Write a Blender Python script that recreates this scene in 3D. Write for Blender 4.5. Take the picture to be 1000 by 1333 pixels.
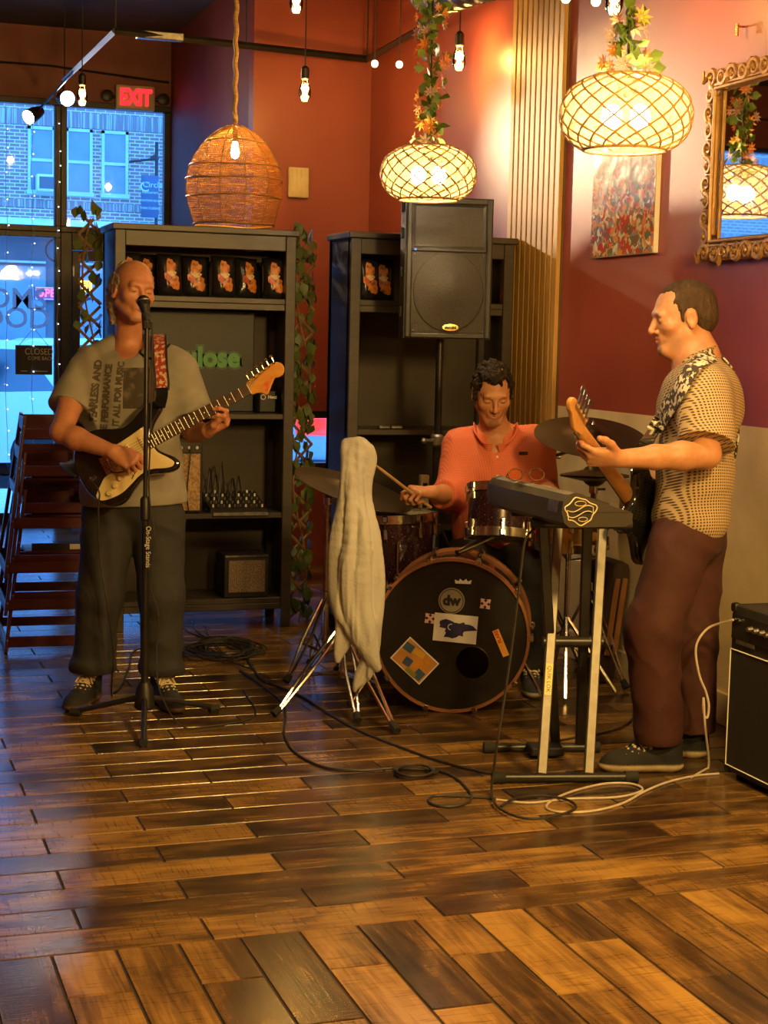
import bpy, bmesh, math, random
import numpy as np
from mathutils import Vector, Matrix, Euler
from mathutils.bvhtree import BVHTree
random.seed(7)
scene = bpy.context.scene
for o in list(bpy.data.objects):
    bpy.data.objects.remove(o, do_unlink=True)
COL = scene.collection
PI = math.pi

# ------------------------------------------------------------------ camera
# world axes follow the room: X along the back wall, Y along the right wall
F_PX = 2100.0
PITCH, ROLL, YAW, CAM_H = math.radians(6.1), math.radians(-1.3), math.radians(19.0), 1.47
def cam_rot():
    cy, sy = math.cos(YAW), math.sin(YAW)
    f = Vector((sy*math.cos(PITCH), cy*math.cos(PITCH), -math.sin(PITCH)))
    r = Vector((cy, -sy, 0)); d = f.cross(r)
    c, s = math.cos(ROLL), math.sin(ROLL)
    return c*r + s*d, -s*r + c*d, f
CR, CD, CF = cam_rot()
CPOS = Vector((0, 0, CAM_H))
cam = bpy.data.objects.new('camera', bpy.data.cameras.new('camera'))
COL.objects.link(cam)
cam.data.sensor_fit = 'VERTICAL'; cam.data.sensor_height = 24.0
cam.data.lens = F_PX/1333*24.0
cam.data.clip_end = 200
cam.matrix_world = Matrix(((CR.x, -CD.x, -CF.x, 0), (CR.y, -CD.y, -CF.y, 0), (CR.z, -CD.z, -CF.z, CAM_H), (0, 0, 0, 1)))
scene.camera = cam
def ray(x, y): return CR*((x-500)/F_PX) + CD*((y-666.5)/F_PX) + CF
def G(x, y, z=0.0):            # point on the horizontal plane z
    d = ray(x, y); return CPOS + d*((z-CAM_H)/d.z)
def WX(x, y, X):               # point on the plane x = X
    d = ray(x, y); return CPOS + d*(X/d.x)
def WY(x, y, Y):
    d = ray(x, y); return CPOS + d*(Y/d.y)
def AT(x, y, D): return CPOS + ray(x, y)*D

# ------------------------------------------------------------------ world, light, exposure
world = bpy.data.worlds.new('dusk'); scene.world = world; world.use_nodes = True
wbg = world.node_tree.nodes['Background']
wbg.inputs['Color'].default_value = (0.07, 0.33, 1.0, 1); wbg.inputs['Strength'].default_value = 3.1
scene.view_settings.view_transform = 'Standard'; scene.view_settings.look = 'None'
scene.view_settings.exposure = 1.05; scene.view_settings.gamma = 1.0
scene.view_settings.use_curve_mapping = False
WARM = (1.0, 0.63, 0.18)
def point_light(name, loc, w, color=WARM, r=0.05):
    l = bpy.data.lights.new(name, 'POINT'); l.energy = w; l.color = color; l.shadow_soft_size = r
    o = bpy.data.objects.new(name, l); o.location = loc; COL.objects.link(o); return o
def spot_light(name, loc, to, w, color=WARM, r=0.03, ang=70, blend=.5):
    l = bpy.data.lights.new(name, 'SPOT'); l.energy = w; l.color = color; l.shadow_soft_size = r
    l.spot_size = math.radians(ang); l.spot_blend = blend
    o = bpy.data.objects.new(name, l); o.location = loc
    o.rotation_euler = (Vector(to)-Vector(loc)).to_track_quat('-Z', 'Y').to_euler(); COL.objects.link(o); return o
# lamps of the place outside the frame: the row of pendants runs on towards the camera at the same
# height and spacing (2.02 m), and the string of filament bulbs runs on overhead
point_light('pendant_row_offscreen', (2.36, 2.69, 2.2), 120, r=0.15)
point_light('pendant_row_offscreen', (2.27, 0.67, 2.2), 120, r=0.15)
point_light('filament_string_offscreen', (1.1, 3.4, 3.1), 36, r=0.2)

# ------------------------------------------------------------------ materials
def mat(name, base=(.5, .5, .5), rough=.5, metal=0.0, c2=None, scale=8.0, stretch=None, bump=0.0, bscale=60.0,
        emit=None, estr=1.0, spec=.5, coat=0.0, detail=4.0, contrast=(.35, .65), coord='Object', trans=0.0, sss=0.0, attr=None, bdist=.01):
    m = bpy.data.materials.new(name); m.use_nodes = True
    nt = m.node_tree; N = nt.nodes; L = nt.links
    b = N['Principled BSDF']
    b.inputs['Base Color'].default_value = (*base, 1); b.inputs['Roughness'].default_value = rough
    b.inputs['Metallic'].default_value = metal; b.inputs['Specular IOR Level'].default_value = spec
    b.inputs['Coat Weight'].default_value = coat
    if trans: b.inputs['Transmission Weight'].default_value = trans
    if sss:
        b.inputs['Subsurface Weight'].default_value = sss; b.inputs['Subsurface Radius'].default_value = (.01, .004, .002)
    if emit:
        b.inputs['Emission Color'].default_value = (*emit, 1); b.inputs['Emission Strength'].default_value = estr
    tc = N.new('ShaderNodeTexCoord'); mp = N.new('ShaderNodeMapping')
    L.new(tc.outputs[coord], mp.inputs['Vector'])
    if stretch: mp.inputs['Scale'].default_value = stretch
    if c2 is not None or attr:
        src = None
        if attr:
            a = N.new('ShaderNodeAttribute'); a.attribute_name = attr; src = a.outputs['Color']
        if c2 is not None:
            nz = N.new('ShaderNodeTexNoise'); nz.inputs['Scale'].default_value = scale; nz.inputs['Detail'].default_value = detail
            L.new(mp.outputs[0], nz.inputs['Vector'])
            mr = N.new('ShaderNodeMapRange'); mr.inputs[1].default_value, mr.inputs[2].default_value = contrast
            L.new(nz.outputs['Fac'], mr.inputs[0])
            mx = N.new('ShaderNodeMix'); mx.data_type = 'RGBA'
            L.new(mr.outputs[0], mx.inputs[0])
            if src:
                mm = N.new('ShaderNodeMix'); mm.data_type = 'RGBA'; mm.blend_type = 'MULTIPLY'; mm.inputs[0].default_value = 1
                L.new(src, mm.inputs[6]); mm.inputs[7].default_value = (*c2, 1)
                L.new(src, mx.inputs[6]); L.new(mm.outputs[2], mx.inputs[7])
            else:
                mx.inputs[6].default_value = (*base, 1); mx.inputs[7].default_value = (*c2, 1)
            L.new(mx.outputs[2], b.inputs['Base Color'])
        else:
            L.new(src, b.inputs['Base Color'])
    if bump:
        n2 = N.new('ShaderNodeTexNoise'); n2.inputs['Scale'].default_value = bscale; n2.inputs['Detail'].default_value = 3
        L.new(mp.outputs[0], n2.inputs['Vector'])
        bp = N.new('ShaderNodeBump'); bp.inputs['Strength'].default_value = bump; bp.inputs['Distance'].default_value = bdist
        L.new(n2.outputs['Fac'], bp.inputs['Height']); L.new(bp.outputs[0], b.inputs['Normal'])
    return m
def glow(name, color, s): 
    m = bpy.data.materials.new(name); m.use_nodes = True; N = m.node_tree.nodes; L = m.node_tree.links
    N.remove(N['Principled BSDF']); e = N.new('ShaderNodeEmission'); e.inputs[0].default_value = (*color, 1); e.inputs[1].default_value = s
    L.new(e.outputs[0], N['Material Output'].inputs[0]); return m
def clear(name, tint=(1, 1, 1), gloss=.12, rough=.02):
    m = bpy.data.materials.new(name); m.use_nodes = True; N = m.node_tree.nodes; L = m.node_tree.links
    N.remove(N['Principled BSDF']); t = N.new('ShaderNodeBsdfTransparent'); t.inputs[0].default_value = (*tint, 1)
    g = N.new('ShaderNodeBsdfGlossy'); g.inputs['Roughness'].default_value = rough
    mx = N.new('ShaderNodeMixShader'); fr = N.new('ShaderNodeFresnel'); fr.inputs[0].default_value = 1.45
    L.new(fr.outputs[0], mx.inputs[0]); L.new(t.outputs[0], mx.inputs[1]); L.new(g.outputs[0], mx.inputs[2])
    L.new(mx.outputs[0], N['Material Output'].inputs[0]); return m
M = {}
M['black'] = mat('black_plastic', (.012, .011, .010), .45, bump=.1, bscale=300)
M['blackmetal'] = mat('black_metal', (.018, .016, .014), .35, .3, c2=(.03, .026, .022), scale=20)
M['rubber'] = mat('rubber', (.012, .012, .012), .8, c2=(.02, .018, .016), scale=30)
M['chrome'] = mat('chrome', (.75, .72, .66), .16, 1.0, c2=(.5, .46, .4), scale=18, bump=.05, bscale=60)
M['steel'] = mat('steel', (.34, .32, .29), .4, .9, c2=(.2, .19, .17), scale=30)
M['brass'] = mat('brass', (.75, .5, .16), .25, 1.0, c2=(.5, .3, .1), scale=20)
M['cable'] = mat('cable', (.02, .017, .015), .5, c2=(.035, .03, .025), scale=40)
M['whitecable'] = mat('pale_cable', (.62, .52, .42), .5, c2=(.5, .42, .33), scale=40)
M['white'] = mat('white_plastic', (.75, .72, .65), .4, c2=(.68, .64, .56), scale=12)
M['paper'] = mat('paper', (.8, .77, .7), .6, c2=(.72, .68, .6), scale=20)
M['cream'] = mat('cream', (.72, .62, .38), .4, c2=(.62, .52, .3), scale=12)
M['bulbglow'] = glow('bulb_glow', (1.0, .62, .2), 34)
M['filament'] = glow('filament', (1.0, .72, .35), 60)
M['whiteglow'] = glow('lamp_white', (1.0, .92, .8), 60)
M['fairy'] = glow('fairy_light', (.75, .88, 1.0), 4)
M['glass'] = clear('window_glass')
M['bulbglass'] = clear('bulb_glass', (1.0, .85, .6))

# ------------------------------------------------------------------ mesh helpers
def ident(): return Matrix.Identity(4)
def frame(o, x=None, y=None, z=None):
    """4x4 from origin and axes (missing axis by cross product)"""
    x = Vector(x).normalized() if x is not None else None
    y = Vector(y).normalized() if y is not None else None
    z = Vector(z).normalized() if z is not None else None
    if x is None: x = y.cross(z).normalized()
    if y is None: y = z.cross(x).normalized()
    if z is None: z = x.cross(y).normalized()
    return Matrix(((x.x, y.x, z.x, o[0]), (x.y, y.y, z.y, o[1]), (x.z, y.z, z.z, o[2]), (0, 0, 0, 1)))
def rotz(a): return Matrix.Rotation(a, 4, 'Z')
def T(x, y, z): return Matrix.Translation((x, y, z))
def along(p0, p1):
    z = (Vector(p1)-Vector(p0)).normalized()
    a = Vector((0, 0, 1)) if abs(z.z) < .9 else Vector((1, 0, 0))
    x = a.cross(z).normalized()
    return frame(p0, x=x, z=z)
class MB:
    def __init__(s, M=None): s.v = []; s.f = []; s.M = M or ident()
    def add(s, vs, fs, M=None):
        A = s.M @ M if M is not None else s.M
        n = len(s.v); s.v += [tuple(A @ Vector(p)) for p in vs]; s.f += [tuple(i+n for i in f) for f in fs]; return s
    def box(s, c, d, M=None, ch=0.0):
        x, y, z = d[0]/2, d[1]/2, d[2]/2
        if not ch:
            vs = [(c[0]+i*x, c[1]+j*y, c[2]+k*z) for k in (-1, 1) for j in (-1, 1) for i in (-1, 1)]
            return s.add(vs, [(0, 2, 3, 1), (4, 5, 7, 6), (0, 1, 5, 4), (2, 6, 7, 3), (0, 4, 6, 2), (1, 3, 7, 5)], M)
        bm = bmesh.new(); bmesh.ops.create_cube(bm, size=1)
        bmesh.ops.scale(bm, vec=d, verts=bm.verts)
        bmesh.ops.bevel(bm, geom=bm.edges[:], offset=min(ch, min(d)*.49), segments=2 if ch > .006 else 1, affect='EDGES', profile=.5)
        bm.verts.index_update()
        vs = [(v.co.x+c[0], v.co.y+c[1], v.co.z+c[2]) for v in bm.verts]; fs = [tuple(v.index for v in f.verts) for f in bm.faces]
        bm.free(); return s.add(vs, fs, M)
    def b2(s, a, b, M=None, ch=0.0):
        return s.box([(a[i]+b[i])/2 for i in range(3)], [abs(b[i]-a[i]) for i in range(3)], M, ch)
    def lathe(s, prof, n=24, M=None, a0=0, a1=2*PI, caps=True):
        full = abs(a1-a0-2*PI) < 1e-6; m = n if full else n+1
        vs = []; fs = []
        for (r, z) in prof:
            for i in range(m):
                a = a0+(a1-a0)*i/n; vs.append((r*math.cos(a), r*math.sin(a), z))
        for j in range(len(prof)-1):
            for i in range(n):
                i2 = (i+1) % m; fs.append((j*m+i, j*m+i2, (j+1)*m+i2, (j+1)*m+i))
        if full and caps:
            if prof[0][0] > 1e-5: fs.append(tuple(range(m-1, -1, -1)))
            if prof[-1][0] > 1e-5: fs.append(tuple((len(prof)-1)*m+i for i in range(m)))
        return s.add(vs, fs, M)
    def cyl(s, p0, p1, r0, r1=None, n=12):
        r1 = r0 if r1 is None else r1
        L = (Vector(p1)-Vector(p0)).length
        return s.lathe([(r0, 0), (r1, L)], n, along(p0, p1))
    def sph(s, c, r, n=12, M=None, sc=(1, 1, 1)):
        k = max(4, n//2); prof = [(max(1e-6, r*math.sin(PI*i/k)), -r*math.cos(PI*i/k)) for i in range(k+1)]
        A = T(*c) @ Matrix.Diagonal((*sc, 1)); A = M @ A if M is not None else A
        prof[0] = (1e-6, -r); prof[-1] = (1e-6, r)
        return s.lathe(prof, n, A)
    def tube(s, pts, r, n=8, closed=False, M=None, flat=None, up=None):
        P = [Vector(p) for p in pts]; k = len(P); vs = []; fs = []
        rr = r if isinstance(r, (list, tuple)) else [r]*k
        prev = None
        for i, p in enumerate(P):
            a = P[i-1] if (i > 0 or closed) else p; b = P[(i+1) % k] if (i < k-1 or closed) else p
            t = (b-a).normalized() if (b-a).length > 1e-9 else Vector((0, 0, 1))
            if up is not None: x = Vector(up).cross(t)
            elif prev is None: x = (Vector((0, 0, 1)) if abs(t.z) < .9 else Vector((1, 0, 0))).cross(t)
            else: x = prev - t*prev.dot(t)
            if x.length < 1e-6: x = Vector((1, 0, 0)).cross(t)
            x.normalize(); prev = x; y = t.cross(x)
            for j in range(n):
                an = 2*PI*j/n; fx, fy = (1, 1) if flat is None else flat
                vs.append(p + x*(rr[i]*fx*math.cos(an)) + y*(rr[i]*fy*math.sin(an)))
        for i in range(k if closed else k-1):
            for j in range(n):
                j2 = (j+1) % n; i2 = (i+1) % k
                fs.append((i*n+j, i*n+j2, i2*n+j2, i2*n+j))
        if not closed:
            fs.append(tuple(range(n-1, -1, -1))); fs.append(tuple((k-1)*n+j for j in range(n)))
        return s.add(vs, fs, M)
    def prism(s, poly, z0, z1, M=None):
        n = len(poly); vs = [(p[0], p[1], z0) for p in poly]+[(p[0], p[1], z1) for p in poly]
        fs = [tuple(range(n-1, -1, -1)), tuple(range(n, 2*n))]+[(i, (i+1) % n, n+(i+1) % n, n+i) for i in range(n)]
        return s.add(vs, fs, M)
    def build(s, name, m, parent=None, base=None, smooth=35, origin=True):
        me = bpy.data.meshes.new(name)
        if parent is not None: off = ORG[parent]
        elif base is not None: off = Vector(base)
        else:
            A = np.array(s.v); lo = A.min(0); hi = A.max(0); off = Vector(((lo[0]+hi[0])/2, (lo[1]+hi[1])/2, lo[2]))
        me.from_pydata([(p[0]-off.x, p[1]-off.y, p[2]-off.z) for p in s.v], [], s.f); me.validate(); me.update()
        if smooth:
            me.polygons.foreach_set('use_smooth', [True]*len(me.polygons)); me.set_sharp_from_angle(angle=math.radians(smooth))
        o = bpy.data.objects.new(name, me); COL.objects.link(o)
        me.materials.append(M[m] if isinstance(m, str) else m)
        if parent is not None: o.parent = parent
        else: o.location = off
        ORG[o] = off.copy(); return o
ORG = {}
def thing(name, label, cat, base, group=None, kind=None):
    o = bpy.data.objects.new(name, None); COL.objects.link(o); o.location = base; ORG[o] = Vector(base)
    o.empty_display_size = .05; return tag(o, label, cat, group, kind)
def tag(o, label=None, cat=None, group=None, kind=None):
    if label: o['label'] = label
    if cat: o['category'] = cat
    if group: o['group'] = group
    if kind: o['kind'] = kind
    return o
def struct(o): o['kind'] = 'structure'; return o
def inst(src, parent, Mx, name=None):
    """linked copy of a mesh object placed with a matrix (world space) under parent"""
    c = src.copy(); COL.objects.link(c)
    if name: c.name = name
    if parent is not None:
        c.parent = parent; c.matrix_local = Matrix.Translation(-ORG[parent]) @ Mx
    else: c.parent = None; c.matrix_world = Mx
    ORG[c] = Mx.to_translation(); return c
def template(mb, name, m, smooth=35):
    """mesh data for pieces copied in a loop"""
    me = bpy.data.meshes.new(name); me.from_pydata(mb.v, [], mb.f); me.validate(); me.update()
    if smooth: me.polygons.foreach_set('use_smooth', [True]*len(me.polygons)); me.set_sharp_from_angle(angle=math.radians(smooth))
    me.materials.append(M[m] if isinstance(m, str) else m); return me
def piece(me, name, parent, Mx):
    o = bpy.data.objects.new(name, me); COL.objects.link(o)
    if parent is not None:
        o.parent = parent; o.matrix_local = Matrix.Translation(-ORG[parent]) @ Mx
    else: o.matrix_world = Mx
    ORG[o] = Mx.to_translation(); return o
def text_mb(txt, size, Mx, extrude=0.0, align='CENTER', bold=0.0, shear=0, width=1.0):
    c = bpy.data.curves.new('txt', 'FONT'); c.body = txt; c.size = size; c.extrude = extrude; c.align_x = align; c.align_y = 'CENTER'
    c.offset = bold; c.shear = shear; c.resolution_u = 3
    o = bpy.data.objects.new('txt', c); COL.objects.link(o)
    dg = bpy.context.evaluated_depsgraph_get(); me = bpy.data.meshes.new_from_object(o.evaluated_get(dg))
    mb = MB(); mb.add([(v.co.x*width, v.co.y, v.co.z) for v in me.vertices], [tuple(p.vertices) for p in me.polygons], Mx)
    bpy.data.objects.remove(o, do_unlink=True); bpy.data.curves.remove(c); bpy.data.meshes.remove(me); return mb
def bez(pts, n=10, closed=False):
    """Catmull-Rom through points"""
    P = [Vector(p) for p in pts]; k = len(P); out = []
    for i in range(k if closed else k-1):
        p0 = P[i-1] if (i > 0 or closed) else P[i]*2-P[i+1]; p1 = P[i]; p2 = P[(i+1) % k]
        p3 = P[(i+2) % k] if (i+2 < k or closed) else p2*2-p1
        for j in range(n):
            t = j/n; out.append(.5*((2*p1)+(p2-p0)*t+(2*p0-5*p1+4*p2-p3)*t*t+(3*p1-p0-3*p2+p3)*t**3))
    if not closed: out.append(P[-1])
    return out
# ================================================================== room
XR, YB, XT, YS, ZC = 3.292, 10.0, 2.52, 12.6, 3.75
XL, YF = -3.6, -2.6
# ---- floor of wood-look tiles
def wood_floor_mat(name, island):
    m = bpy.data.materials.new(name); m.use_nodes = True; N = m.node_tree.nodes; L = m.node_tree.links
    b = N['Principled BSDF']; tc = N.new('ShaderNodeTexCoord'); oi = N.new('ShaderNodeObjectInfo'); ge = N.new('ShaderNodeNewGeometry')
    rnd = ge.outputs['Random Per Island'] if island else oi.outputs['Random']
    wn = N.new('ShaderNodeTexWhiteNoise'); wn.noise_dimensions = '1D'; L.new(rnd, wn.inputs['W'])
    sc = N.new('ShaderNodeVectorMath'); sc.operation = 'SCALE'; sc.inputs['Scale'].default_value = 20; L.new(wn.outputs['Color'], sc.inputs[0])
    ad = N.new('ShaderNodeVectorMath'); ad.operation = 'ADD'; L.new(tc.outputs['Object'], ad.inputs[0]); L.new(sc.outputs[0], ad.inputs[1])
    def nz(scale, st, det=4, dist=0.0):
        mp = N.new('ShaderNodeMapping'); mp.inputs['Scale'].default_value = st; L.new(ad.outputs[0], mp.inputs[0])
        n = N.new('ShaderNodeTexNoise'); n.inputs['Scale'].default_value = scale; n.inputs['Detail'].default_value = det; n.inputs['Distortion'].default_value = dist
        L.new(mp.outputs[0], n.inputs['Vector']); return n.outputs['Fac']
    big = nz(3.0, (1, 2.6, 1), 3, .6); grain = nz(26, (.16, 3.0, 1), 6, .8); saw = nz(70, (2.2, .14, 1), 2)
    def mth(op, a, c):
        n = N.new('ShaderNodeMath'); n.operation = op
        for i, q in enumerate((a, c)):
            if isinstance(q, (int, float)): n.inputs[i].default_value = q
            else: L.new(q, n.inputs[i])
        return n.outputs[0]
    t = mth('ADD', mth('MULTIPLY', big, 1.3), mth('MULTIPLY', grain, .55))
    t = mth('ADD', t, mth('MULTIPLY', wn.outputs['Value'], .44)); t = mth('SUBTRACT', t, .61)
    cr = N.new('ShaderNodeValToRGB'); L.new(t, cr.inputs[0]); e = cr.color_ramp.elements
    e[0].position = .12; e[0].color = (.024, .013, .008, 1); e[1].position = .92; e[1].color = (.385, .215, .052, 1)
    for p, c in ((.35, (.064, .033, .013, 1)), (.55, (.15, .078, .024, 1)), (.72, (.255, .136, .036, 1))):
        q = e.new(p); q.color = c
    mx = N.new('ShaderNodeMix'); mx.data_type = 'RGBA'; mx.blend_type = 'MULTIPLY'
    L.new(cr.outputs[0], mx.inputs[6]); mx.inputs[7].default_value = (.45, .36, .3, 1)
    mr = N.new('ShaderNodeMapRange'); mr.inputs[1].default_value = .56; mr.inputs[2].default_value = .72; mr.inputs[4].default_value = .7
    L.new(saw, mr.inputs[0]); L.new(mr.outputs[0], mx.inputs[0]); L.new(mx.outputs[2], b.inputs['Base Color'])
    r = N.new('ShaderNodeMapRange'); r.inputs[3].default_value = .12; r.inputs[4].default_value = .27; L.new(grain, r.inputs[0]); L.new(r.outputs[0], b.inputs['Roughness'])
    bp = N.new('ShaderNodeBump'); bp.inputs['Strength'].default_value = .16; bp.inputs['Distance'].default_value = .003
    L.new(mth('ADD', grain, mth('MULTIPLY', saw, .5)), bp.inputs['Height']); L.new(bp.outputs[0], b.inputs['Normal'])
    b.inputs['Specular IOR Level'].default_value = .75
    return m
M['plank'] = wood_floor_mat('wood_look_tile', False); M['planks_far'] = wood_floor_mat('wood_look_tile_far', True)
M['grout'] = mat('grout', (.03, .018, .010), .8, c2=(.045, .028, .016), scale=40)
floor = MB().b2((XL, YF, -.12), (XR+.1, YS+.1, -.0035)).build('floor', 'grout'); struct(floor)
PW, PL, GAP = .152, .606, .0045
def plank_mb(w, l):
    return MB().add([(-l/2, -w/2, -.006), (l/2, -w/2, -.006), (l/2, w/2, -.006), (-l/2, w/2, -.006),
                     (-l/2+.0022, -w/2+.0022, 0), (l/2-.0022, -w/2+.0022, 0), (l/2-.0022, w/2-.0022, 0), (-l/2+.0022, w/2-.0022, 0)],
                    [(4, 5, 6, 7), (0, 1, 5, 4), (1, 2, 6, 5), (2, 3, 7, 6), (3, 0, 4, 7)])
pl_full = template(plank_mb(PW-GAP, PL-GAP), 'plank', 'plank', 0)
Y0 = 3.739
far = MB(); npl = 0
for r in range(int((YS-Y0)/PW)+1):
    y = Y0+PW*(r+.5); off = .57 if r % 2 else .87
    k0 = int((XL-off)/PL)-1
    for k in range(k0, 12):
        xa, xb = max(off+k*PL, XL), min(off+(k+1)*PL, XR)
        if xb-xa < .05 or y+PW/2 > YS: continue
        vis = xb > y*.082-.05 and y < 9.4 and xa < .66*y+.1
        Mx = T((xa+xb)/2, y, 0)
        if vis and abs(xb-xa-PL) < .01: piece(pl_full, 'plank', floor, Mx); npl += 1
        elif vis: piece(template(plank_mb(PW-GAP, xb-xa-GAP), 'plank', 'plank', 0), 'plank', floor, Mx); npl += 1
        else: far.add(plank_mb(PW-GAP, xb-xa-GAP).v, plank_mb(1, 1).f, Mx)
for c in range(-27, 20):
    x = .478+PW*(c+.5)
    if x+PW/2 > XR or x-PW/2 < XL: continue
    ys = [Y0]; y = 3.48 if c % 2 == 0 else 3.2
    while y > YF: ys.append(y); y -= PL
    ys.append(YF)
    for a, b in zip(ys[1:], ys[:-1]):
        if b-a < .03: continue
        Mx = T(x, (a+b)/2, 0) @ rotz(PI/2)
        vis = b > 2.7 and x > .0 and x < 2.75
        if vis: piece(pl_full if abs(b-a-PL) < .005 else template(plank_mb(PW-GAP, b-a-GAP), 'plank', 'plank', 0), 'plank', floor, Mx); npl += 1
        else: far.add(plank_mb(PW-GAP, b-a-GAP).v, plank_mb(1, 1).f, Mx)
print('planks', npl)
tag(far.build('planks', 'planks_far', floor, smooth=0), kind='stuff')
# ---- walls
M['redwall'] = mat('red_wall_paint', (.34, .070, .044), .40, c2=(.29, .055, .036), scale=2.2, bump=.06, bscale=160)
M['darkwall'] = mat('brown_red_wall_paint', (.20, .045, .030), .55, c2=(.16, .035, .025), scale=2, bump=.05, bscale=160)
M['plaster'] = mat('beige_wainscot', (.80, .65, .40), .5, c2=(.62, .49, .28), scale=3.2, bump=.08, bscale=40, contrast=(.4, .66), detail=6)
M['skirt'] = mat('baseboard_paint', (.76, .62, .38), .45, c2=(.66, .53, .32), scale=6)
M['ceil'] = mat('ceiling_paint', (.035, .028, .024), .8, c2=(.05, .04, .032), scale=3)
M['frame'] = mat('dark_bronze_frame', (.022, .018, .018), .4, .4, c2=(.035, .03, .028), scale=6)
struct(MB().b2((XR, YF, 1.175), (XR+.12, YB+.12, ZC)).build('wall_right', 'redwall'))
struct(MB().b2((XR, YF, -.1), (XR+.12, YB+.12, 1.175)).build('wall_right_lower', 'plaster'))
struct(MB().b2((XR-.014, YF, 0), (XR, 7.0, .13), ch=.004).build('baseboard_right', 'skirt'))
wb = MB()   # back wall with a low window behind the trellis
wb.b2((XT, YB, 1.0), (XR+.12, YB+.12, ZC)).b2((XT, YB, -.1), (XR+.12, YB+.12, .62)).b2((XT, YB, .62), (XT+.12, YB+.12, 1.0)).b2((XR-.05, YB, .62), (XR+.12, YB+.12, 1.0))
struct(wb.build('wall_back', 'redwall'))
struct(MB().b2((XT, YB+.12, -.1), (XT+.12, YS+.1, ZC)).build('wall_return', 'darkwall'))
struct(MB().b2((XL, YS, 3.22), (XT, YS+.15, ZC)).build('wall_storefront', 'darkwall'))
struct(MB().b2((XL-.12, YF, -.1), (XL, YS+.1, ZC)).build('wall_left', 'darkwall'))
struct(MB().b2((XL, YF-.12, -.1), (XR, YF, ZC)).build('wall_front', 'darkwall'))
struct(MB().b2((XL-.12, YF-.12, ZC), (XR+.12, YS+.15, ZC+.1)).build('ceiling', 'ceil'))
# ---- storefront windows and door
def window(n, x0, x1, z0, z1, y=YS, fw=.045, depth=.09):
    o = MB().b2((x0, y, z0), (x1, y+depth, z0+fw), ch=.004).b2((x0, y, z1-fw), (x1, y+depth, z1), ch=.004).b2((x0, y, z0+fw), (x0+fw, y+depth, z1-fw), ch=.004).b2((x1-fw, y, z0+fw), (x1, y+depth, z1-fw), ch=.004).build('window_%d' % n, 'frame')
    struct(o); MB().b2((x0+fw-.005, y+.04, z0+fw-.005), (x1-fw+.005, y+.046, z1-fw+.005)).build('pane', 'glass', o); return o
window(1, -.1, 1.68, 0, 2.23); window(2, -.1, 1.68, 2.23, 3.22); window(3, 1.68, XT, 2.23, 3.22)
window(4, -1.9, -.1, 0, 2.23); window(5, -1.9, -.1, 2.23, 3.22); window(6, XL, -1.9, 0, 2.23); window(7, XL, -1.9, 2.23, 3.22)
window(8, XT+.12, XR-.05, .62, 1.0, y=YB+.01)
door = MB().b2((1.68, YS, 0), (1.765, YS+.09, 2.23), ch=.004).b2((XT-.06, YS, 0), (XT, YS+.09, 2.23), ch=.004).b2((1.765, YS, 2.10), (XT-.06, YS+.09, 2.23), ch=.004).build('door_1', 'frame'); struct(door)
dl = MB().b2((1.77, YS+.02, .01), (1.83, YS+.065, 2.095), ch=.004).b2((XT-.13, YS+.02, .01), (XT-.065, YS+.065, 2.095), ch=.004).b2((1.83, YS+.02, 2.02), (XT-.13, YS+.065, 2.095), ch=.004).b2((1.83, YS+.02, .01), (XT-.13, YS+.065, .26), ch=.004).build('door_leaf', 'frame', door)
MB().b2((1.826, YS+.04, .255), (XT-.126, YS+.046, 2.025)).build('pane', 'glass', dl)
MB().cyl((XT-.10, YS-.04, .8), (XT-.10, YS-.04, 1.3), .012).cyl((XT-.10, YS-.04, .84), (XT-.10, YS+.03, .84), .008).cyl((XT-.10, YS-.04, 1.26), (XT-.10, YS+.03, 1.26), .008).build('door_handle', 'steel', dl)
for zz in (1.9,): MB().b2((1.772, YS+.005, zz), (1.784, YS+.02, zz+.075)).build('hinge', 'steel', door)
struct(MB().b2((XL, YS-.02, 0), (1.66, YS, .08), ch=.005).build('trim_1', 'frame'))
# ---- slatted wood panel on the right wall
M['slat'] = mat('oak_slat', (.58, .33, .085), .5, c2=(.46, .25, .06), scale=9, stretch=(6, 6, .5), bump=.12, bscale=40)
M['slatback'] = mat('slat_backing', (.10, .045, .012), .7, c2=(.14, .07, .02), scale=10)
sp = thing('slat_panel', 'tall panel of vertical golden wooden slats on the red wall', 'wall panel', (XR, 7.33, 0))
MB().b2((XR-.012, 7.04, 0), (XR-.0005, 7.655, ZC)).build('backing', 'slatback', sp)
sl = template(MB().b2((-.032, -.0245, 0), (-.010, .0245, ZC-.002), ch=.003), 'slat', 'slat')
for i in range(10): piece(sl, 'slat', sp, T(XR, 7.068+i*.0622, 0))
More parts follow.
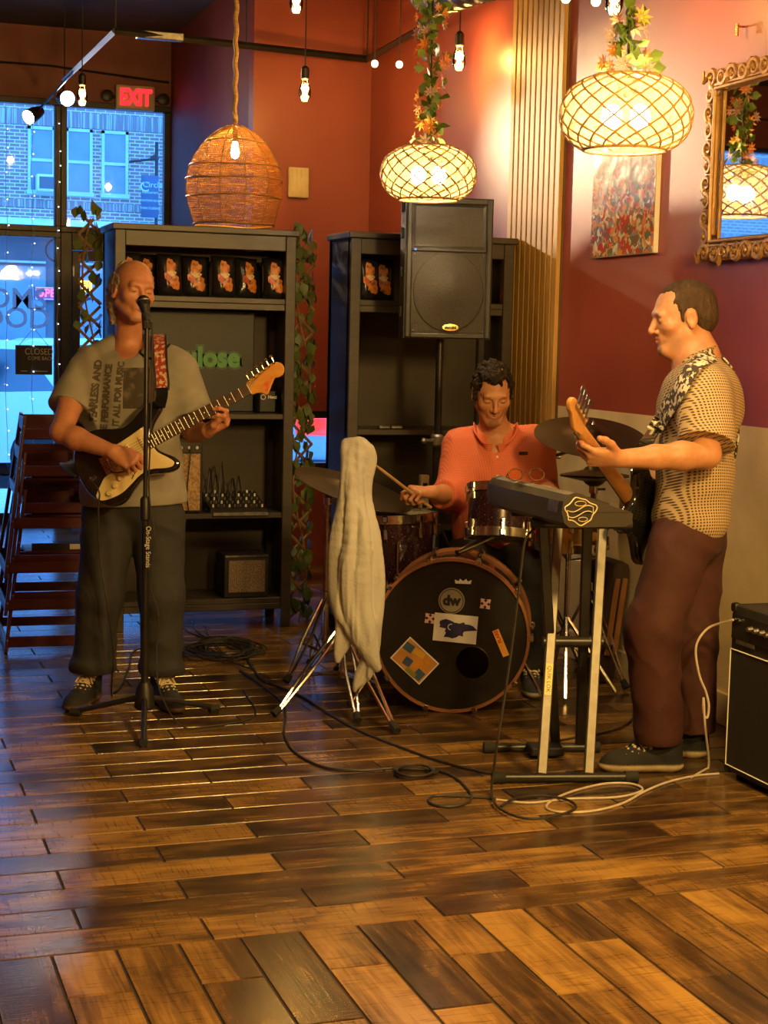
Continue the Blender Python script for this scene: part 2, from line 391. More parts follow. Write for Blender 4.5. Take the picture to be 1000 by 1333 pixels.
# ================================================================== the street outside
M['street'] = mat('asphalt', (.30, .30, .31), .6, c2=(.36, .36, .37), scale=6)
M['walk'] = mat('pavement', (.62, .62, .62), .7, c2=(.52, .52, .53), scale=5)
def brick_mat():
    m = bpy.data.materials.new('street_brick'); m.use_nodes = True; N = m.node_tree.nodes; L = m.node_tree.links; b = N['Principled BSDF']
    tc = N.new('ShaderNodeTexCoord'); sp_ = N.new('ShaderNodeSeparateXYZ'); cb = N.new('ShaderNodeCombineXYZ'); L.new(tc.outputs['Object'], sp_.inputs[0])
    L.new(sp_.outputs[0], cb.inputs[0]); L.new(sp_.outputs[2], cb.inputs[1])
    br = N.new('ShaderNodeTexBrick'); L.new(cb.outputs[0], br.inputs[0]); br.inputs['Scale'].default_value = 1.0
    br.inputs['Brick Width'].default_value = .24; br.inputs['Row Height'].default_value = .085; br.inputs['Mortar Size'].default_value = .011
    br.inputs['Color1'].default_value = (.42, .21, .17, 1); br.inputs['Color2'].default_value = (.27, .15, .13, 1); br.inputs['Mortar'].default_value = (.66, .60, .56, 1)
    L.new(br.outputs['Color'], b.inputs['Base Color']); b.inputs['Roughness'].default_value = .85; return m
M['brick'] = brick_mat()
M['soldier'] = mat('soldier_course_brick', (.26, .18, .16), .85, c2=(.5, .46, .44), scale=1.0, stretch=(22, 1, .5), contrast=(.5, .62))
M['sash'] = mat('sash_paint', (.55, .62, .66), .5, c2=(.48, .55, .6), scale=3)
M['farglass'] = mat('far_window_glass', (.10, .14, .2), .12, c2=(.16, .2, .27), scale=1.2, spec=1.0, coat=.5)
M['awning'] = mat('pale_awning', (.75, .78, .8), .5, c2=(.6, .64, .66), scale=1)
M['shopdark'] = mat('shop_panel', (.16, .14, .15), .5, c2=(.11, .10, .11), scale=.6)
YO = 40.0
struct(MB().b2((-30, YS+.16, -.25), (30, YS+3.0, -.02)).build('pavement', 'walk'))
struct(MB().b2((-30, YS+3.0, -.3), (30, 60, -.15)).build('road', 'street'))
struct(MB().b2((-30, 37.0, -.15), (30, YO, -.02)).build('pavement_far', 'walk'))
bd = thing('brick_building', 'brick building across the street with white sash windows', 'building', (7, YO, -.02))
zA = WY(0, 300, YO).z; zB = WY(0, 282, YO).z
MB().b2((-25, YO, zA), (30, YO+4, 14)).build('brick_wall', 'brick', bd)
MB().b2((-25, YO+.15, -.02), (30, YO+4, zA)).build('shop_wall', 'shopdark', bd)
MB().b2((-25, YO-.9, zA-.05), (30, YO, zA+.02)).add([(-25, YO-.9, zA), (30, YO-.9, zA), (30, YO-.01, zB), (-25, YO-.01, zB)], [(0, 1, 2, 3)]).build('awning', 'awning', bd)
pt = WY(0, 140, YO).z; pb = WY(0, 160, YO).z
MB().b2((-25, YO-.02, pb), (30, YO, pt)).build('soldier_course', 'soldier', bd)
MB().b2((-25, YO-.02, WY(0, 268, YO).z), (30, YO, WY(0, 258, YO).z)).build('soldier_course', 'soldier', bd)
px_ = WY(222, 200, YO).x; MB().b2((px_, YO-.3, zB), (px_+.5, YO, 14)).build('pier', 'brick', bd)
def sash(x0, x1, z0, z1):
    f = .07; w = MB()
    w.b2((x0, YO-.06, z0), (x0+f, YO+.02, z1)).b2((x1-f, YO-.06, z0), (x1, YO+.02, z1)).b2((x0, YO-.06, z1-f), (x1, YO+.02, z1)).b2((x0-.03, YO-.1, z0-.03), (x1+.03, YO+.02, z0+f)).b2((x0+f, YO-.05, (z0+z1)/2-f/2), (x1-f, YO+.02, (z0+z1)/2+f/2))
    o = w.build('window_frame', 'sash', bd)
    MB().b2((x0+f, YO-.02, (z0+z1)/2), (x1-f, YO-.012, z1-f)).build('pane', 'farglass', o)
    MB().b2((x0+f, YO-.012, z0+f), (x1-f, YO-.004, (z0+z1)/2)).build('pane', 'farglass', o)
wa, wb_ = WY(85, 167, YO), WY(120, 255, YO); ww = wb_.x-wa.x; wz0, wz1 = wb_.z, wa.z
for pxl in (36, 85, 132, -45, -94, -141, 300, 349): 
    x = WY(pxl, 200, YO).x; sash(x, x+ww, wz0, wz1)
x = WY(40, 240, YO).x
ac = MB().b2((x+.1, YO-.45, wz0+.02), (x+.55, YO-.05, wz0+.42), ch=.02).build('air_conditioner', 'white', bd)
MB().b2((x+.15, YO-.46, wz0+.08), (x+.5, YO-.45, wz0+.36)).build('grille', 'shopdark', ac)
for pa, pb2 in ((95, 170), (-60, 60), (200, 300)):   # shop windows below
    x0, x1 = WY(pa, 400, YO).x, WY(pb2, 400, YO).x
    o = MB().b2((x0, YO+.08, .3), (x1, YO+.16, WY(0, 345, YO).z)).build('shop_window', 'farglass', bd)
    MB().b2((x0, YO+.04, WY(0, 341, YO).z), (x1, YO+.17, WY(0, 338, YO).z)).build('window_rail', 'sash', o)
# blade sign
a, b = WY(184, 228, YO-.6), WY(206, 284, YO-.6)
bs = thing('blade_sign', 'dark blade shop sign with white lettering hung on a bracket', 'sign', (a.x, YO-.6, b.z))
MB().b2((a.x, YO-.65, b.z), (b.x, YO-.58, a.z), ch=.01).build('panel', mat('sign_blue', (.05, .07, .12), .5, c2=(.06, .09, .15), scale=3), bs)
MB().cyl((a.x-.3, YO-.6, a.z+.3), (b.x, YO-.6, a.z+.42), .03).cyl((b.x-.05, YO-.6, a.z+.8), (b.x-.05, YO-.6, b.z-.2), .04).cyl((b.x-.05, YO-.6, a.z+.5), (b.x-.05, YO, a.z+.5), .04).build('bracket', 'frame', bs)
fr = frame(((a.x+b.x)/2, YO-.652, (a.z+b.z)/2), x=(1, 0, 0), y=(0, 0, 1))
tb = MB()
for t, s, dy, dx in (('C', .34, .22, -.14), ('Circle', .2, .28, .06), ('Restaurant', .09, .1, 0), ('CONTEMPORARY', .07, -.1, 0), ('THAI CUISINE', .08, -.28, 0)):
    q = text_mb(t, s, fr @ T(dx, dy, 0)); tb.v += []; n = len(tb.v); tb.v += q.v; tb.f += [tuple(i+n for i in f) for f in q.f]
tb.build('lettering', 'sash', bs)
# neon signs in the shop opposite
a, b = WY(45, 373, YO), WY(78, 391, YO)
ns = thing('neon_open_sign', 'pink neon open sign with a blue tube border', 'neon sign', (a.x, YO+.05, b.z))
MB().b2((a.x, YO+.02, b.z), (b.x+.12, YO+.05, a.z)).build('backing', 'shopdark', ns)
cx, cz = (a.x+b.x)/2+.06, (a.z+b.z)/2; hw, hh = (b.x-a.x)/2+.03, (a.z-b.z)/2-.02
MB().tube([(cx-hw, YO, cz-hh), (cx+hw, YO, cz-hh), (cx+hw, YO, cz+hh), (cx-hw, YO, cz+hh)], .014, 6, True).build('border_tube', glow('neon_blue', (.1, .12, 1.0), 3.0), ns)
text_mb('OPEN', .27, frame((cx, YO-.01, cz), x=(1, 0, 0), y=(0, 0, 1)), bold=.004).build('lettering', glow('neon_pink', (1.0, .05, .35), 4.5), ns)
a, b = WY(95, 366, YO), WY(117, 379, YO)
yn = thing('yellow_neon_sign', 'small yellow neon sign in the shop across the street', 'neon sign', (a.x, YO+.05, b.z))
MB().b2((a.x, YO+.02, b.z), (b.x, YO+.05, a.z)).build('backing', 'shopdark', yn)
MB().tube([(a.x, YO, b.z), (b.x, YO, b.z), (b.x, YO, a.z), (a.x, YO, a.z)], .03, 6, True).build('border_tube', glow('neon_yellow', (1.0, .6, .05), 3.0), yn)
text_mb('OPEN', .2, frame(((a.x+b.x)/2, YO-.01, (a.z+b.z)/2), x=(1, 0, 0), y=(0, 0, 1)), bold=.005).build('lettering', glow('neon_yellow2', (1.0, .6, .05), 3.5), yn)
# parked cars
M['carblue'] = mat('silver_car_paint', (.62, .68, .74), .25, .2, c2=(.56, .62, .68), scale=1, coat=.6)
M['carwhite'] = mat('white_car_paint', (.8, .84, .86), .3, .0, c2=(.75, .79, .82), scale=1, coat=.6)
M['carglass'] = mat('car_glass', (.03, .05, .07), .08, spec=1.0, c2=(.05, .07, .1), scale=1)
M['tail'] = mat('tail_lamp', (.35, .02, .02), .2, c2=(.3, .03, .03), scale=4, emit=(1, .05, .02), estr=.6)
def car(name, label, base, yaw, paint, L=4.5, W=1.8, H=1.55):
    c = thing(name, label, 'car', base); A = T(*base) @ rotz(yaw)
    def prof(mb, pts, w0, w1, M_):   # side profile, slightly narrower at the top
        n = len(pts); zt = max(p[1] for p in pts); zb = min(p[1] for p in pts); vs = []
        for s in (-1, 1):
            for (x, z) in pts: k = (z-zb)/(zt-zb); vs.append((x, s*(w0+(w1-w0)*k), z))
        fs = [tuple(range(n)), tuple(range(2*n-1, n-1, -1))]+[(i, n+i, n+(i+1) % n, (i+1) % n) for i in range(n)]
        return mb.add(vs, fs, M_)
    h = L/2; lower = [(-h+.05, .28), (h-.1, .28), (h, .45), (h-.02, .68), (h-.12, .80), (h-1.0, .95), (-h+.35, 1.02), (-h+.06, .98), (-h, .75), (-h, .42)]
    prof(MB(), lower, W/2, W/2-.05, A).build('body', paint, c, smooth=50)
    upper = [(h-1.15, .93), (h-1.9, H-.10), (h-2.3, H), (-h+.8, H-.03), (-h+.5, H-.12), (-h+.15, 1.0)]
    prof(MB(), upper, W/2-.07, W/2-.25, A).build('cabin', paint, c, smooth=50)
    g = MB(); cab = lambda x, z, s: (x, s*(W/2-.07-.18*(z-.93)/(H-.93)+.006), z)
    for s in (-1, 1):
        for q in ([(h-1.3, .99), (h-1.95, H-.14), (-.02+.1, H-.09), (.08, .99)], [(0, .99), (0, H-.09), (-h+.95, H-.12), (-h+.65, .99)]):
            vs = [cab(x, z, s) for x, z in q]; g.add(vs, [(0, 1, 2, 3)], A)
    for q, d in (([(h-1.2, .97), (h-1.86, H-.12)], .012), ([(-h+.2, 1.03), (-h+.5, H-.15)], -.012)):
        (x0, z0), (x1, z1) = q; g.add([(x0+d, -.7, z0), (x0+d, .7, z0), (x1+d, .56, z1), (x1+d, -.56, z1)], [(0, 1, 2, 3)], A)
    g.build('window_glass', 'carglass', c)
    for x in (-h+.85, h-.85):
        for s in (-1, 1):
            w = MB().lathe([(.20, -.10), (.31, -.11), (.33, -.08), (.33, .08), (.31, .11), (.20, .10)], 24, A @ T(x, s*(W/2-.1), .33) @ Matrix.Rotation(PI/2, 4, 'X')).build('wheel', 'rubber', c)
            MB().lathe([(.01, -.09), (.2, -.075), (.2, .075), (.01, .09)], 16, A @ T(x, s*(W/2-.1), .33) @ Matrix.Rotation(PI/2, 4, 'X')).build('hub_cap', 'steel', w)
    for s in (-1, 1):
        MB().box((-h+.03, s*(W/2-.22), .82), (.1, .34, .16), A, .02).build('tail_lamp', 'tail', c)
        MB().box((h-.08, s*(W/2-.25), .68), (.16, .36, .13), A, .02).build('head_lamp', 'chrome', c)
        MB().box((h-1.25, s*(W/2+.06), 1.0), (.12, .2, .13), A, .03).build('wing_mirror', paint, c)
        for x in (.1, -.85): MB().box((x, s*(W/2-.02), .84), (.2, .04, .035), A, .01).build('door_handle', 'chrome', c)
    MB().box((-h-.02, 0, .42), (.14, W-.1, .2), A, .03).build('bumper', 'rubber', c)
    MB().box((h, 0, .38), (.14, W-.1, .18), A, .03).build('bumper', 'rubber', c)
    MB().box((-h-.005, 0, .66), (.02, .5, .12), A).build('licence_plate', 'white', c); return c
car('parked_car', 'blue-lit silver car parked right outside the storefront window', (.55, 17.6, -.15), PI+.12, 'carblue')
car('parked_car', 'pale car parked further across the street behind the closed sign', (4.2, 24.5, -.15), .05, 'carwhite')
car('parked_car', 'car with red tail lamps seen through the ivy trellis', (5.6, 15.9, -.15), 1.2, 'carblue')
# window decals, hanging sign, fairy lights
M['frost'] = mat('frosted_vinyl', (.5, .56, .62), .7, c2=(.44, .5, .56), scale=10); _n = M['frost'].node_tree; _t = _n.nodes.new('ShaderNodeBsdfTranslucent'); _t.inputs[0].default_value = (.6, .66, .72, 1); _m = _n.nodes.new('ShaderNodeMixShader'); _m.inputs[0].default_value = .6; _n.links.new(_n.nodes['Principled BSDF'].outputs[0], _m.inputs[1]); _n.links.new(_t.outputs[0], _m.inputs[2]); _n.links.new(_m.outputs[0], _n.nodes['Material Output'].inputs[0])
wl = thing('window_lettering', 'pale vinyl lettering on the big storefront window', 'decal', (1.3, YS+.038, 1.5))
for t, s, p in (('OMS', .22, (22, 390)), ('OOD', .22, (20, 415))):
    q = WY(*p, YS+.037); text_mb(t, s, frame((q.x, YS+.037, q.z), x=(1, 0, 0), y=(0, 0, 1)), bold=.003).build('lettering', 'frost', wl)
q = WY(78, 326, YS+.037); MB().tube([(q.x-.02+.085*math.cos(a), YS+.037, q.z+.085*math.sin(a)) for a in np.linspace(PI*.6, PI*1.7, 20)], .008, 4).build('ring', 'frost', wl)
dd = thing('door_decal', 'pale ring emblem and lettering on the glass door', 'decal', (2.0, YS+.035, 1.4))
q = WY(119, 403, YS+.037); MB().tube([(q.x+.085*math.cos(a), YS+.037, q.z+.085*math.sin(a)) for a in np.linspace(.5, 2*PI-.4, 40)], .013, 6).build('ring', 'frost', dd)
q = WY(121, 422, YS+.037); text_mb('Circle', .085, frame((q.x+.01, YS+.037, q.z), x=(1, 0, 0), y=(0, 0, 1)), bold=.001).build('lettering', 'frost', dd)
q = WY(121, 429, YS+.037); text_mb('RESTAURANT', .03, frame((q.x+.01, YS+.037, q.z), x=(1, 0, 0), y=(0, 0, 1))).build('lettering', 'frost', dd)
a, b = WY(20, 449, YS-.03), WY(68, 488, YS-.03)
cs = thing('closed_sign', 'small dark sign reading CLOSED hung on the storefront window', 'sign', (a.x, YS-.03, b.z))
MB().b2((a.x, YS-.032, b.z), (b.x, YS-.024, a.z), ch=.002).build('board', mat('sign_black', (.03, .028, .035), .5, c2=(.045, .04, .05), scale=6), cs)
fr = frame(((a.x+b.x)/2, YS-.0335, (a.z+b.z)/2), x=(1, 0, 0), y=(0, 0, 1))
for t, s, dx, dz in (('CLOSED', .068, .038, .062), ('COME BACK', .040, .05, .012)):
    text_mb(t, s, fr @ T(dx, dz, 0), width=.85).build('lettering', 'white', cs)
for dx, w_ in ((-.075, .05), (.045, .12)): MB().box((dx, -.085, 0), (w_, .006, .0006), fr).build('small_print_line', 'white', cs)
MB().tube([(a.x+.03, YS-.028, a.z), ((a.x+b.x)/2, YS-.012, a.z+.13), (b.x-.03, YS-.028, a.z)], .0025, 5).build('cord', 'cable', cs)
fb = template(MB().sph((0, 0, 0), .0045, 8), 'bulb', 'fairy')
for k, (p0, n) in enumerate(((8, 15), (42, 16), (75, 18), (-30, 12), (225, 9))):
    x0 = WY(p0, 300, YS-.05).x
    st = thing('string_light', ['fairy light strand hanging beside the closed sign over the big pane', 'fairy light strand hanging in front of the closed sign', 'fairy light strand hanging along the dark mullion by the door', 'fairy light strand hanging further along the big pane', 'short fairy light strand beside the exit sign wall'][k], 'string light', (x0, YS-.05, .3), 'fairy light strands on the storefront')
    rnd = random.Random(k); top = 3.15; bot = .5 if k < 4 else 2.1
    pts = [(x0+rnd.uniform(-.012, .012), YS-.05, bot+(top-bot)*i/n) for i in range(n+1)]
    MB().tube(bez(pts, 3), .0018, 4).build('wire', 'frost', st)
    for p in pts[:-1]: piece(fb, 'bulb', st, T(p[0]+.01, p[1], p[2]+rnd.uniform(-.04, .04)))
# ================================================================== lamps and things on walls and ceiling
M['rattan'] = mat('rattan', (.55, .27, .07), .6, c2=(.42, .19, .045), scale=30)
M['cane'] = mat('cane_strip', (.40, .24, .07), .55, c2=(.3, .17, .05), scale=40)
M['leaf'] = mat('ivy_leaf', (.13, .16, .04), .45, c2=(.06, .09, .02), scale=25, bump=.1)
M['leafy'] = mat('garland_leaf', (.16, .24, .03), .5, c2=(.09, .15, .02), scale=25)
M['rope'] = mat('jute_rope', (.42, .25, .10), .8, c2=(.3, .17, .06), scale=1, stretch=(40, 40, 120), bump=.5, bscale=1)
def lining_mat():
    m = bpy.data.materials.new('shade_lining'); m.use_nodes = True; N = m.node_tree.nodes; L = m.node_tree.links; N.remove(N['Principled BSDF'])
    tr = N.new('ShaderNodeBsdfTranslucent'); tr.inputs[0].default_value = (.50, .36, .12, 1); df = N.new('ShaderNodeBsdfDiffuse'); df.inputs[0].default_value = (.6, .46, .2, 1)
    tp = N.new('ShaderNodeBsdfTransparent'); tc = N.new('ShaderNodeTexCoord'); v = N.new('ShaderNodeTexNoise'); v.inputs['Scale'].default_value = 45
    L.new(tc.outputs['Object'], v.inputs['Vector']); mr = N.new('ShaderNodeMapRange'); mr.inputs[1].default_value = .45; mr.inputs[2].default_value = .65; mr.inputs[3].default_value = .22; mr.inputs[4].default_value = .8; L.new(v.outputs[0], mr.inputs[0])
    a = N.new('ShaderNodeMixShader'); a.inputs[0].default_value = .3; L.new(tr.outputs[0], a.inputs[1]); L.new(df.outputs[0], a.inputs[2])
    c = N.new('ShaderNodeMixShader'); L.new(mr.outputs[0], c.inputs[0]); L.new(a.outputs[0], c.inputs[1]); L.new(tp.outputs[0], c.inputs[2])
    L.new(c.outputs[0], N['Material Output'].inputs[0]); return m
M['lining'] = lining_mat()
leaf_v = [(0, 0, 0), (.3, .35, .06), (.36, .6, .05), (0, 1, -.08), (-.36, .6, .05), (-.3, .35, .06), (0, .5, -.02)]
leaf_f = [(0, 1, 6), (1, 2, 6), (2, 3, 6), (3, 4, 6), (4, 5, 6), (5, 0, 6)]
def leaf_tmpl(m): return template(MB().add(leaf_v, leaf_f), 'leaf', m)
LEAF_G = leaf_tmpl('leafy'); LEAF_I = leaf_tmpl('leaf')
def flower_tmpl(m):
    mb = MB()
    for k in range(8):
        A = rotz(2*PI*k/8) @ Matrix.Rotation(.35, 4, 'X')
        mb.add([(0, .1, 0), (.16, .5, .05), (0, 1, 0), (-.16, .5, .05)], [(0, 1, 2), (0, 2, 3)], A)
    mb.sph((0, 0, .06), .2, 8, sc=(1, 1, .5)); return template(mb, 'flower', m)
FLOW = [flower_tmpl(mat('flower_'+n, c, .6, c2=d, scale=20)) for n, c, d in (('orange', (.8, .22, .03), (.7, .32, .05)), ('peach', (.75, .36, .2), (.65, .25, .1)), ('yellow', (.8, .5, .08), (.75, .35, .05)), ('pale', (.6, .4, .38), (.5, .35, .3)))]
def rnd_rot(rnd): return Euler((rnd.uniform(0, 6.3), rnd.uniform(0, 6.3), rnd.uniform(0, 6.3))).to_matrix().to_4x4()
def pendant(c, label, garl, seed, up_to, bulge):
    rnd = random.Random(seed); R, h = .21, .122
    p = thing('pendant_lamp', label, 'lamp', (c.x, c.y, c.z-h))
    def pr(t): # t 0..1 from bottom opening to top opening
        a = -1.02+t*2.18; ca = math.cos(a); sa = math.sin(a)
        return (R*(abs(ca)**.72), h*1.04*math.copysign(abs(sa)**.9, sa))
    for fam in (-1, 1):
        for k in range(17):
            pts = []
            for i in range(25):
                t = i/24; r, z = pr(t); a = 2*PI*k/17+fam*t*1.9; pts.append((c.x+r*math.cos(a), c.y+r*math.sin(a), c.z+z))
            MB().tube(pts, .0034, 5).build('cane_strand', 'cane', p)
    for t in (0, 1):
        r, z = pr(t); MB().tube([(c.x+r*math.cos(a), c.y+r*math.sin(a), c.z+z) for a in np.linspace(0, 2*PI, 40)[:-1]], .005, 6, True).build('rim', 'cane', p)
    lin = MB().lathe([(pr(i/20)[0]-.008, pr(i/20)[1]) for i in range(21)], 48, T(*c)); lin.f = lin.f[:-2]
    lin.build('lining', 'lining', p)
    MB().cyl((c.x, c.y, c.z+.02), (c.x, c.y, ZC), .004).lathe([(.03, 0), (.035, .05), (.012, .075)], 14, T(c.x, c.y, c.z+.05)).build('cord', 'black', p)
    for s in (-1, 1):
        q = c + CR*(s*.045)+Vector((0, 0, -.005)); MB().sph(q, .033, 12, sc=(1, 1, 1.2)).build('bulb', 'whiteglow', p)
        point_light('pendant_bulb_light', q+Vector((0, 0, -.0)), 52, r=.035)
    g = thing('flower_garland', garl, 'garland', (c.x+.006, c.y, c.z+h), 'flower garlands on the lamp cords')
    z0 = c.z+h-.005; z1 = up_to
    n = int((z1-z0)/.0068)
    MB().tube([(c.x+.012*math.sin(i*1.1), c.y+.012*math.cos(i*1.1), z0+(z1-z0)*i/20) for i in range(21)], .004, 5).build('stem', 'leafy', g)
    for i in range(n):
        z = z0+(z1-z0)*(i+rnd.random())/n; a = rnd.uniform(0, 2*PI); k = bulge*max(0, 1-(z-z0)/.09)
        r = rnd.uniform(.008, .050)+k*rnd.uniform(.2, 1)
        s = rnd.uniform(.04, .07); q = Vector((c.x+.012*math.sin(z*40)+r*math.cos(a), c.y+r*math.sin(a), z+(k*.1)))
        piece(LEAF_G, 'leaf', g, T(*q) @ rnd_rot(rnd) @ Matrix.Scale(s, 4))
    nf = int((z1-z0)/.020)+int(bulge*60)
    for i in range(nf):
        z = z0+(z1-z0)*(i+rnd.random())/nf if i < (z1-z0)/.020 else z0+rnd.uniform(0, .03)
        a = rnd.uniform(0, 2*PI); k = bulge*max(0, 1-(z-z0)/.09); r = rnd.uniform(.04, .07)+k*rnd.uniform(.5, 1)
        d = Vector((math.cos(a), math.sin(a), rnd.uniform(-.2, .5))).normalized()
        q = Vector((c.x+r*d.x, c.y+r*d.y, z)); Mx = frame(q, x=d.orthogonal(), z=d)
        piece(FLOW[rnd.randrange(4)], 'flower', g, Mx @ Matrix.Scale(rnd.uniform(.026, .042), 4))
pendant(AT(815, 150, 5.13), 'wide woven cane pendant lamp glowing in front of the poster', 'flower garland gathered on top of the lamp before the poster', 3, 2.56, .07)
pendant(AT(558, 227, 7.06), 'woven cane pendant lamp glowing above the loudspeaker', 'long flower garland climbing the cord above the loudspeaker lamp', 5, 3.05, .0)
# ---- rattan dome lamp
c = WY(305, 228, 9.2); K = 226.6
prof = [(163, 4), (170, 20), (180, 33), (195, 46), (212, 56), (230, 61.5), (248, 62.5), (266, 60), (282, 55), (294, 51)]
def pz(t):
    y = 163+(294-163)*t
    for (a, ra), (b, rb) in zip(prof, prof[1:]):
        if a <= y <= b: k = (y-a)/(b-a); return (ra+(rb-ra)*k)/K, c.z-(y-228)/K
    return prof[-1][1]/K, c.z-(294-228)/K
rl = thing('rattan_lamp', 'large dome lamp of woven orange rattan on a jute rope', 'lamp', (c.x, c.y, pz(1)[1]))
w = MB()
for i in range(62):
    r, z = pz(.02+.97*i/61); w.tube([(c.x+r*math.cos(a), c.y+r*math.sin(a), z+.003*math.sin(7*a+i)) for a in np.linspace(0, 2*PI, 49)[:-1]], .0019, 3, True)
for k in range(110):
    w.tube([(c.x+pz(t)[0]*math.cos(a0), c.y+pz(t)[0]*math.sin(a0), pz(t)[1]) for t in np.linspace(.02, 1, 16) for a0 in (2*PI*k/110+.9*t,)], .0017, 3)
tag(w.build('weave', 'rattan', rl), kind='stuff')
for t in (.18, .42, .55, .72, .985):
    r, z = pz(t); MB().tube([(c.x+(r+.004)*math.cos(a), c.y+(r+.004)*math.sin(a), z+.004*math.sin(3*a+t*9)) for a in np.linspace(0, 2*PI, 60)[:-1]], .0045 if t < .9 else .007, 6, True).build('hoop', 'cane', rl)
for k in range(12): MB().tube([(c.x+(pz(t)[0]+.004)*math.cos(2*PI*k/12), c.y+(pz(t)[0]+.004)*math.sin(2*PI*k/12), pz(t)[1]) for t in np.linspace(.02, 1, 16)], .003, 5).build('rib', 'cane', rl)
MB().tube([(c.x+.004*math.sin(i*.9), c.y+.004*math.cos(i*.9), pz(0)[1]-.01+(ZC-pz(0)[1])*i/60) for i in range(61)], .014, 8).build('rope', 'rope', rl)
q = WY(306, 195, 9.2); MB().lathe([(.002, -.05), (.018, -.045), (.026, -.02), (.02, .02), (.012, .05)], 14, T(*q)).build('bulb', 'bulbglow', rl)
MB().cyl(q+Vector((0, 0, .045)), q+Vector((0, 0, .14)), .016).build('socket', 'black', rl)
point_light('rattan_lamp_light', q, 26, r=.03)
# ---- filament bulbs
eb_prof = [(.003, -.075), (.022, -.070), (.034, -.045), (.036, -.02), (.028, .015), (.019, .04), (.017, .052)]
for k, (p, d, lab) in enumerate((((107, 122), 10.2, 'glowing filament bulb hanging by the spotlight near the exit sign'), ((397, 115), 9.3, 'glowing filament bulb hanging above the beige wall box'), ((386, -2), 8.3, 'glowing filament bulb hanging high over the ivy trellis'), ((598, 73), 8.4, 'glowing filament bulb hanging beside the flower garland'), ((800, -6), 6.2, 'glowing filament bulb hanging over the lamp by the poster'))):
    q = AT(p[0], p[1], d); eb = thing('filament_bulb', lab, 'light bulb', (q.x, q.y, q.z-.075), 'string of filament bulbs')
    MB().lathe(eb_prof, 18, T(*q)).build('glass_bulb', 'bulbglass', eb)
    f = []
    for i in range(9): f.append((q.x+.011*math.cos(i*2.4), q.y+.011*math.sin(i*2.4), q.z+(-.04 if i % 2 else .015)))
    MB().tube(f, .0035, 5).build('filament', 'filament', eb)
    MB().lathe([(.02, .05), (.024, .055), (.024, .11), (.012, .125)], 14, T(*q)).build('socket', 'black', eb)
    MB().cyl(q+Vector((0, 0, .12)), Vector((q.x, q.y, ZC)), .004, n=6).build('cord', 'cable', eb)
    point_light('filament_light', q, 7, r=.03)
# ---- track lighting
zt = 3.22; P = [G(84, 104, zt), G(150, 40, zt), G(478, 77, zt), G(690, -45, zt)]
tk = thing('light_track', 'black rectangular ceiling track bent around the corner', 'light track', (P[1].x, P[1].y, zt))
for a, b in zip(P, P[1:]):
    MB().tube([a, b], .022, 4, up=(0, 0, 1)).build('rail', 'blackmetal', tk)
for q in (P[1], P[2], (P[1]+P[2])/2, P[0]): MB().cyl(q, (q.x, q.y, ZC), .005, n=6).build('hanger', 'cable', tk)
q = G(208, 47, zt); MB().box((q.x, q.y, q.z), (.28, .06, .045), ch=.005).build('feed_box', 'steel', tk)
def spot_head(q, aim, label, w):
    d = (Vector(aim)-q).normalized(); s = thing('track_spotlight', label, 'spotlight', tuple(q), 'spotlights on the track')
    MB().lathe([(.02, -.12), (.035, -.115), (.05, -.05), (.056, .03), (.052, .03), (.046, .0)], 18, frame(q, x=d.orthogonal(), z=d)).build('housing', 'blackmetal', s)
    MB().lathe([(.001, .004), (.046, .004)], 18, frame(q, x=d.orthogonal(), z=d)).build('lens', 'whiteglow', s)
    tp_ = Vector((q.x-d.x*.05, q.y-d.y*.05, zt)) if w > 100 else P[0]+(P[1]-P[0])*.25
    MB().tube([q-d*.05, tp_], .008, 8).build('stem', 'blackmetal', s)
    if w: spot_light('track_spot_light', q+d*.04, aim, w, (1.0, .72, .42), ang=28, blend=.8)
spot_head(G(86, 128, 3.09), (3.3, 4.4, 1.75), 'dazzling track spotlight aimed into the room beside the filament bulb', 420)
spot_head(G(40, 151, 3.0), (-2.0, 9.0, .8), 'black track spotlight turned away towards the left of the storefront', 25)
for p, lb in (((488, 83), 'small glowing globe hanging where the two red walls meet'), ((520, 84), 'small glowing globe hanging between the wall corner and the flower garland')):  # glowing globes added to stand in for small glassy sparkles
    q = AT(p[0], p[1], 9.3); s = thing('glowing_globe', lb, 'lamp', tuple(q), 'small glowing globes')
    MB().sph(q, .022, 10).build('globe', glow('globe_glow', (1, .8, .5), 2.2), s); MB().cyl(q+Vector((0, 0, .02)), (q.x, q.y, ZC), .003, n=6).build('stem', 'cable', s)
for p, lb in (((737, 2), 'small glowing globe hanging in front of the slat panel'), ((776, 6), 'small glowing globe hanging between the slat panel and the top filament bulb')):
    q = AT(p[0], p[1]-4, 6.4); s = thing('glowing_globe', lb, 'lamp', tuple(q), 'small glowing globes')
    MB().sph(q, .02, 10).build('globe', glow('globe_glow2', (1, .8, .5), 3), s); MB().cyl(q+Vector((0, 0, .018)), (q.x, q.y, ZC), .003, n=6).build('stem', 'cable', s)
# conduit along the storefront wall
struct(MB().tube([(XL, YS-.02, 3.46), (1.6, YS-.02, 3.46), (XT-.02, YS-.02, 3.40)], .009, 6).build('trim_2', 'frame'))
# ---- spiral duct
a, b = G(560, 22, 3.05), G(720, -26, 3.05); a.z = b.z = 3.19; dv = (b-a).normalized()
dk = thing('spiral_duct', 'round metal spiral duct under the ceiling', 'duct', (a.x, a.y, 3.05))
L = (b-a).length; pf = [(.14, 0)]
for i in range(int(L/.09)): z = i*.09; pf += [(.14, z+.005), (.146, z+.012), (.146, z+.02), (.14, z+.027)]
MB().lathe(pf+[(.14, L)], 28, along(a, b)).build('duct_pipe', 'steel', dk)
for t in (.3, .8): q = a+(b-a)*t; MB().cyl((q.x, q.y, q.z+.1), (q.x, q.y, ZC), .004, n=6).build('hanger', 'cable', dk)
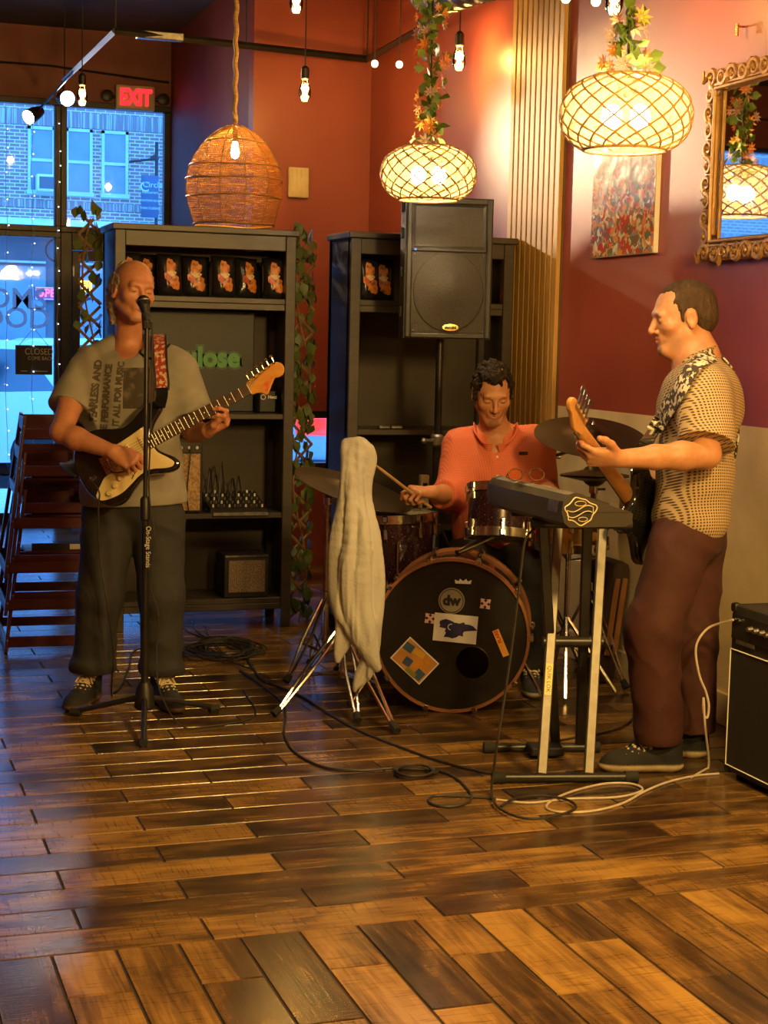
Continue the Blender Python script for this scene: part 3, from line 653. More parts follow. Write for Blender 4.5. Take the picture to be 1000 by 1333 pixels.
# ---- exit sign
a, b = WY(151, 109, YS-.06), WY(202, 145, YS-.06); cx, cz = (a.x+b.x)/2, (a.z+b.z)/2
ex = thing('exit_sign', 'lit exit sign with red letters between two emergency lamps', 'exit sign', (cx, YS, cz))
MB().b2((a.x, YS-.06, b.z), (b.x, YS, a.z), ch=.014).build('housing', mat('exit_housing', (.55, .45, .34), .4, c2=(.48, .38, .28), scale=6), ex)
text_mb('EXIT', .165, frame((cx, YS-.064, cz-.004), x=(1, 0, 0), y=(0, 0, 1)), extrude=.003, bold=.007, width=.72).build('lettering', glow('exit_red', (1.0, .015, .02), 1.6), ex)
for s in (-1, 1):
    q = Vector((cx+s*.215, YS-.04, cz)); hd = MB().lathe([(.03, -.03), (.042, 0), (.045, .03), (.03, .036), (.002, .036)], 16, frame(q, x=(1, 0, 0), z=(0, -1, 0))).build('emergency_lamp', 'frame', ex)
    MB().cyl(q, (cx+s*.15, YS-.03, cz), .012).build('bracket', 'frame', hd)
# ---- wall box
a, b = WY(376, 217, YB-.03), WY(402, 258, YB-.03)
wx_ = thing('wall_box', 'small beige ribbed box on the red back wall', 'wall box', ((a.x+b.x)/2, YB, b.z))
MB().b2((a.x, YB-.035, b.z), (b.x, YB, a.z), ch=.006).build('cover', 'cream', wx_)
for i in range(4): x = a.x+(b.x-a.x)*(i+.6)/4.2; MB().b2((x-.006, YB-.041, b.z+.015), (x+.006, YB-.034, a.z-.015), ch=.002).build('rib', 'cream', wx_)
# ---- poster
def poster_mat():
    m = bpy.data.materials.new('poster_print'); m.use_nodes = True; N = m.node_tree.nodes; L = m.node_tree.links; b = N['Principled BSDF']
    tc = N.new('ShaderNodeTexCoord'); v = N.new('ShaderNodeTexVoronoi'); v.inputs['Scale'].default_value = 46; n = N.new('ShaderNodeTexNoise'); n.inputs['Scale'].default_value = 9
    ad = N.new('ShaderNodeMixRGB'); ad.inputs[0].default_value = .12; L.new(tc.outputs['Object'], ad.inputs[1]); L.new(n.outputs['Color'], ad.inputs[2]); L.new(ad.outputs[0], v.inputs['Vector'])
    cr = N.new('ShaderNodeValToRGB'); sp_ = N.new('ShaderNodeSeparateColor'); L.new(v.outputs['Color'], sp_.inputs[0]); L.new(sp_.outputs[0], cr.inputs[0]); cr.color_ramp.interpolation = 'CONSTANT'
    e = cr.color_ramp.elements; e[0].color = (.5, .06, .04, 1); e[1].position = .93; e[1].color = (.75, .7, .55, 1)
    for p, c_ in ((.16, (.62, .30, .10, 1)), (.30, (.22, .12, .07, 1)), (.44, (.6, .52, .36, 1)), (.58, (.12, .17, .10, 1)), (.68, (.7, .22, .06, 1)), (.80, (.25, .25, .27, 1))): e.new(p).color = c_
    # calm pale top (sky over a market street), crowded below
    sx = N.new('ShaderNodeSeparateXYZ'); L.new(tc.outputs['Object'], sx.inputs[0]); mr = N.new('ShaderNodeMapRange'); mr.inputs[1].default_value = .27; mr.inputs[2].default_value = .42; L.new(sx.outputs[2], mr.inputs[0])
    n2 = N.new('ShaderNodeTexNoise'); n2.inputs['Scale'].default_value = 7; L.new(tc.outputs['Object'], n2.inputs['Vector'])
    mu = N.new('ShaderNodeMath'); mu.operation = 'MULTIPLY'; L.new(mr.outputs[0], mu.inputs[0]); L.new(n2.outputs[0], mu.inputs[1]); m2 = N.new('ShaderNodeMath'); m2.operation = 'MULTIPLY'; m2.inputs[1].default_value = 1.5; L.new(mu.outputs[0], m2.inputs[0])
    mx = N.new('ShaderNodeMix'); mx.data_type = 'RGBA'; L.new(m2.outputs[0], mx.inputs[0]); L.new(cr.outputs[0], mx.inputs[6]); mx.inputs[7].default_value = (.62, .56, .42, 1)
    L.new(mx.outputs[2], b.inputs['Base Color']); b.inputs['Roughness'].default_value = .18; bp = N.new('ShaderNodeBump'); bp.inputs['Strength'].default_value = .25; bp.inputs['Distance'].default_value = .02; L.new(n2.outputs[0], bp.inputs['Height']); L.new(bp.outputs[0], b.inputs['Normal']); return m
po = thing('poster', 'glossy crowded market scene poster on the red wall', 'poster', (XR, 6.39, 1.855))
MB().b2((XR-.022, 6.105, 1.857), (XR, 6.70, 2.42), ch=.002).build('board', 'paper', po)
MB().b2((XR-.0245, 6.108, 1.860), (XR-.0215, 6.697, 2.417)).build('print', poster_mat(), po)
# ---- gilt mirror
M['gilt'] = mat('carved_gilt_wood', (.42, .22, .06), .42, .25, c2=(.28, .13, .03), scale=14, bump=.25, bscale=50)
M['mirror'] = mat('mirror_glass', (.85, .87, .88), .02, 1.0, c2=(.8, .82, .84), scale=2)
mi = thing('wall_mirror', 'wall mirror in a carved gilded scrollwork frame', 'mirror', (XR, 5.2, 1.79))
y0, y1, z0, z1, fw = 4.70, 5.705, 1.79, 2.55, .10
MB().b2((XR-.022, y0+fw, z0+fw), (XR-.016, y1-fw, z1-fw)).build('mirror_glass', 'mirror', mi)
MB().b2((XR-.016, y0+.02, z0+.02), (XR, y1-.02, z1-.02)).build('backing', 'gilt', mi)
for k, (a, b) in enumerate((((y0, z0), (y1, z0+fw)), ((y0, z1-fw), (y1, z1)), ((y0, z0+fw), (y0+fw, z1-fw)), ((y1-fw, z0+fw), (y1, z1-fw)))):
    ins = .012; MB().b2((XR-.035, a[0]+ins, a[1]+ins), (XR-.0005, b[0]-ins, b[1]-ins), ch=.008).build('frame_rail', 'gilt', mi)
for d, th in ((.088, .055), (.072, .045)):
    a, b, c_, e = y0+d, y1-d, z0+d, z1-d; MB().tube([(XR-th+.012, a, c_), (XR-th+.012, b, c_), (XR-th+.012, b, e), (XR-th+.012, a, e)], .009, 6, True, up=(1, 0, 0)).build('inner_moulding', 'gilt', mi)
spi = [(.028*(1-i/26)*math.cos(i*.42), .028*(1-i/26)*math.sin(i*.42)) for i in range(22)]
scr = MB().tube([(-.0, p[0], p[1]) for p in spi], [.0105-.0003*i for i in range(22)], 6); scr.tube([(0, .028, 0), (0, .045, -.02), (0, .062, .012)], [.010, .008, .004], 6).sph((-.004, 0, 0), .009, 8)
SC = template(scr, 'scroll', 'gilt')
rnd = random.Random(2)
for k in range(13):   # along bottom and top
    for zz, s in ((z0+.045, 1), (z1-.045, -1)): piece(SC, 'scroll', mi, T(XR-.036, y0+.04+k*.0765, zz) @ Matrix.Rotation(rnd.uniform(-.4, .4)+(PI if k % 2 else 0), 4, 'X') @ Matrix.Scale(1.25, 4))
for k in range(9):
    for yy in (y0+.04, y1-.04): piece(SC, 'scroll', mi, T(XR-.036, yy, z0+.11+k*.068) @ Matrix.Rotation(PI/2+rnd.uniform(-.4, .4)+(PI if k % 2 else 0), 4, 'X') @ Matrix.Scale(1.15, 4))
q = WX(966, 40, XR-.01); hk = MB().cyl((XR-.03, q.y, q.z-.02), (XR-.03, q.y, q.z+.025), .006).cyl((XR-.03, q.y, q.z+.015), (XR, q.y, q.z+.015), .004).build('wall_peg', 'brass'); tag(hk, 'tiny brass hook in place of a pale glint above the gilt mirror', 'peg')  # small brass piece added for a pale glint on the wall
# ================================================================== bookcases
M['case'] = mat('dark_stained_case', (.062, .046, .033), .42, c2=(.046, .034, .024), scale=6, stretch=(1, 1, 6), bump=.06, bscale=60)
M['caseback'] = mat('case_back_panel', (.062, .046, .033), .6, c2=(.046, .034, .024), scale=3)
def bookcase(label, x0, x1, y0, d, zs, H=2.0):
    b = thing('bookcase', label, 'bookcase', ((x0+x1)/2, y0+d/2, 0), 'tall dark bookcases'); y1 = y0+d; p = .052
    for x, s in ((x0, 1), (x1, -1)):
        MB().b2((x, y0+.02, .08), (x+s*.022, y1, H-.03), ch=.002).build('side_panel', 'case', b)
        for yy in (y0, y1-.05): MB().b2((x, yy, 0), (x+s*p, yy+.05, H-.03), ch=.003).build('post', 'case', b)
    MB().b2((x0-.015, y0-.015, H-.03), (x1+.015, y1+.005, H), ch=.004).build('top_board', 'case', b)
    MB().b2((x0+p, y0+.005, H-.105), (x1-p, y0+.03, H-.03), ch=.003).build('top_rail', 'case', b)
    MB().b2((x0+.02, y1-.012, .1), (x1-.02, y1, H-.03)).build('back_panel', 'caseback', b)
    for z in zs:
        MB().b2((x0+.02, y0+.012, z-.028), (x1-.02, y1-.012, z), ch=.003).build('shelf_board', 'case', b)
    for z in zs[:1]+zs[-1:]: MB().b2((x0+p, y0+.008, z-.06), (x1-p, y0+.028, z-.028), ch=.003).build('shelf_rail', 'case', b)
    return b
A0, A1, AY = 1.306, 2.212, 7.86
bookcase('tall dark bookcase behind the singer with a row of snack bags', A0, A1, AY, .36, [1.66, 1.085, .585, .15])
C0, C1, CY = 2.385, 3.240, 7.50
bookcase('tall dark bookcase behind the drummer and the loudspeaker', C0, C1, CY, .36, [1.66, 1.03, .55, .15], H=1.985)
# ---- snack bags
M['bagfoil'] = mat('dark_foil_bag', (.012, .012, .018), .22, .2, c2=(.03, .025, .02), scale=14, bump=.35, bscale=22)
M['bagorange'] = mat('orange_print', (.66, .22, .03), .35, c2=(.16, .05, .02), scale=42, contrast=(.52, .66))
M['bagpale'] = mat('pale_print', (.75, .62, .36), .35, c2=(.6, .35, .1), scale=40)
M['bagred'] = mat('red_print', (.5, .07, .03), .35, c2=(.6, .16, .05), scale=30)
BW, BH = .15, .205
def bagd(u, v): # half thickness at u,v in -1..1
    e = max(0, 1-abs(u)**3.2)*max(0, 1-abs(v)**4)
    return .036*e**.6+.002+.003*math.sin(u*9+v*3)*e
def snack_bag(label, pos, yaw, lean, w=1.0, foil='bagfoil', group='snack bags on the top shelves', roll=0):
    A = T(*pos) @ rotz(yaw) @ Matrix.Rotation(lean, 4, 'X') @ Matrix.Rotation(roll, 4, 'Y'); b = thing('snack_bag', label, 'snack bag', pos, group)
    nu, nv = 12, 16; vs = []; fs = []
    for s in (-1, 1):
        for j in range(nv+1):
            for i in range(nu+1):
                u, v = i/nu*2-1, j/nv*2-1; cr = .006*math.sin(i*3.1)*(abs(v) > .9)
                vs.append((u*BW/2*w*(1-.06*(1-v*v)), s*bagd(u, v)+cr, BH/2*(1+v)))
    m = (nu+1)*(nv+1)
    for s in (0, 1):
        for j in range(nv):
            for i in range(nu):
                q = [s*m+j*(nu+1)+i, s*m+j*(nu+1)+i+1, s*m+(j+1)*(nu+1)+i+1, s*m+(j+1)*(nu+1)+i]; fs.append(tuple(q if s == 0 else q[::-1]))
    edge = [j*(nu+1) for j in range(nv+1)]
    for e0 in (edge, [j*(nu+1)+nu for j in range(nv+1)], list(range(nu+1)), [nv*(nu+1)+i for i in range(nu+1)]):
        for a, c in zip(e0, e0[1:]): fs.append((a, c, c+m, a+m))
    MB().add(vs, fs, A).build('pouch', foil, b, smooth=60)
    def blob(name, m_, cu, cv, ru, rv, off, k=16, ang=0):
        vv = [(cu*BW/2*w, -bagd(cu, cv)-off, BH/2*(1+cv))]
        for i in range(k):
            a = 2*PI*i/k; jg = 1+.16*math.sin(3*a+cv*5)+.12*math.sin(7*a+cu*9); du, dv = ru*math.cos(a)*jg, rv*math.sin(a)*jg; u, v = cu+du*math.cos(ang)-dv*math.sin(ang), cv+du*math.sin(ang)+dv*math.cos(ang)
            vv.append((u*BW/2*w, -bagd(u, v)-off, BH/2*(1+v)))
        MB().add(vv, [(0, i+1, (i+1) % k+1) for i in range(k)], A).build(name, m_, b)
    blob('printed_art', 'bagorange', -.05, .38, .40, .34, .0025); blob('printed_art', 'bagred', -.3, -.1, .28, .3, .0022, ang=.4)
    blob('printed_art', 'bagpale', .0, .02, .34, .13, .003); blob('printed_art', 'bagorange', .22, -.42, .42, .34, .0028)
    return b
for k, (px, w, yaw, roll) in enumerate(((168, .80, .1, 0), (194, .85, -.12, .03), (221, .85, .15, -.02), (258, 1.0, .0, .02), (290, .85, .1, 0), (326, .9, .35, .03), (356, .84, -.05, .0))):
    q = WY(px, 370, AY+.1); snack_bag(['snack bag at the end post behind the singer head', 'snack bag second from the end post behind the singer', 'dark snack bag with narrow orange art beside the singer head', 'widest snack bag, near the middle of the shelf', 'snack bag between the widest one and the angled one', 'snack bag turned at an angle on the shelf', 'snack bag nearest the trellis post of its shelf'][k], (q.x, AY+(.08 if k % 2 == 0 else .175), 1.661), yaw, -.12, w, roll=roll)
for k, px in enumerate((478, 499)):
    q = WY(px, 370, CY+.10); snack_bag(['snack bag beside the left post of the loudspeaker bookcase', 'snack bag half hidden by the loudspeaker'][k], (q.x+.02*k, CY+.08+.095*k, 1.661), .1-.2*k, -.12, .85)
q = WY(651, 370, CY+.1); snack_bag('orange-red snack bag lying right of the loudspeaker', (q.x-.10, CY+.12, 1.694), .3, -1.25, 1.0, 'bagred')
q = WY(342, 320, AY+.3); tag(MB().b2((q.x-.085, AY+.33, q.z-.03), (q.x+.015, AY+.3485, q.z+.03), ch=.004).build('outlet_box', 'cream'), 'small pale outlet box on the back above the snack bags', 'outlet')
# ---- sign board / television
z0, z1 = WY(270, 525, AY+.22).z, WY(270, 404, AY+.22).z; xr = WY(331, 450, AY+.22).x; yb = AY+.22
bo = thing('logo_board', 'black board with green outlined lettering inside the bookcase', 'sign board', ((A0+xr)/2, yb, z0))
MB().b2((A0+.06, yb, 1.0855), (xr, yb+.03, z1), ch=.004).build('panel', 'black', bo)
M['greenprint'] = mat('green_print', (.10, .34, .10), .5, c2=(.08, .28, .08), scale=10); M['darkgreen'] = mat('dark_green_print', (.03, .09, .03), .5, c2=(.04, .11, .04), scale=10)
q = WY(276, 466, yb); fr = frame((q.x, yb-.0015, q.z), x=(1, 0, 0), y=(0, 0, 1))
text_mb('ulose', .135, fr, bold=.016).build('letter_outline', 'darkgreen', bo); text_mb('ulose', .135, fr @ T(0, 0, .001), bold=.006).build('lettering', 'greenprint', bo)
q = WY(350, 517, AY+.12); bx_ = thing('receiver_box', 'black electronics box with a small pale logo beside the sign board', 'receiver', (2.08, AY+.2, 1.086))
MB().b2((xr+.004, AY+.12, 1.086), (A1-.06, AY+.33, 1.20), ch=.006).build('casing', 'black', bx_)
MB().tube([(q.x-.03+.012*math.cos(a), AY+.118, q.z+.012*math.sin(a)) for a in np.linspace(0, 2*PI, 16)[:-1]], .0022, 5, True).build('logo_ring', 'paper', bx_)
text_mb('Next', .022, frame((q.x+.018, AY+.1185, q.z), x=(1, 0, 0), y=(0, 0, 1)), bold=.001).build('lettering', 'paper', bx_)
# ---- amps and mixer in the bookcase
M['tweed'] = mat('grille_cloth', (.30, .17, .07), .8, c2=(.5, .32, .15), scale=90, contrast=(.4, .6), bump=.3, bscale=150)
M['tolex'] = mat('black_tolex', (.020, .016, .013), .6, c2=(.028, .023, .018), scale=60, bump=.4, bscale=220)
xa, xb = 1.36, WY(265, 620, AY+.01).x; zt_ = WY(250, 571, AY+.01).z
am = thing('guitar_amp', 'combo guitar amp with tan grille cloth on the bookcase shelf', 'amplifier', ((xa+xb)/2, AY+.14, .586), 'amps in the bookcase')
MB().b2((xa, AY+.02, .586), (xb, AY+.26, zt_), ch=.012).build('cabinet', 'tolex', am)
MB().b2((xa+.02, AY+.012, .60), (xb-.016, AY+.021, zt_-.075), ch=.003).build('grille', 'tweed', am)
MB().b2((xa+.02, AY+.013, zt_-.07), (xb-.016, AY+.021, zt_-.02)).build('control_panel', 'blackmetal', am)
for i in range(6): MB().cyl((xb-.035-i*.04, AY+.013, zt_-.045), (xb-.035-i*.04, AY, zt_-.045), .009, .007).build('knob', 'cream', am)
MB().tube(bez([(xb-.12, AY+.14, zt_-.002), (xb-.11, AY+.14, zt_+.018), (xb-.05, AY+.14, zt_+.018), (xb-.04, AY+.14, zt_-.002)], 4), .007, 6).build('handle', 'cream', am)
MB().tube(bez([(xb-.07, AY+.01, zt_-.05), (xb-.07, AY-.01, .9), (xb-.085, AY-.004, .7), (xb-.075, AY+.004, .60)], 6), .003, 5).build('lead', 'cable', am)
mx_ = thing('mixing_desk', 'small mixing desk bristling with knobs and plugged leads', 'mixer', (1.93, AY+.12, .586))
xa, xb = WY(272, 660, AY+.05).x, WY(346, 660, AY+.05).x
MB().add([(xa, AY+.02, .586), (xb, AY+.02, .586), (xb, AY+.28, .586), (xa, AY+.28, .586), (xa, AY+.02, .606), (xb, AY+.02, .606), (xb, AY+.28, .67), (xa, AY+.28, .67)], [(0, 3, 2, 1), (4, 5, 6, 7), (0, 1, 5, 4), (1, 2, 6, 5), (2, 3, 7, 6), (3, 0, 4, 7)]).build('desk_body', 'blackmetal', mx_)
kb = template(MB().lathe([(.006, 0), (.005, .014), (.001, .015)], 8), 'knob', 'white'); kr = template(MB().lathe([(.006, 0), (.005, .014), (.001, .015)], 8), 'knob', 'steel')
for j in range(5):
    for i in range(10): t = .1+.2*j; piece(kb if (i+j) % 3 == 0 else kr, 'knob', mx_, T(xa+.02+(xb-xa-.04)*i/9, AY+.02+.26*t, .606+.064*t))
for i, h in ((0, .13), (1, .10), (2, .16), (4, .08), (5, .09)):
    x = xa+.065+i*.03; MB().tube(bez([(x, AY+.25, .66), (x-.01, AY+.24, .66+h*.6), (x-.03, AY+.20, .66+h), (x-.06, AY+.12, .62), (x-.08, AY+.05, .60)], 5), .004, 5).build('lead', 'cable', mx_)
MB().b2((xa+.01, AY-.004, .572), (xb, AY+.0115, .590), ch=.002).build('front_lip', 'steel', mx_)
xa, xb = WY(292, 750, AY+.02).x, WY(350, 750, AY+.02).x; zb, zt_ = .151, WY(320, 722, AY+.02).z
pa = thing('practice_amp', 'small practice amp with perforated grille on the lowest shelf', 'amplifier', ((xa+xb)/2, AY+.12, .151), 'amps in the bookcase')
MB().b2((xa, AY+.02, zb), (xb, AY+.22, zt_), ch=.01).build('cabinet', 'tolex', pa)
MB().b2((xa+.022, AY+.014, zb+.03), (xb-.022, AY+.021, zt_-.03)).build('grille', mat('perforated_grille', (.16, .11, .07), .5, .3, c2=(.36, .26, .16), scale=160, contrast=(.45, .55)), pa)
MB().b2((xa+.005, AY+.016, zt_-.012), (xb-.005, AY+.024, zt_-.003)).build('top_trim', 'steel', pa)
# cables and small boxes on bookcase by the drummer
for k, p in enumerate(((500, 527), (516, 528))):
    q = WY(p[0], p[1], CY+.06); tag(MB().b2((q.x-.03, CY+.04, 1.031), (q.x+.03, CY+.07, 1.047), ch=.004).build('adapter', 'steel'), ['small grey adapter lying on the shelf below the loudspeaker, left one', 'small grey adapter on the shelf, nearer the speaker pole'][k], 'adapter', 'adapters on the shelf')
q = WY(549, 632, CY+.10); ps = thing('power_strip', 'pale upright outlet strip on the bookcase behind the drummer hand', 'power strip', (q.x, CY+.3, .551))
MB().b2((q.x-.024, CY+.05, .551), (q.x+.024, CY+.085, .80), ch=.006).build('casing', 'cream', ps)
for i in range(4): MB().b2((q.x-.012, CY+.048, .585+i*.05), (q.x+.012, CY+.051, .61+i*.05)).build('socket', 'black', ps)
# ---- trellis with ivy
M['lath'] = mat('trellis_lath', (.16, .09, .04), .7, c2=(.24, .14, .07), scale=20)
def trellis(label, x0, x1, y, z0, z1, nleaf, seed, lab2):
    t = thing('ivy_trellis', label, 'trellis', ((x0+x1)/2, y, z0)); rnd = random.Random(seed); W = x1-x0; H = z1-z0; st = .115
    for fam in (1, -1):
        k = -int(W/st)-2
        while k*st < H+W:
            zc = z0+k*st; pts = []
            za, zb = (zc, zc+W) if fam == 1 else (zc+W, zc)
            # clip to z0..z1
            s0, s1 = 0.0, 1.0
            for lim, sg in ((z0, 1), (z1, -1)):
                fa, fb_ = sg*(za-lim), sg*(zb-lim)
                if fa < 0 and fb_ < 0: s0, s1 = 1, 0
                elif fa < 0: s0 = max(s0, -fa/(fb_-fa))
                elif fb_ < 0: s1 = min(s1, fa/(fa-fb_))
            if s1-s0 > .05:
                p0 = Vector((x0+W*s0, y+.004*fam, za+(zb-za)*s0)); p1 = Vector((x0+W*s1, y+.004*fam, za+(zb-za)*s1))
                MB().tube([p0, p1], .0075, 4, up=(0, 1, 0), flat=(1.0, .6)).build('lath', 'lath', t)
            k += 1
    for i in range(nleaf):
        q = Vector((rnd.uniform(x0-.02, x1+.01), y+rnd.uniform(-.05, .01), rnd.uniform(z0, z1+.03))); s = rnd.uniform(.05, .085)
        Mx = T(*q) @ Matrix.Rotation(rnd.uniform(.9, 2.1), 4, 'X') @ Matrix.Rotation(rnd.uniform(0, 6.3), 4, 'Y') @ rotz(rnd.uniform(-.6, .6)) @ Matrix.Scale(s, 4)
        co = [Mx @ Vector(v) for v in leaf_v]; xa_, xb_ = min(c.x for c in co), max(c.x for c in co); ya_ = min(c.y for c in co); zb_ = min(c.z for c in co)
        hi_, lo_ = lab2; dx = min(0, hi_-xb_)+max(0, lo_-xa_); dy = max(0, y-.055-ya_); dz = max(0, .004-zb_)   # leaves stay in the gap beside the bookcase
        piece(LEAF_I, 'leaf', t, T(dx, dy, dz) @ Mx)
    vp = [(x0+W*(.5+.35*math.sin(i*.9)), y-.012, z0+H*i/14) for i in range(15)]
    MB().tube(bez(vp, 4), .005, 5).build('vine_stem', 'lath', t)
trellis('lattice trellis with ivy leaves between the two bookcases', 2.240, 2.358, 8.02, .0, 1.965, 230, 4, (2.367, 2.230))
trellis('narrow ivy trellis beside the left edge of the singer bookcase', 1.17, 1.278, 8.12, .0, 2.03, 90, 8, (1.286, 1.0))
# ---- loudspeaker on a pole
sq = AT(584, 350, 7.42); nrm = (Vector((0, -1, 0)) + Vector((-.16, 0, 0))).normalized(); SA = frame((sq.x, sq.y, 0), y=-nrm, z=(0, 0, 1))
zl, zh = AT(580, 441, 7.42).z, AT(580, 258, 7.42).z; hwid = .205
sk = thing('loudspeaker', 'tall black plastic loudspeaker with round woofer grille on a pole', 'loudspeaker', (sq.x, sq.y, zl))
M['spk'] = mat('speaker_plastic', (.030, .026, .021), .5, c2=(.022, .019, .015), scale=60, bump=.3, bscale=200)
M['grillemetal'] = mat('speaker_grille', (.040, .033, .024), .5, .3, c2=(.022, .018, .013), scale=260, contrast=(.45, .55), bump=.4, bscale=260)
MB().prism([(-hwid, 0), (hwid, 0), (hwid, .12), (hwid*.72, .31), (-hwid*.72, .31), (-hwid, .12)], zl, zh, SA).build('cabinet', 'spk', sk)
hz = zh-.235
MB().b2((-hwid+.004, -.018, zl+.002), (-hwid+.03, .0, zh-.002), SA, .006).b2((hwid-.03, -.018, zl+.002), (hwid-.004, .0, zh-.002), SA, .006).b2((-hwid+.03, -.016, zl+.002), (hwid-.03, 0, zl+.025), SA, .005).b2((-hwid+.03, -.016, zh-.03), (hwid-.03, 0, zh-.002), SA, .005).b2((-hwid+.03, -.014, hz-.012), (hwid-.03, 0, hz+.006), SA, .004).build('front_bezel', 'spk', sk)
hv = []; # horn flare: outer rectangle to inner slot
o_ = [(-hwid+.035, hz+.01), (hwid-.035, hz+.01), (hwid-.035, zh-.035), (-hwid+.035, zh-.035)]; i_ = [(-.05, hz+.075), (.05, hz+.075), (.05, zh-.09), (-.05, zh-.09)]
MB().add([(x, -.006, z) for x, z in o_]+[(x, .05, z) for x, z in i_], [(0, 1, 5, 4), (1, 2, 6, 5), (2, 3, 7, 6), (3, 0, 4, 7)], SA).build('horn_flare', 'spk', sk)
MB().b2((-.052, .046, hz+.07), (.052, .05, zh-.085), SA).build('horn_throat', 'grillemetal', sk)
wz = (zl+hz)/2+.01; pg = []
MB().prism([(x, z) for x, z in ((-hwid+.032, zl+.028), (hwid-.032, zl+.028), (hwid-.032, hz-.014), (-hwid+.032, hz-.014))], 0, .006, SA @ frame((0, -.004, 0), x=(1, 0, 0), y=(0, 0, 1))).build('grille_plate', 'grillemetal', sk)
MB().lathe([(.185, .0), (.182, .004), (.165, .006), (.085, .008), (.06, .015), (.03, .018), (.001, .019)], 40, SA @ frame((0, -.010, wz), x=(1, 0, 0), z=(0, -1, 0)) @ Matrix.Diagonal((.90, .98, 1, 1))).build('woofer_grille', 'grillemetal', sk)
lg = MB().lathe([(.0, .0), (.038, 0), (.038, .003), (.001, .004)], 24, SA @ frame((.012, -.0165, zl+.052), x=(1, 0, 0), z=(0, -1, 0)) @ Matrix.Diagonal((1, .42, 1, 1))).build('badge', 'brass', sk)
text_mb('gemini', .021, SA @ frame((.012, -.0212, zl+.052), x=(1, 0, 0), y=(0, 0, 1)), bold=.0012).build('lettering', 'black', lg)
MB().sph((-hwid+.045, -.018, hz-.004), .005, 8, SA).build('indicator', glow('blue_led', (.1, .2, 1), 1.2), sk)
for z in (zl+.12, zl+.3, zl+.48, zl+.6): MB().box((-hwid-.004, .06, z), (.012, .03, .05), SA, .004).build('side_rib', 'spk', sk)
for x in (-1, 1):
    for z in (zl+.035, hz-.025): MB().sph((x*(hwid-.042), -.01, z), .004, 6, SA).build('screw', 'steel', sk)
pp = SA @ Vector((0, .15, 0))
ss = thing('speaker_stand', 'black tripod speaker stand behind the drum kit', 'speaker stand', (pp.x, pp.y, 0))
MB().cyl((pp.x, pp.y, .9), (pp.x, pp.y, zl+.0), .0175).build('upper_pole', 'blackmetal', ss)
MB().cyl((pp.x, pp.y, .25), (pp.x, pp.y, 1.02), .022).build('lower_pole', 'blackmetal', ss)
zc = WY(560, 553, pp.y).z; MB().lathe([(.025, -.03), (.034, -.02), (.034, .02), (.025, .03)], 14, T(pp.x, pp.y, 1.0)).cyl((pp.x, pp.y, 1.0), (pp.x-.075, pp.y-.03, 1.0), .009).sph((pp.x-.08, pp.y-.032, 1.0), .016, 8).build('collar', 'steel', ss)
MB().lathe([(.022, 0), (.034, .005), (.034, .05), (.022, .055)], 14, T(pp.x, pp.y, .55)).build('leg_hub', 'blackmetal', ss)
for k in range(3):
    a = 2.2+k*2*PI/3; d = Vector((math.cos(a), math.sin(a), 0)); rr = .34 if k != 0 else .34
    lgm = MB().tube([Vector((pp.x, pp.y, .57))+d*.03, Vector((pp.x, pp.y, .012))+d*rr], .011, 6).build('leg', 'blackmetal', ss)
    MB().sph(Vector((pp.x, pp.y, .014))+d*rr, .014, 8).build('rubber_foot', 'rubber', lgm)
    MB().tube([Vector((pp.x, pp.y, .27)), Vector((pp.x, pp.y, .30))+d*.175], .006, 5).build('brace', 'blackmetal', ss)
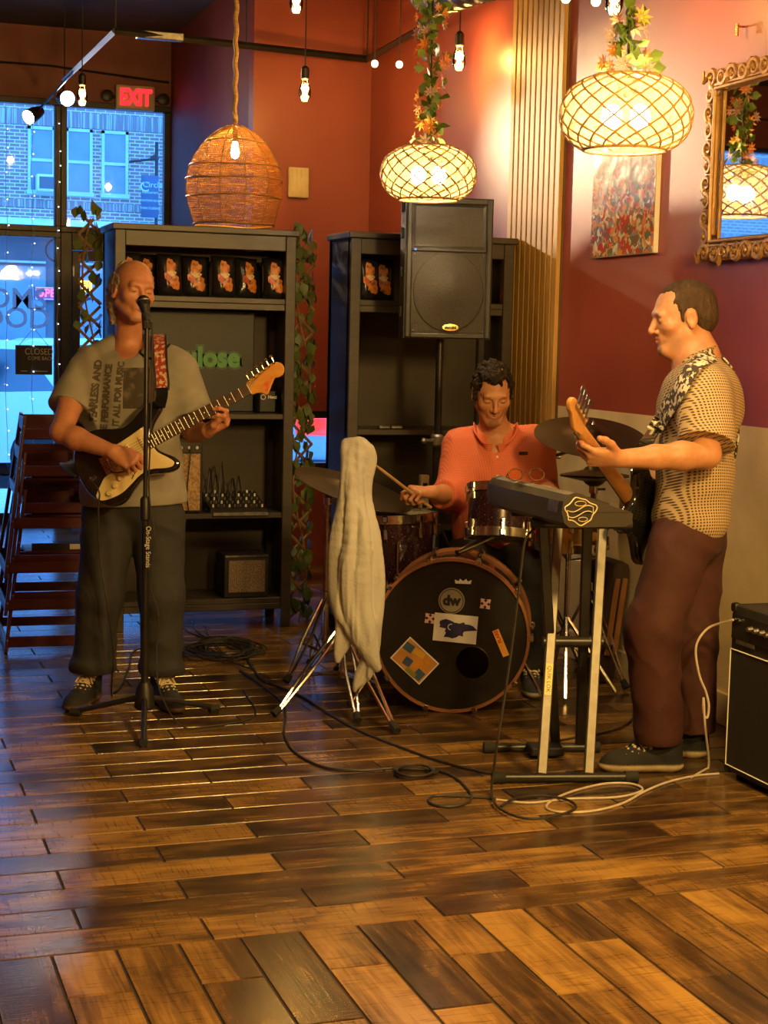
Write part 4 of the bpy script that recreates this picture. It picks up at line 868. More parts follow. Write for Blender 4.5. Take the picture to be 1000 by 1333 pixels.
# ---- stacked high chairs
M['maroon'] = mat('maroon_stained_wood', (.115, .020, .022), .4, c2=(.08, .013, .015), scale=9, stretch=(1, 1, 5), bump=.06, bscale=60)
M['strap'] = mat('black_strap', (.012, .012, .013), .6, c2=(.02, .02, .02), scale=40)
def high_chair(label, base, yaw):
    # frames splay outwards, so that the chairs nest when stacked .172 m apart
    A = T(*base) @ rotz(yaw); h = thing('high_chair', label, 'high chair', base, 'stacked high chairs'); H = .74
    bx0, by0, tx0, ty0 = .25, .28, .15, .13
    def P(sx, sy, z): k = z/H; return Vector((sx*(bx0+(tx0-bx0)*k), sy*(by0+(ty0-by0)*k), z))
    def board(p0, p1, w, th, up, name='rail', m='maroon', par=None):
        p0, p1 = Vector(p0), Vector(p1); z = (p1-p0).normalized(); y = Vector(up); y = (y-z*y.dot(z)).normalized(); Mx = frame((p0+p1)/2, y=y, z=z)
        return MB().box((0, 0, 0), (th, w, (p1-p0).length), A @ Mx, .003).build(name, m, par or h)
    for sx in (-1, 1):
        for sy in (-1, 1): board(P(sx, sy, .002), P(sx, sy, H), .036, .016, (0, 1, 0), 'leg')
        for z, w in ((.035, .045), (.40, .05), (.563, .06), (.70, .06)): board(P(sx, -1, z), P(sx, 1, z), w, .012, (0, 0, 1), 'side_rail')
    for sy in (-1, 1):
        for z, w in (((.05, .05), (.25, .05)) if sy < 0 else ((.05, .045),)): board(P(-1, sy, z), P(1, sy, z), w, .012, (0, 0, 1), 'cross_rail')
    for z, w in ((.56, .06), (.69, .085)): board(P(-1, 1, z), P(1, 1, z), w, .012, (0, 0, 1), 'back_slat')
    board(P(-1, -1, .655), P(1, -1, .655), .05, .012, (0, 0, 1), 'front_bar')
    for yy in (-.05, .05): q = P(1, 0, .43).x; board((-q, yy, .43), (q, yy, .43), .018, .02, (0, 0, 1), 'seat_bar')
    MB().b2((-.15, -.13, .436), (.15, .12, .452), A, .004).build('seat', 'maroon', h)
    for z in (.06, .26, .5, .69):
        for sx in (-1, 1): q = A @ (P(sx, -1, z)+Vector((0, -.018, 0))); MB().sph(q, .006, 6).build('screw', 'steel', h)
    s = A @ Vector((0, -.118, .469)); MB().box((0, 0, 0), (.24, .008, .034), T(*s) @ rotz(yaw)).build('strap', 'strap', h)
    MB().box((.08, -.006, 0), (.05, .006, .024), T(*s) @ rotz(yaw)).build('buckle', 'white', h)
for k in range(3):
    high_chair(['maroon wooden high chair at the bottom of its stack', 'maroon wooden high chair in the middle of its stack', 'maroon wooden high chair on top of its stack'][k], (1.005, 7.715, .172*k), -.04)
# ================================================================== instruments and stage gear
M['sparkle'] = mat('purple_sparkle_wrap', (.025, .007, .012), .25, .3, c2=(.22, .10, .12), scale=130, contrast=(.60, .70), coat=.6)
M['drumhead'] = mat('black_drum_head', (.012, .010, .009), .35, c2=(.018, .015, .012), scale=8)
M['whitehead'] = mat('coated_drum_head', (.35, .3, .22), .6, c2=(.28, .24, .18), scale=8)
M['hoopwood'] = mat('amber_hoop', (.32, .13, .05), .35, c2=(.24, .09, .035), scale=14, coat=.4)
M['cymbal'] = mat('dark_bronze_cymbal', (.07, .045, .022), .42, .8, c2=(.045, .03, .014), scale=3, stretch=(1, 1, 1), bump=.1, bscale=30)
def drum(label, c, axis, R, depth, head_m, hoop_m, n_lugs=8, shell='sparkle', name='tom_drum', group=None, base=None, phase=.5, port=None):
    """c = centre of the playing (front) head, axis points from it into the shell"""
    A = frame(c, x=Vector(axis).orthogonal() if abs(Vector(axis).normalized().z) > .9 else Vector((0, 0, 1)).cross(Vector(axis)), z=axis); d = thing(name, label, 'drum', base or tuple(c), group)
    MB().lathe([(R-.012, .012), (R-.004, .012), (R-.004, depth-.012), (R-.012, depth-.012), (R-.012, .012)], 48, A, caps=False).build('shell', shell, d)
    hs = []
    for z, s in ((0, 1), (depth, -1)):
        hs.append(MB().lathe([(R-.004, z+s*.03), (R+.008, z+s*.03), (R+.008, z-s*.006), (R-.004, z-s*.006), (R-.004, z+s*.03)], 56, A, caps=False).build('hoop', hoop_m, d))
        if port and z == 0:   # front head with a real sound hole, open to the inside of the shell
            px_, py_, pr_ = port(A); k = 64; vs = [((R-.003)*math.cos(2*PI*i/k), (R-.003)*math.sin(2*PI*i/k), .004) for i in range(k)]+[(px_+pr_*math.cos(2*PI*i/k), py_+pr_*math.sin(2*PI*i/k), .004) for i in range(k)]
            MB().add(vs, [(i, (i+1) % k, k+(i+1) % k, k+i) for i in range(k)], A).build('drum_head', head_m, d)
            MB().tube([(px_+pr_*math.cos(2*PI*i/k), py_+pr_*math.sin(2*PI*i/k), .003) for i in range(k)], .002, 5, True, M=A).build('port_ring', 'blackmetal', d)
            MB().lathe([(R-.0125, .014), (R-.0125, depth-.014)], 48, A, caps=False).build('shell_lining', 'hoopwood', d)
        else: MB().lathe([(.001, z+s*.004), (R-.003, z+s*.004)], 48, A).build('drum_head', 'whitehead' if port else head_m, d)
    for k in range(n_lugs):
        a = 2*PI*(k+phase)/n_lugs; B = A @ rotz(a)
        for z, s in ((0, 1), (depth, -1)):
            lg = MB().box((R+.008, 0, z+s*depth*.2), (.022, .018, .05), B, .005).build('lug', 'chrome', d)
            MB().cyl(B @ Vector((R+.014, 0, z+s*depth*.2)), B @ Vector((R+.014, 0, z+s*.0)), .0035, n=6).build('tension_rod', 'chrome', lg)
            MB().box((R+.008, 0, z+s*.008), (.026, .026, .03), B, .005).build('claw', 'chrome', lg)
    return d, A
def stand_leg3(t, c, z_hub, feet, r=.008, double=True, mname='chrome', zlow=None):
    zlow = zlow if zlow is not None else .10
    for f in feet:
        f = Vector(f); top = Vector((c[0], c[1], z_hub)); mid = top+(f-top)*.55; out = (Vector((f.x, f.y, 0))-Vector((c[0], c[1], 0))).normalized(); side = Vector((-out.y, out.x, 0))
        mb = MB()
        if double:
            for s in (-1, 1): mb.tube([top+side*s*.012, top+(f-top)*.5+side*s*.02, f+side*s*.006+(top-f)*.08], r*.75, 6)
        else: mb.tube([top, f], r, 6)
        lgm = mb.build('leg', mname, t)
        MB().tube([f+(top-f)*.10, f+Vector((0, 0, .012))], [.013, .017], 8).build('rubber_foot', 'rubber', lgm)
        br = MB(); 
        for s in ((-1, 1) if double else (0,)): br.tube([Vector((c[0], c[1], zlow))+side*s*.01, mid+side*s*.014], r*.6, 5)
        br.build('brace', mname, t)
# ---- kick drum
KR = .302
kc = AT(588, 832, 6.39); kc.z = KR+.0082; kax = Vector((math.sin(math.radians(25)), math.cos(math.radians(25)), 0))
def kport(A):   # where the sound hole lies on the front head
    d = ray(615, 863); q = A.inverted() @ (CPOS+d*((kc-CPOS).dot(kax)/d.dot(kax))); return q.x, q.y, .066
kick, KA = drum('large bass drum with a black front head covered in stickers', kc, kax, KR, .34, 'drumhead', 'hoopwood', 10, name='bass_drum', base=(kc.x+kax.x*.2, kc.y+kax.y*.2, 0), phase=0, port=kport)
KF = frame(kc-kax*.0005, x=Vector((kax.y, -kax.x, 0)), y=(0, 0, 1))   # sticker plane: x right, y up, z towards viewer
def kp(px, py):  # pixel on the drum head -> local x,y
    d = ray(px, py); t = (kc-CPOS).dot(kax)/d.dot(kax); q = KF.inverted() @ (CPOS+d*t); return q.x, q.y
def kdisc(name, m, px, py, r, off=.0, par=None, n=36, sy=1): x, y = kp(px, py); return MB().lathe([(.0005, off), (r, off), (r, off-.002)], n, KF @ T(x, y, .001)).build(name, m, par or kick)
s1 = kdisc('round_badge', mat('badge_grey', (.26, .22, .15), .5, c2=(.3, .26, .18), scale=12), 588, 782, .052, .001); x, y = kp(588, 782)
text_mb('dw', .055, KF @ T(x, y, .0032), bold=.003).build('lettering', 'black', s1)
MB().tube([(x+.046*math.cos(a), y+.046*math.sin(a), .0026) for a in np.linspace(0, 2*PI, 40)[:-1]], .0016, 5, True, M=KF).build('badge_ring', 'blackmetal', s1)
def card(name, m, px, py, w, h, ang, off=.0015): x, y = kp(px, py); B = KF @ T(x, y, off) @ rotz(ang); return MB().box((0, 0, 0), (w, h, .001), B).build(name, m, kick), B
cd, B = card('white_card', 'paper', 593, 818, .172, .112, -.06)
rnd = random.Random(6); sp2 = []
for i in range(30): a = 2*PI*i/30; k = (1+.30*math.sin(3*a+.5)+rnd.uniform(-.12, .12)) * (1.22 if i % 5 == 0 else 1); sp2.append((.062*k*math.cos(a)*.95, .030*k*math.sin(a)))
MB().prism(sp2, .0006, .001, B).build('ink_blot', mat('navy_ink', (.015, .015, .05), .5, c2=(.04, .03, .12), scale=30), cd)
MB().lathe([(.010, .0012), (.012, .0013), (.013, .0012)], 20, B @ T(-.018, .004, 0), PI*.4, PI*1.5).build('moon_mark', 'paper', cd)
cd, B = card('picture_sticker', 'paper', 540, 860, .158, .118, -.72)
for i, (x, y, w, h, c_) in enumerate(((0, 0, .148, .108, (.62, .28, .06)), (-.05, .03, .04, .034, (.05, .12, .2)), (.03, .0, .05, .05, (.7, .3, .03)), (.05, -.03, .036, .04, (.05, .12, .22)), (-.02, -.02, .034, .034, (.05, .1, .2)), (.0, .036, .05, .026, (.75, .42, .05)), (.02, -.045, .05, .02, (.3, .28, .04)))):
    MB().box((x, y, .0008+.0002*i), (w, h, .0004), B @ rotz(.12*(i % 3) if i else 0)).build('print_patch', mat('sticker_print_%d' % i, c_, .5, c2=tuple(q*.8 for q in c_), scale=20), cd)
cd, B = card('orange_sticker', mat('orange_sticker', (.72, .34, .05), .4, c2=(.65, .28, .04), scale=20), 652, 837, .026, .112, .42)
text_mb('FLARE', .020, B @ T(0, .028, .0008) @ rotz(PI/2), bold=.001).build('lettering', mat('sticker_red', (.5, .05, .02), .5, c2=(.45, .05, .02), scale=9), cd)
for px, py in ((560, 805), (632, 786)):
    x, y = kp(px, py); B = KF @ T(x, y, .0015) @ rotz(.7); o = MB().box((0, 0, 0), (.05, .009, .001), B).box((0, 0, 0), (.009, .05, .001), B)
    for a in range(4): o.add([(.028, 0, 0), (.014, .012, 0), (.014, -.012, 0)], [(0, 1, 2)], B @ rotz(a*PI/2))
    o.build('cross_sticker', mat('pink_white_sticker', (.75, .5, .45), .5, c2=(.7, .4, .35), scale=30), kick)
x, y = kp(603, 758); MB().prism([(-.03, -.006), (.03, -.006), (.034, .010), (.018, .004), (.012, .014), (0, .005), (-.012, .014), (-.018, .004), (-.034, .010)], .0008, .0014, KF @ T(x, y, 0)).build('crown_logo', 'paper', kick)
for s in (-1, 1):
    p0 = KA @ Vector((s*KR*.75 if True else 0, 0, .12)); 
    right = Vector((kax.y, -kax.x, 0)); b0 = kc+kax*.14+right*(s*KR*.9)+Vector((0, 0, -.10)); f0 = kc+kax*.02+right*(s*(KR+.10)); f0.z = .012
    sp_ = MB().tube([b0, f0], .007, 8).build('spur', 'chrome', kick); MB().sph(f0+Vector((0, 0, .001)), .013, 8).build('rubber_tip', 'rubber', sp_)
# ---- toms, snare, floor tom
tc = AT(650, 634, 6.66); tom, _ = drum('purple sparkle rack tom mounted above the bass drum', tc, Vector((-.10, -.22, -1)).normalized() , .128, .21, 'whitehead', 'chrome', 6, base=tuple(tc))
tb_ = kc+kax*.2; tb_.z = 2*KR+.012; MB().cyl(tb_, AT(660, 690, 6.74), .012).build('mount_post', 'chrome', tom)
ft = AT(505, 668, 6.95); fl, _ = drum('purple sparkle floor tom behind the draped stand', ft, (0.03, -.03, -1), .195, .36, 'whitehead', 'chrome', 8, base=(ft.x, ft.y, 0), name='floor_tom')
for k in range(3):
    a = 4.6+k*2.0; q = ft+Vector((.212*math.cos(a), .212*math.sin(a), 0)); lgm = MB().tube([(q.x, q.y, ft.z-.1), (q.x, q.y, .12), (q.x+.03*math.cos(a), q.y+.03*math.sin(a), .013)], .006, 6).build('leg', 'chrome', fl); MB().sph((q.x+.03*math.cos(a), q.y+.03*math.sin(a), .015), .014, 8).build('rubber_foot', 'rubber', lgm)
sn = AT(742, 672, 6.80); snr, _ = drum('brass snare drum low beside the hi-hat stand', sn, (0, .03, -1), .152, .13, 'whitehead', 'chrome', 8, shell='brass', base=(sn.x, sn.y, 0), name='snare_drum')
sb_ = Vector((sn.x, sn.y, 0)); MB().cyl((sn.x, sn.y, .28), (sn.x, sn.y, sn.z-.15), .011).build('stand_pole', 'chrome', snr)
for k in range(3):
    a = (1.4, 5.68, 4.3)[k]; d = Vector((math.cos(a), math.sin(a), 0)); MB().tube([Vector((sn.x, sn.y, sn.z-.19)), Vector((sn.x, sn.y, sn.z-.16))+d*.145, Vector((sn.x, sn.y, sn.z-.115))+d*.163], .007, 6).build('basket_arm', 'chrome', snr)
    MB().tube([Vector((sn.x, sn.y, .32)), Vector((sn.x, sn.y, .012))+d*.22], .009, 6).build('leg', 'chrome', snr)
# ---- cymbals
def cymbal(label, c, nrm, R, base, pole_from=None, group='cymbals', hat=False, m='cymbal', feet=None, hub=.36):
    n = Vector(nrm).normalized(); t = thing('cymbal_stand', label, 'cymbal', (base[0], base[1], 0), group); A = frame(c, x=n.orthogonal(), z=n)
    prof = [(.004, .028), (.022, .026), (.040, .014), (.048, .004), (R*.55, -.003), (R, -.016)]
    cy_ = MB().lathe(prof+[(R, -.0175), (R*.55, -.005), (.048, .002), (.03, .010), (.004, .020)], 56, A).build('cymbal', m, t, smooth=60)
    if hat: MB().lathe([(r, -z-.040) for r, z in prof]+[(R, -.0225), (.048, -.042), (.004, -.06)], 56, A).build('lower_cymbal', m, t, smooth=60)
    MB().lathe([(.012, .028), (.012, .042), (.006, .05), (.002, .06)], 12, A).build('wing_nut', 'chrome', t); MB().cyl(A @ Vector((0, 0, -.03)), A @ Vector((0, 0, .05)), .004).build('rod', 'chrome', t)
    b = Vector(base); top = c-n*.05
    el = Vector((b.x, b.y, max(.3, min(c.z-.08, .95)))) 
    MB().tube([(b.x, b.y, .10), el], .013, 10).build('lower_tube', 'chrome', t)
    MB().tube([el, top], .009, 8).build('upper_tube', 'chrome', t); MB().lathe([(.014, -.02), (.02, -.015), (.02, .015), (.014, .02)], 12, T(*el)).cyl(el, el+CR*.05, .006, n=6).build('clamp', 'chrome', t)
    MB().lathe([(.014, -.02), (.019, -.015), (.019, .015), (.014, .02)], 12, T(b.x, b.y, hub)).cyl((b.x, b.y, hub), (b.x+.05, b.y-.02, hub), .005, n=6).build('leg_collar', 'chrome', t)
    if feet is None: feet = [(b.x+.24*math.cos(a), b.y+.24*math.sin(a), 0) for a in (.5, 2.6, 4.7)]
    stand_leg3(t, (b.x, b.y), hub, feet); return t
hb = AT(774, 613, 6.98); hb.z = 0; cbs = Vector((3.11, 6.72, 0)); cymbal('dark crash cymbal raised in front of the bass headstock', AT(770, 564, 6.72), (-.06, -.30, .95), .238, tuple(cbs), feet=[(3.00, 6.58, 0), (3.245, 6.60, 0), (3.12, 6.95, 0)])
cymbal('closed hi-hat cymbals on a chrome stand by the beige wall', AT(774, 613, 6.98), (.0, .03, 1), .150, (hb.x, hb.y, 0), hat=True, feet=[(hb.x+.08, hb.y-.22, 0), (hb.x-.17, hb.y+.10, 0), (hb.x+.09, hb.y+.17, 0)], hub=.42)
rc = AT(462, 632, 6.85); cymbal('large dark ride cymbal behind the draped cloth', rc, tuple(Vector((math.cos(YAW), -math.sin(YAW), 0))*.28+Vector((-math.sin(YAW), -math.cos(YAW), 0))*.13+Vector((0, 0, .95))), .262, (2.03, 6.64, 0), feet=[(2.03, 6.88, 0), (1.82, 6.52, 0), (2.20, 6.47, 0)])
ph = thing('kick_pedal', 'chrome bass drum pedal behind the bass drum', 'drum pedal', tuple(kc+kax*.55)); q = kc+kax*.41; q.z = 0
PA = frame(q, y=kax, z=(0, 0, 1)); MB().box((0, .15, .012), (.10, .34, .022), PA, .004).build('base_plate', 'steel', ph); MB().box((0, .165, .030), (.085, .30, .016), PA, .003).build('foot_board', 'chrome', ph)
MB().tube([(-.05, .0, 0.01), (-.05, 0, .2), (.05, 0, .2), (.05, 0, .01)], .008, 6, M=PA).build('post_frame', 'chrome', ph); MB().tube([(0, 0, .2), (0, -.041, .33)], .005, 6, M=PA).sph((0, -.041, .34), .025, 10, PA).build('beater', 'chrome', ph)
# ---- draped cymbal stand
cb = G(428, 912); cb = Vector((cb.x+.02, cb.y-.12, 0))
dst = thing('draped_stand', 'chrome double-braced stand under the draped cloth', 'stand', tuple(cb))
feet = [G(356, 934), G(466, 942), G(517, 956)]
ctop = AT(466, 590, 6.05)
MB().cyl((cb.x, cb.y, .12), (cb.x, cb.y, .62), .0125).build('lower_tube', 'chrome', dst); MB().tube([(cb.x, cb.y, .60), (cb.x+.03, cb.y, .80), (ctop.x, ctop.y+.05, ctop.z)], .009, 8).build('upper_tube', 'chrome', dst)
stand_leg3(dst, (cb.x, cb.y), .34, feet, r=.0095, zlow=.14)
# cloth: stacked cross-sections with folds, centre line and half widths read off the outline
M['cloth'] = mat('grey_towel', (.47, .45, .41), .85, c2=(.39, .37, .335), scale=5, bump=.25, bscale=110)
dep = 6.02
cl = thing('draped_cloth', 'pale grey cloth draped in long folds over a stand', 'cloth', (ctop.x, ctop.y, .25))
# the cloth itself is grown further down, with the other soft forms
# ---- keyboard on X stand
kA = G(640, 1020); kB = G(830, 1019); ax = Vector((kB.x-kA.x, kB.y-kA.y, 0)).normalized(); ay = Vector((-ax.y, ax.x, 0))
XA = frame(((kA.x+kB.x)/2, (kA.y+kB.y)/2, 0), x=ax, z=(0, 0, 1)); wl_ = (kB-kA).length/2; gap = .40
kst = thing('keyboard_stand', 'double-braced grey and black X keyboard stand', 'keyboard stand', tuple(XA.to_translation()))
ztop = AT(735, 687, 5.08).z-.0168; sxo = .10
for yy, zz, nm in ((0, .02, 'foot_tube'), (gap, .02, 'foot_tube'), (0.02, ztop, 'support_tube'), (gap-.02, ztop, 'support_tube')):
    s = .85 if yy else 1; w0, w1 = (-wl_*s, wl_*s) if zz < .1 else (-.14, .20); o = MB().cyl(XA @ Vector((w0, yy, zz)), XA @ Vector((w1, yy, zz)), .0165, n=14).build(nm, 'blackmetal', kst)
    for e, w_ in ((-1, w0), (1, w1)): MB().cyl(XA @ Vector((w_, yy, zz)), XA @ Vector((w_-e*.045, yy, zz)), .0205 if zz < .1 else .0168, n=12).build('end_cap', 'rubber', o)
M['standgrey'] = mat('grey_steel_tube', (.15, .135, .11), .4, .5, c2=(.12, .105, .085), scale=30)
def bar(p0, p1, w, th, m, nm='leg'):
    z = (p1-p0).normalized(); x = ax-z*ax.dot(z); return MB().box((0, 0, 0), (w, th, (p1-p0).length), frame((p0+p1)/2, x=x, z=z), .004).build(nm, m, kst)
for x in (-.08, .08):
    lgm = bar(XA @ Vector((x, 0, .03)), XA @ Vector((x+.11, gap-.02, ztop)), .034, .022, 'standgrey')
    if x < 0:
        q = XA @ Vector((x-.018, .085, .32)); z_ = (XA @ Vector((x+.11, gap-.02, ztop))-XA @ Vector((x, 0, .03))).normalized(); x_ = (ax-z_*ax.dot(z_)).normalized(); B = frame(q-z_.cross(x_)*.0125, x=x_, z=-z_.cross(x_))
        B = frame(XA @ Vector((x+.0385, .133, .325)) + z_.cross(x_)*-.0122, x=-z_, z=-(z_.cross(x_)))
        sgn = MB().box((0, 0, 0), (.11, .024, .001), B).build('label_sticker', mat('yellow_label', (.8, .6, .12), .4, c2=(.75, .55, .1), scale=9), lgm); text_mb('QUIK LOK', .02, B @ T(0, 0, .0007)).build('lettering', 'black', sgn)
for x, x2 in ((.05, -.10), (.14, .05)): bar(XA @ Vector((x, gap, .03)), XA @ Vector((x2, .02, ztop)), .034, .022, 'blackmetal')
MB().cyl(XA @ Vector((-.05, gap/2, .445)), XA @ Vector((.16, gap/2, .445)), .02, n=14).build('pivot', 'blackmetal', kst)
MB().box((.0, gap-.06, .03), (.12, .10, .03), XA, .005).build('pedal_block', 'black', kst)
KC = AT(735, 687, 5.08); kz = KC.z; KL0, KL1 = 0.0, .62
KM = T(KC.x, KC.y, kz)
kbd = thing('stage_keyboard', 'black stage keyboard with a sticker on its end, seen from behind', 'keyboard', tuple(KM @ Vector((.12, .3, 0))))
M['kbd'] = mat('keyboard_casing', (.030, .026, .021), .34, c2=(.036, .031, .026), scale=30, bump=.1, bscale=200)
prof = [(.018, 0), (.215, 0), (.235, .010), (.238, .040), (.228, .047), (.10, .085), (.06, .103), (.035, .110), (.012, .103), (-.006, .082), (-.010, .05), (.0, .014)]
n = len(prof); cap = [tuple(range(n)), tuple(range(2*n-1, n-1, -1))]+[(i, n+i, n+(i+1) % n, (i+1) % n) for i in range(n)]
pin = [(x, z-(.012 if .09 < x < .232 and z > .03 else 0)) for x, z in prof]
MB().add([(x, y, z) for y in (KL0+.02, KL1-.02) for x, z in pin], cap, KM).build('casing', 'kbd', kbd, smooth=30)
for e, d0, d1 in ((KL0, 0, .024), (KL1, -.024, 0)): MB().add([(.114+(x-.114)*1.01, e+d, z*1.015) for d in (d0, d1) for x, z in prof], cap, KM).build('end_cheek', 'kbd', kbd, smooth=30)
MB().b2((.03, KL0, .045), (.232, KL0-.0015, .048), KM).build('cheek_seam', 'black', kbd)
sl_ = math.atan2(.085-.047, .128); wk = template(MB().box((.0, 0, 0), (.118, .0222, .016), ch=.002), 'white_key', 'white'); bk = template(MB().box((0, 0, 0), (.072, .011, .012), ch=.002), 'black_key', 'black')
nk = 25
for i in range(nk):
    y = KL0+.028+(KL1-KL0-.056)*(i+.5)/nk; piece(wk, 'white_key', kbd, KM @ T(.166, y, .0585) @ Matrix.Rotation(sl_, 4, 'Y'))
    if i % 7 in (0, 1, 3, 4, 5): piece(bk, 'black_key', kbd, KM @ T(.144, y+.0115, .0745) @ Matrix.Rotation(sl_, 4, 'Y'))
SB = KM @ frame((.052, KL0-.0005, .052), x=(1, 0, 0), y=(0, 0, 1)); st = thing('badge_sticker', 'pale outlined banner emblem sticker on the keyboard end', 'sticker', tuple(SB.to_translation()))
def loop(pts, r, m, nm, off=.0): MB().tube([(x, y, .0015+off) for x, y in pts], r, 5, True, M=SB).build(nm, m, st)
outl = [(.052*(1+.10*math.sin(5*a)+.06*math.sin(3*a+1))*math.cos(a), .040*(1+.12*math.sin(4*a+.6)+.07*math.sin(7*a))*math.sin(a)) for a in np.linspace(0, 2*PI, 48)[:-1]]
MB().prism(outl, 0, .001, SB).build('sticker_base', 'black', st); loop(outl, .0022, 'cream', 'emblem_outline')
loop([(x, .010*math.sin(x*60)+.008) for x in np.linspace(-.045, .045, 14)]+[(x, .010*math.sin(x*60)-.010) for x in np.linspace(.045, -.045, 14)], .0016, 'cream', 'banner'); loop([(.02*math.cos(a), .024+.008*math.sin(a)) for a in np.linspace(0, 2*PI, 12)[:-1]], .0012, 'cream', 'emblem_mark'); loop([(.016*math.cos(a)+.01, -.026+.007*math.sin(a)) for a in np.linspace(0, 2*PI, 12)[:-1]], .0012, 'cream', 'emblem_mark')
SB2 = KM @ T(-.0085, KL0+.07, .062); MB().box((-.001, 0, 0), (.002, .07, .036), SB2 @ Matrix.Rotation(.12, 4, 'Y')).build('foil_sticker', 'steel', kbd)
# spectacles on the keyboard
gq = KM @ Vector((.05, .42, .108)); gl = thing('spectacles', 'folded round tortoiseshell spectacles lying on the keyboard', 'spectacles', tuple(gq))
GB = frame(gq+Vector((0, 0, .012)), x=CR, z=(0, 0, 1)) @ Matrix.Rotation(1.15, 4, 'X')
M['tort'] = mat('tortoiseshell', (.05, .018, .008), .25, c2=(.16, .06, .015), scale=40)
for s in (-1, 1): MB().tube([(s*.036+.025*math.cos(a), .021*math.sin(a)+.012, 0) for a in np.linspace(0, 2*PI, 24)[:-1]], .0026, 6, True, M=GB).build('rim', 'tort', gl); MB().lathe([(.0005, 0), (.024, 0)], 20, GB @ T(s*.036, .012, 0)).build('lens', 'bulbglass', gl); MB().tube([(s*.062, .016, 0), (s*.066, .014, -.03), (s*.02, .002, -.055)], .002, 5, M=GB).build('temple', 'tort', gl)
MB().tube([(-.012, .016, 0), (0, .022, 0), (.012, .016, 0)], .0025, 6, M=GB).build('bridge', 'tort', gl)
# ---- big combo amp by the wall
a0 = G(939, 1009); AX0, AY1 = a0.x, a0.y
bam = thing('bass_amp', 'large black bass combo amp with pale piping on its grille', 'amplifier', (AX0+.16, AY1-.29, 0)); zt_ = .60
MB().b2((AX0+.012, AY1-.58, .018), (XR-.06, AY1, zt_), ch=.012).build('cabinet', 'tolex', bam)
MB().b2((AX0+.004, AY1-.565, .04), (AX0+.013, AY1-.018, zt_-.15), ch=.002).build('grille', mat('amp_grille', (.016, .012, .009), .7, c2=(.024, .018, .013), scale=120), bam)
x_ = AX0+.004; MB().tube([(x_, AY1-.02, .045), (x_, AY1-.02, zt_-.152), (x_, AY1-.562, zt_-.152), (x_, AY1-.562, .045)], .0032, 5, True).build('piping', 'paper', bam)
MB().b2((AX0+.006, AY1-.565, zt_-.115), (AX0+.013, AY1-.015, zt_-.03)).build('control_panel', 'blackmetal', bam)
for i in range(8): y = AY1-.14-i*.036; MB().cyl((AX0+.008, y, zt_-.065), (AX0-.012, y, zt_-.065), .011, .008).build('knob', 'steel', bam)
for i in range(2): MB().cyl((AX0+.008, AY1-.035-.03*i, zt_-.05), (AX0-.003, AY1-.035-.03*i, zt_-.05), .008).build('input_jack', 'chrome', bam)
MB().b2((AX0+.002, AY1-.16, zt_-.128), (AX0+.008, AY1-.05, zt_-.116)).build('name_plate', 'steel', bam)
for y in (AY1-.53, AY1-.05):
    for x in (AX0+.05, XR-.1): MB().cyl((x, y, 0), (x, y, .02), .018).build('rubber_foot', 'rubber', bam)
for y, z in ((AY1-.012, zt_-.012), (AY1-.012, .03)): MB().box((AX0+.022, y, z), (.03, .034, .034), None, .01).build('corner_guard', 'black', bam)
# gig bag and leaning case by the beige wall
q = G(800, 862); gb = thing('gig_bag', 'dark gig bag with tan trim leaning against the beige wall', 'bag', (XR-.1, 6.31, 0))
MB().box((0, 0, .27), (.10, .22, .54), T(XR-.120, 6.31, 0) @ Matrix.Rotation(.12, 4, 'Y'), .035).build('bag_body', mat('brown_canvas', (.045, .022, .012), .8, c2=(.06, .03, .016), scale=20), gb)
for i in range(2): MB().box((0, -.118, .30), (.025, .012, .34), T(XR-.105-.035*i, 6.31, 0) @ Matrix.Rotation(.12, 4, 'Y'), .004).build('trim_strip', mat('tan_trim%d' % i, (.35, .15, .04), .7, c2=(.28, .12, .03), scale=20), gb)
# ---- microphone stand
mp_ = G(188, 940); mq = AT(190, 395, (mp_-CPOS).dot(CF)/1.0)
D_m = (Vector((mp_.x, mp_.y, 1.3))-CPOS).dot(CF)
ms = thing('microphone_stand', 'straight black microphone stand on a three-legged base', 'microphone stand', tuple(mp_))
mt = AT(191, 418, D_m); mb_ = AT(189, 660, D_m)
MB().cyl((mp_.x, mp_.y, .05), mb_, .0135).build('lower_tube', 'blackmetal', ms)
MB().cyl(mb_-Vector((0, 0, .03)), mt, .0085).build('upper_tube', 'blackmetal', ms)
MB().lathe([(.012, -.05), (.019, -.045), (.019, .03), (.012, .04)], 14, T(mb_.x, mb_.y, mb_.z)).build('clutch', 'black', ms)
text_mb('On-Stage Stands', .026, frame(AT(193, 712, D_m-.017), x=(0, 0, -1), y=CR), width=.9).build('lettering', 'paper', ms)
MB().lathe([(.03, .05), (.04, .06), (.034, .13), (.018, .16)], 14, T(mp_.x, mp_.y, 0)).build('leg_hub', 'black', ms)
for f in (G(96, 932), G(281, 927), G(187, 972), ):
    lgm = MB().tube([Vector((mp_.x, mp_.y, .10)), Vector((f.x, f.y, .018))], .0105, 8).build('leg', 'blackmetal', ms); dv = (Vector((f.x, f.y, 0))-mp_).normalized(); MB().tube([Vector((f.x, f.y, .016))-dv*.03, Vector((f.x, f.y, .016))+dv*.012], .0155, 8).build('rubber_foot', 'rubber', lgm)
mic = thing('microphone', 'black vocal microphone with a ball grille at the singer mouth', 'microphone', tuple(mt))
bc = AT(187, 393, D_m+.03); dv = (bc-mt).normalized()
MB().tube([mt, mt+dv*.03, bc-dv*.02], [.012, .014, .021], 14).build('handle', 'black', mic)
MB().sph(bc, .026, 18).build('ball_grille', mat('mic_grille', (.03, .028, .025), .45, .6, c2=(.008, .008, .008), scale=380, contrast=(.45, .55), bump=.5, bscale=380), mic)
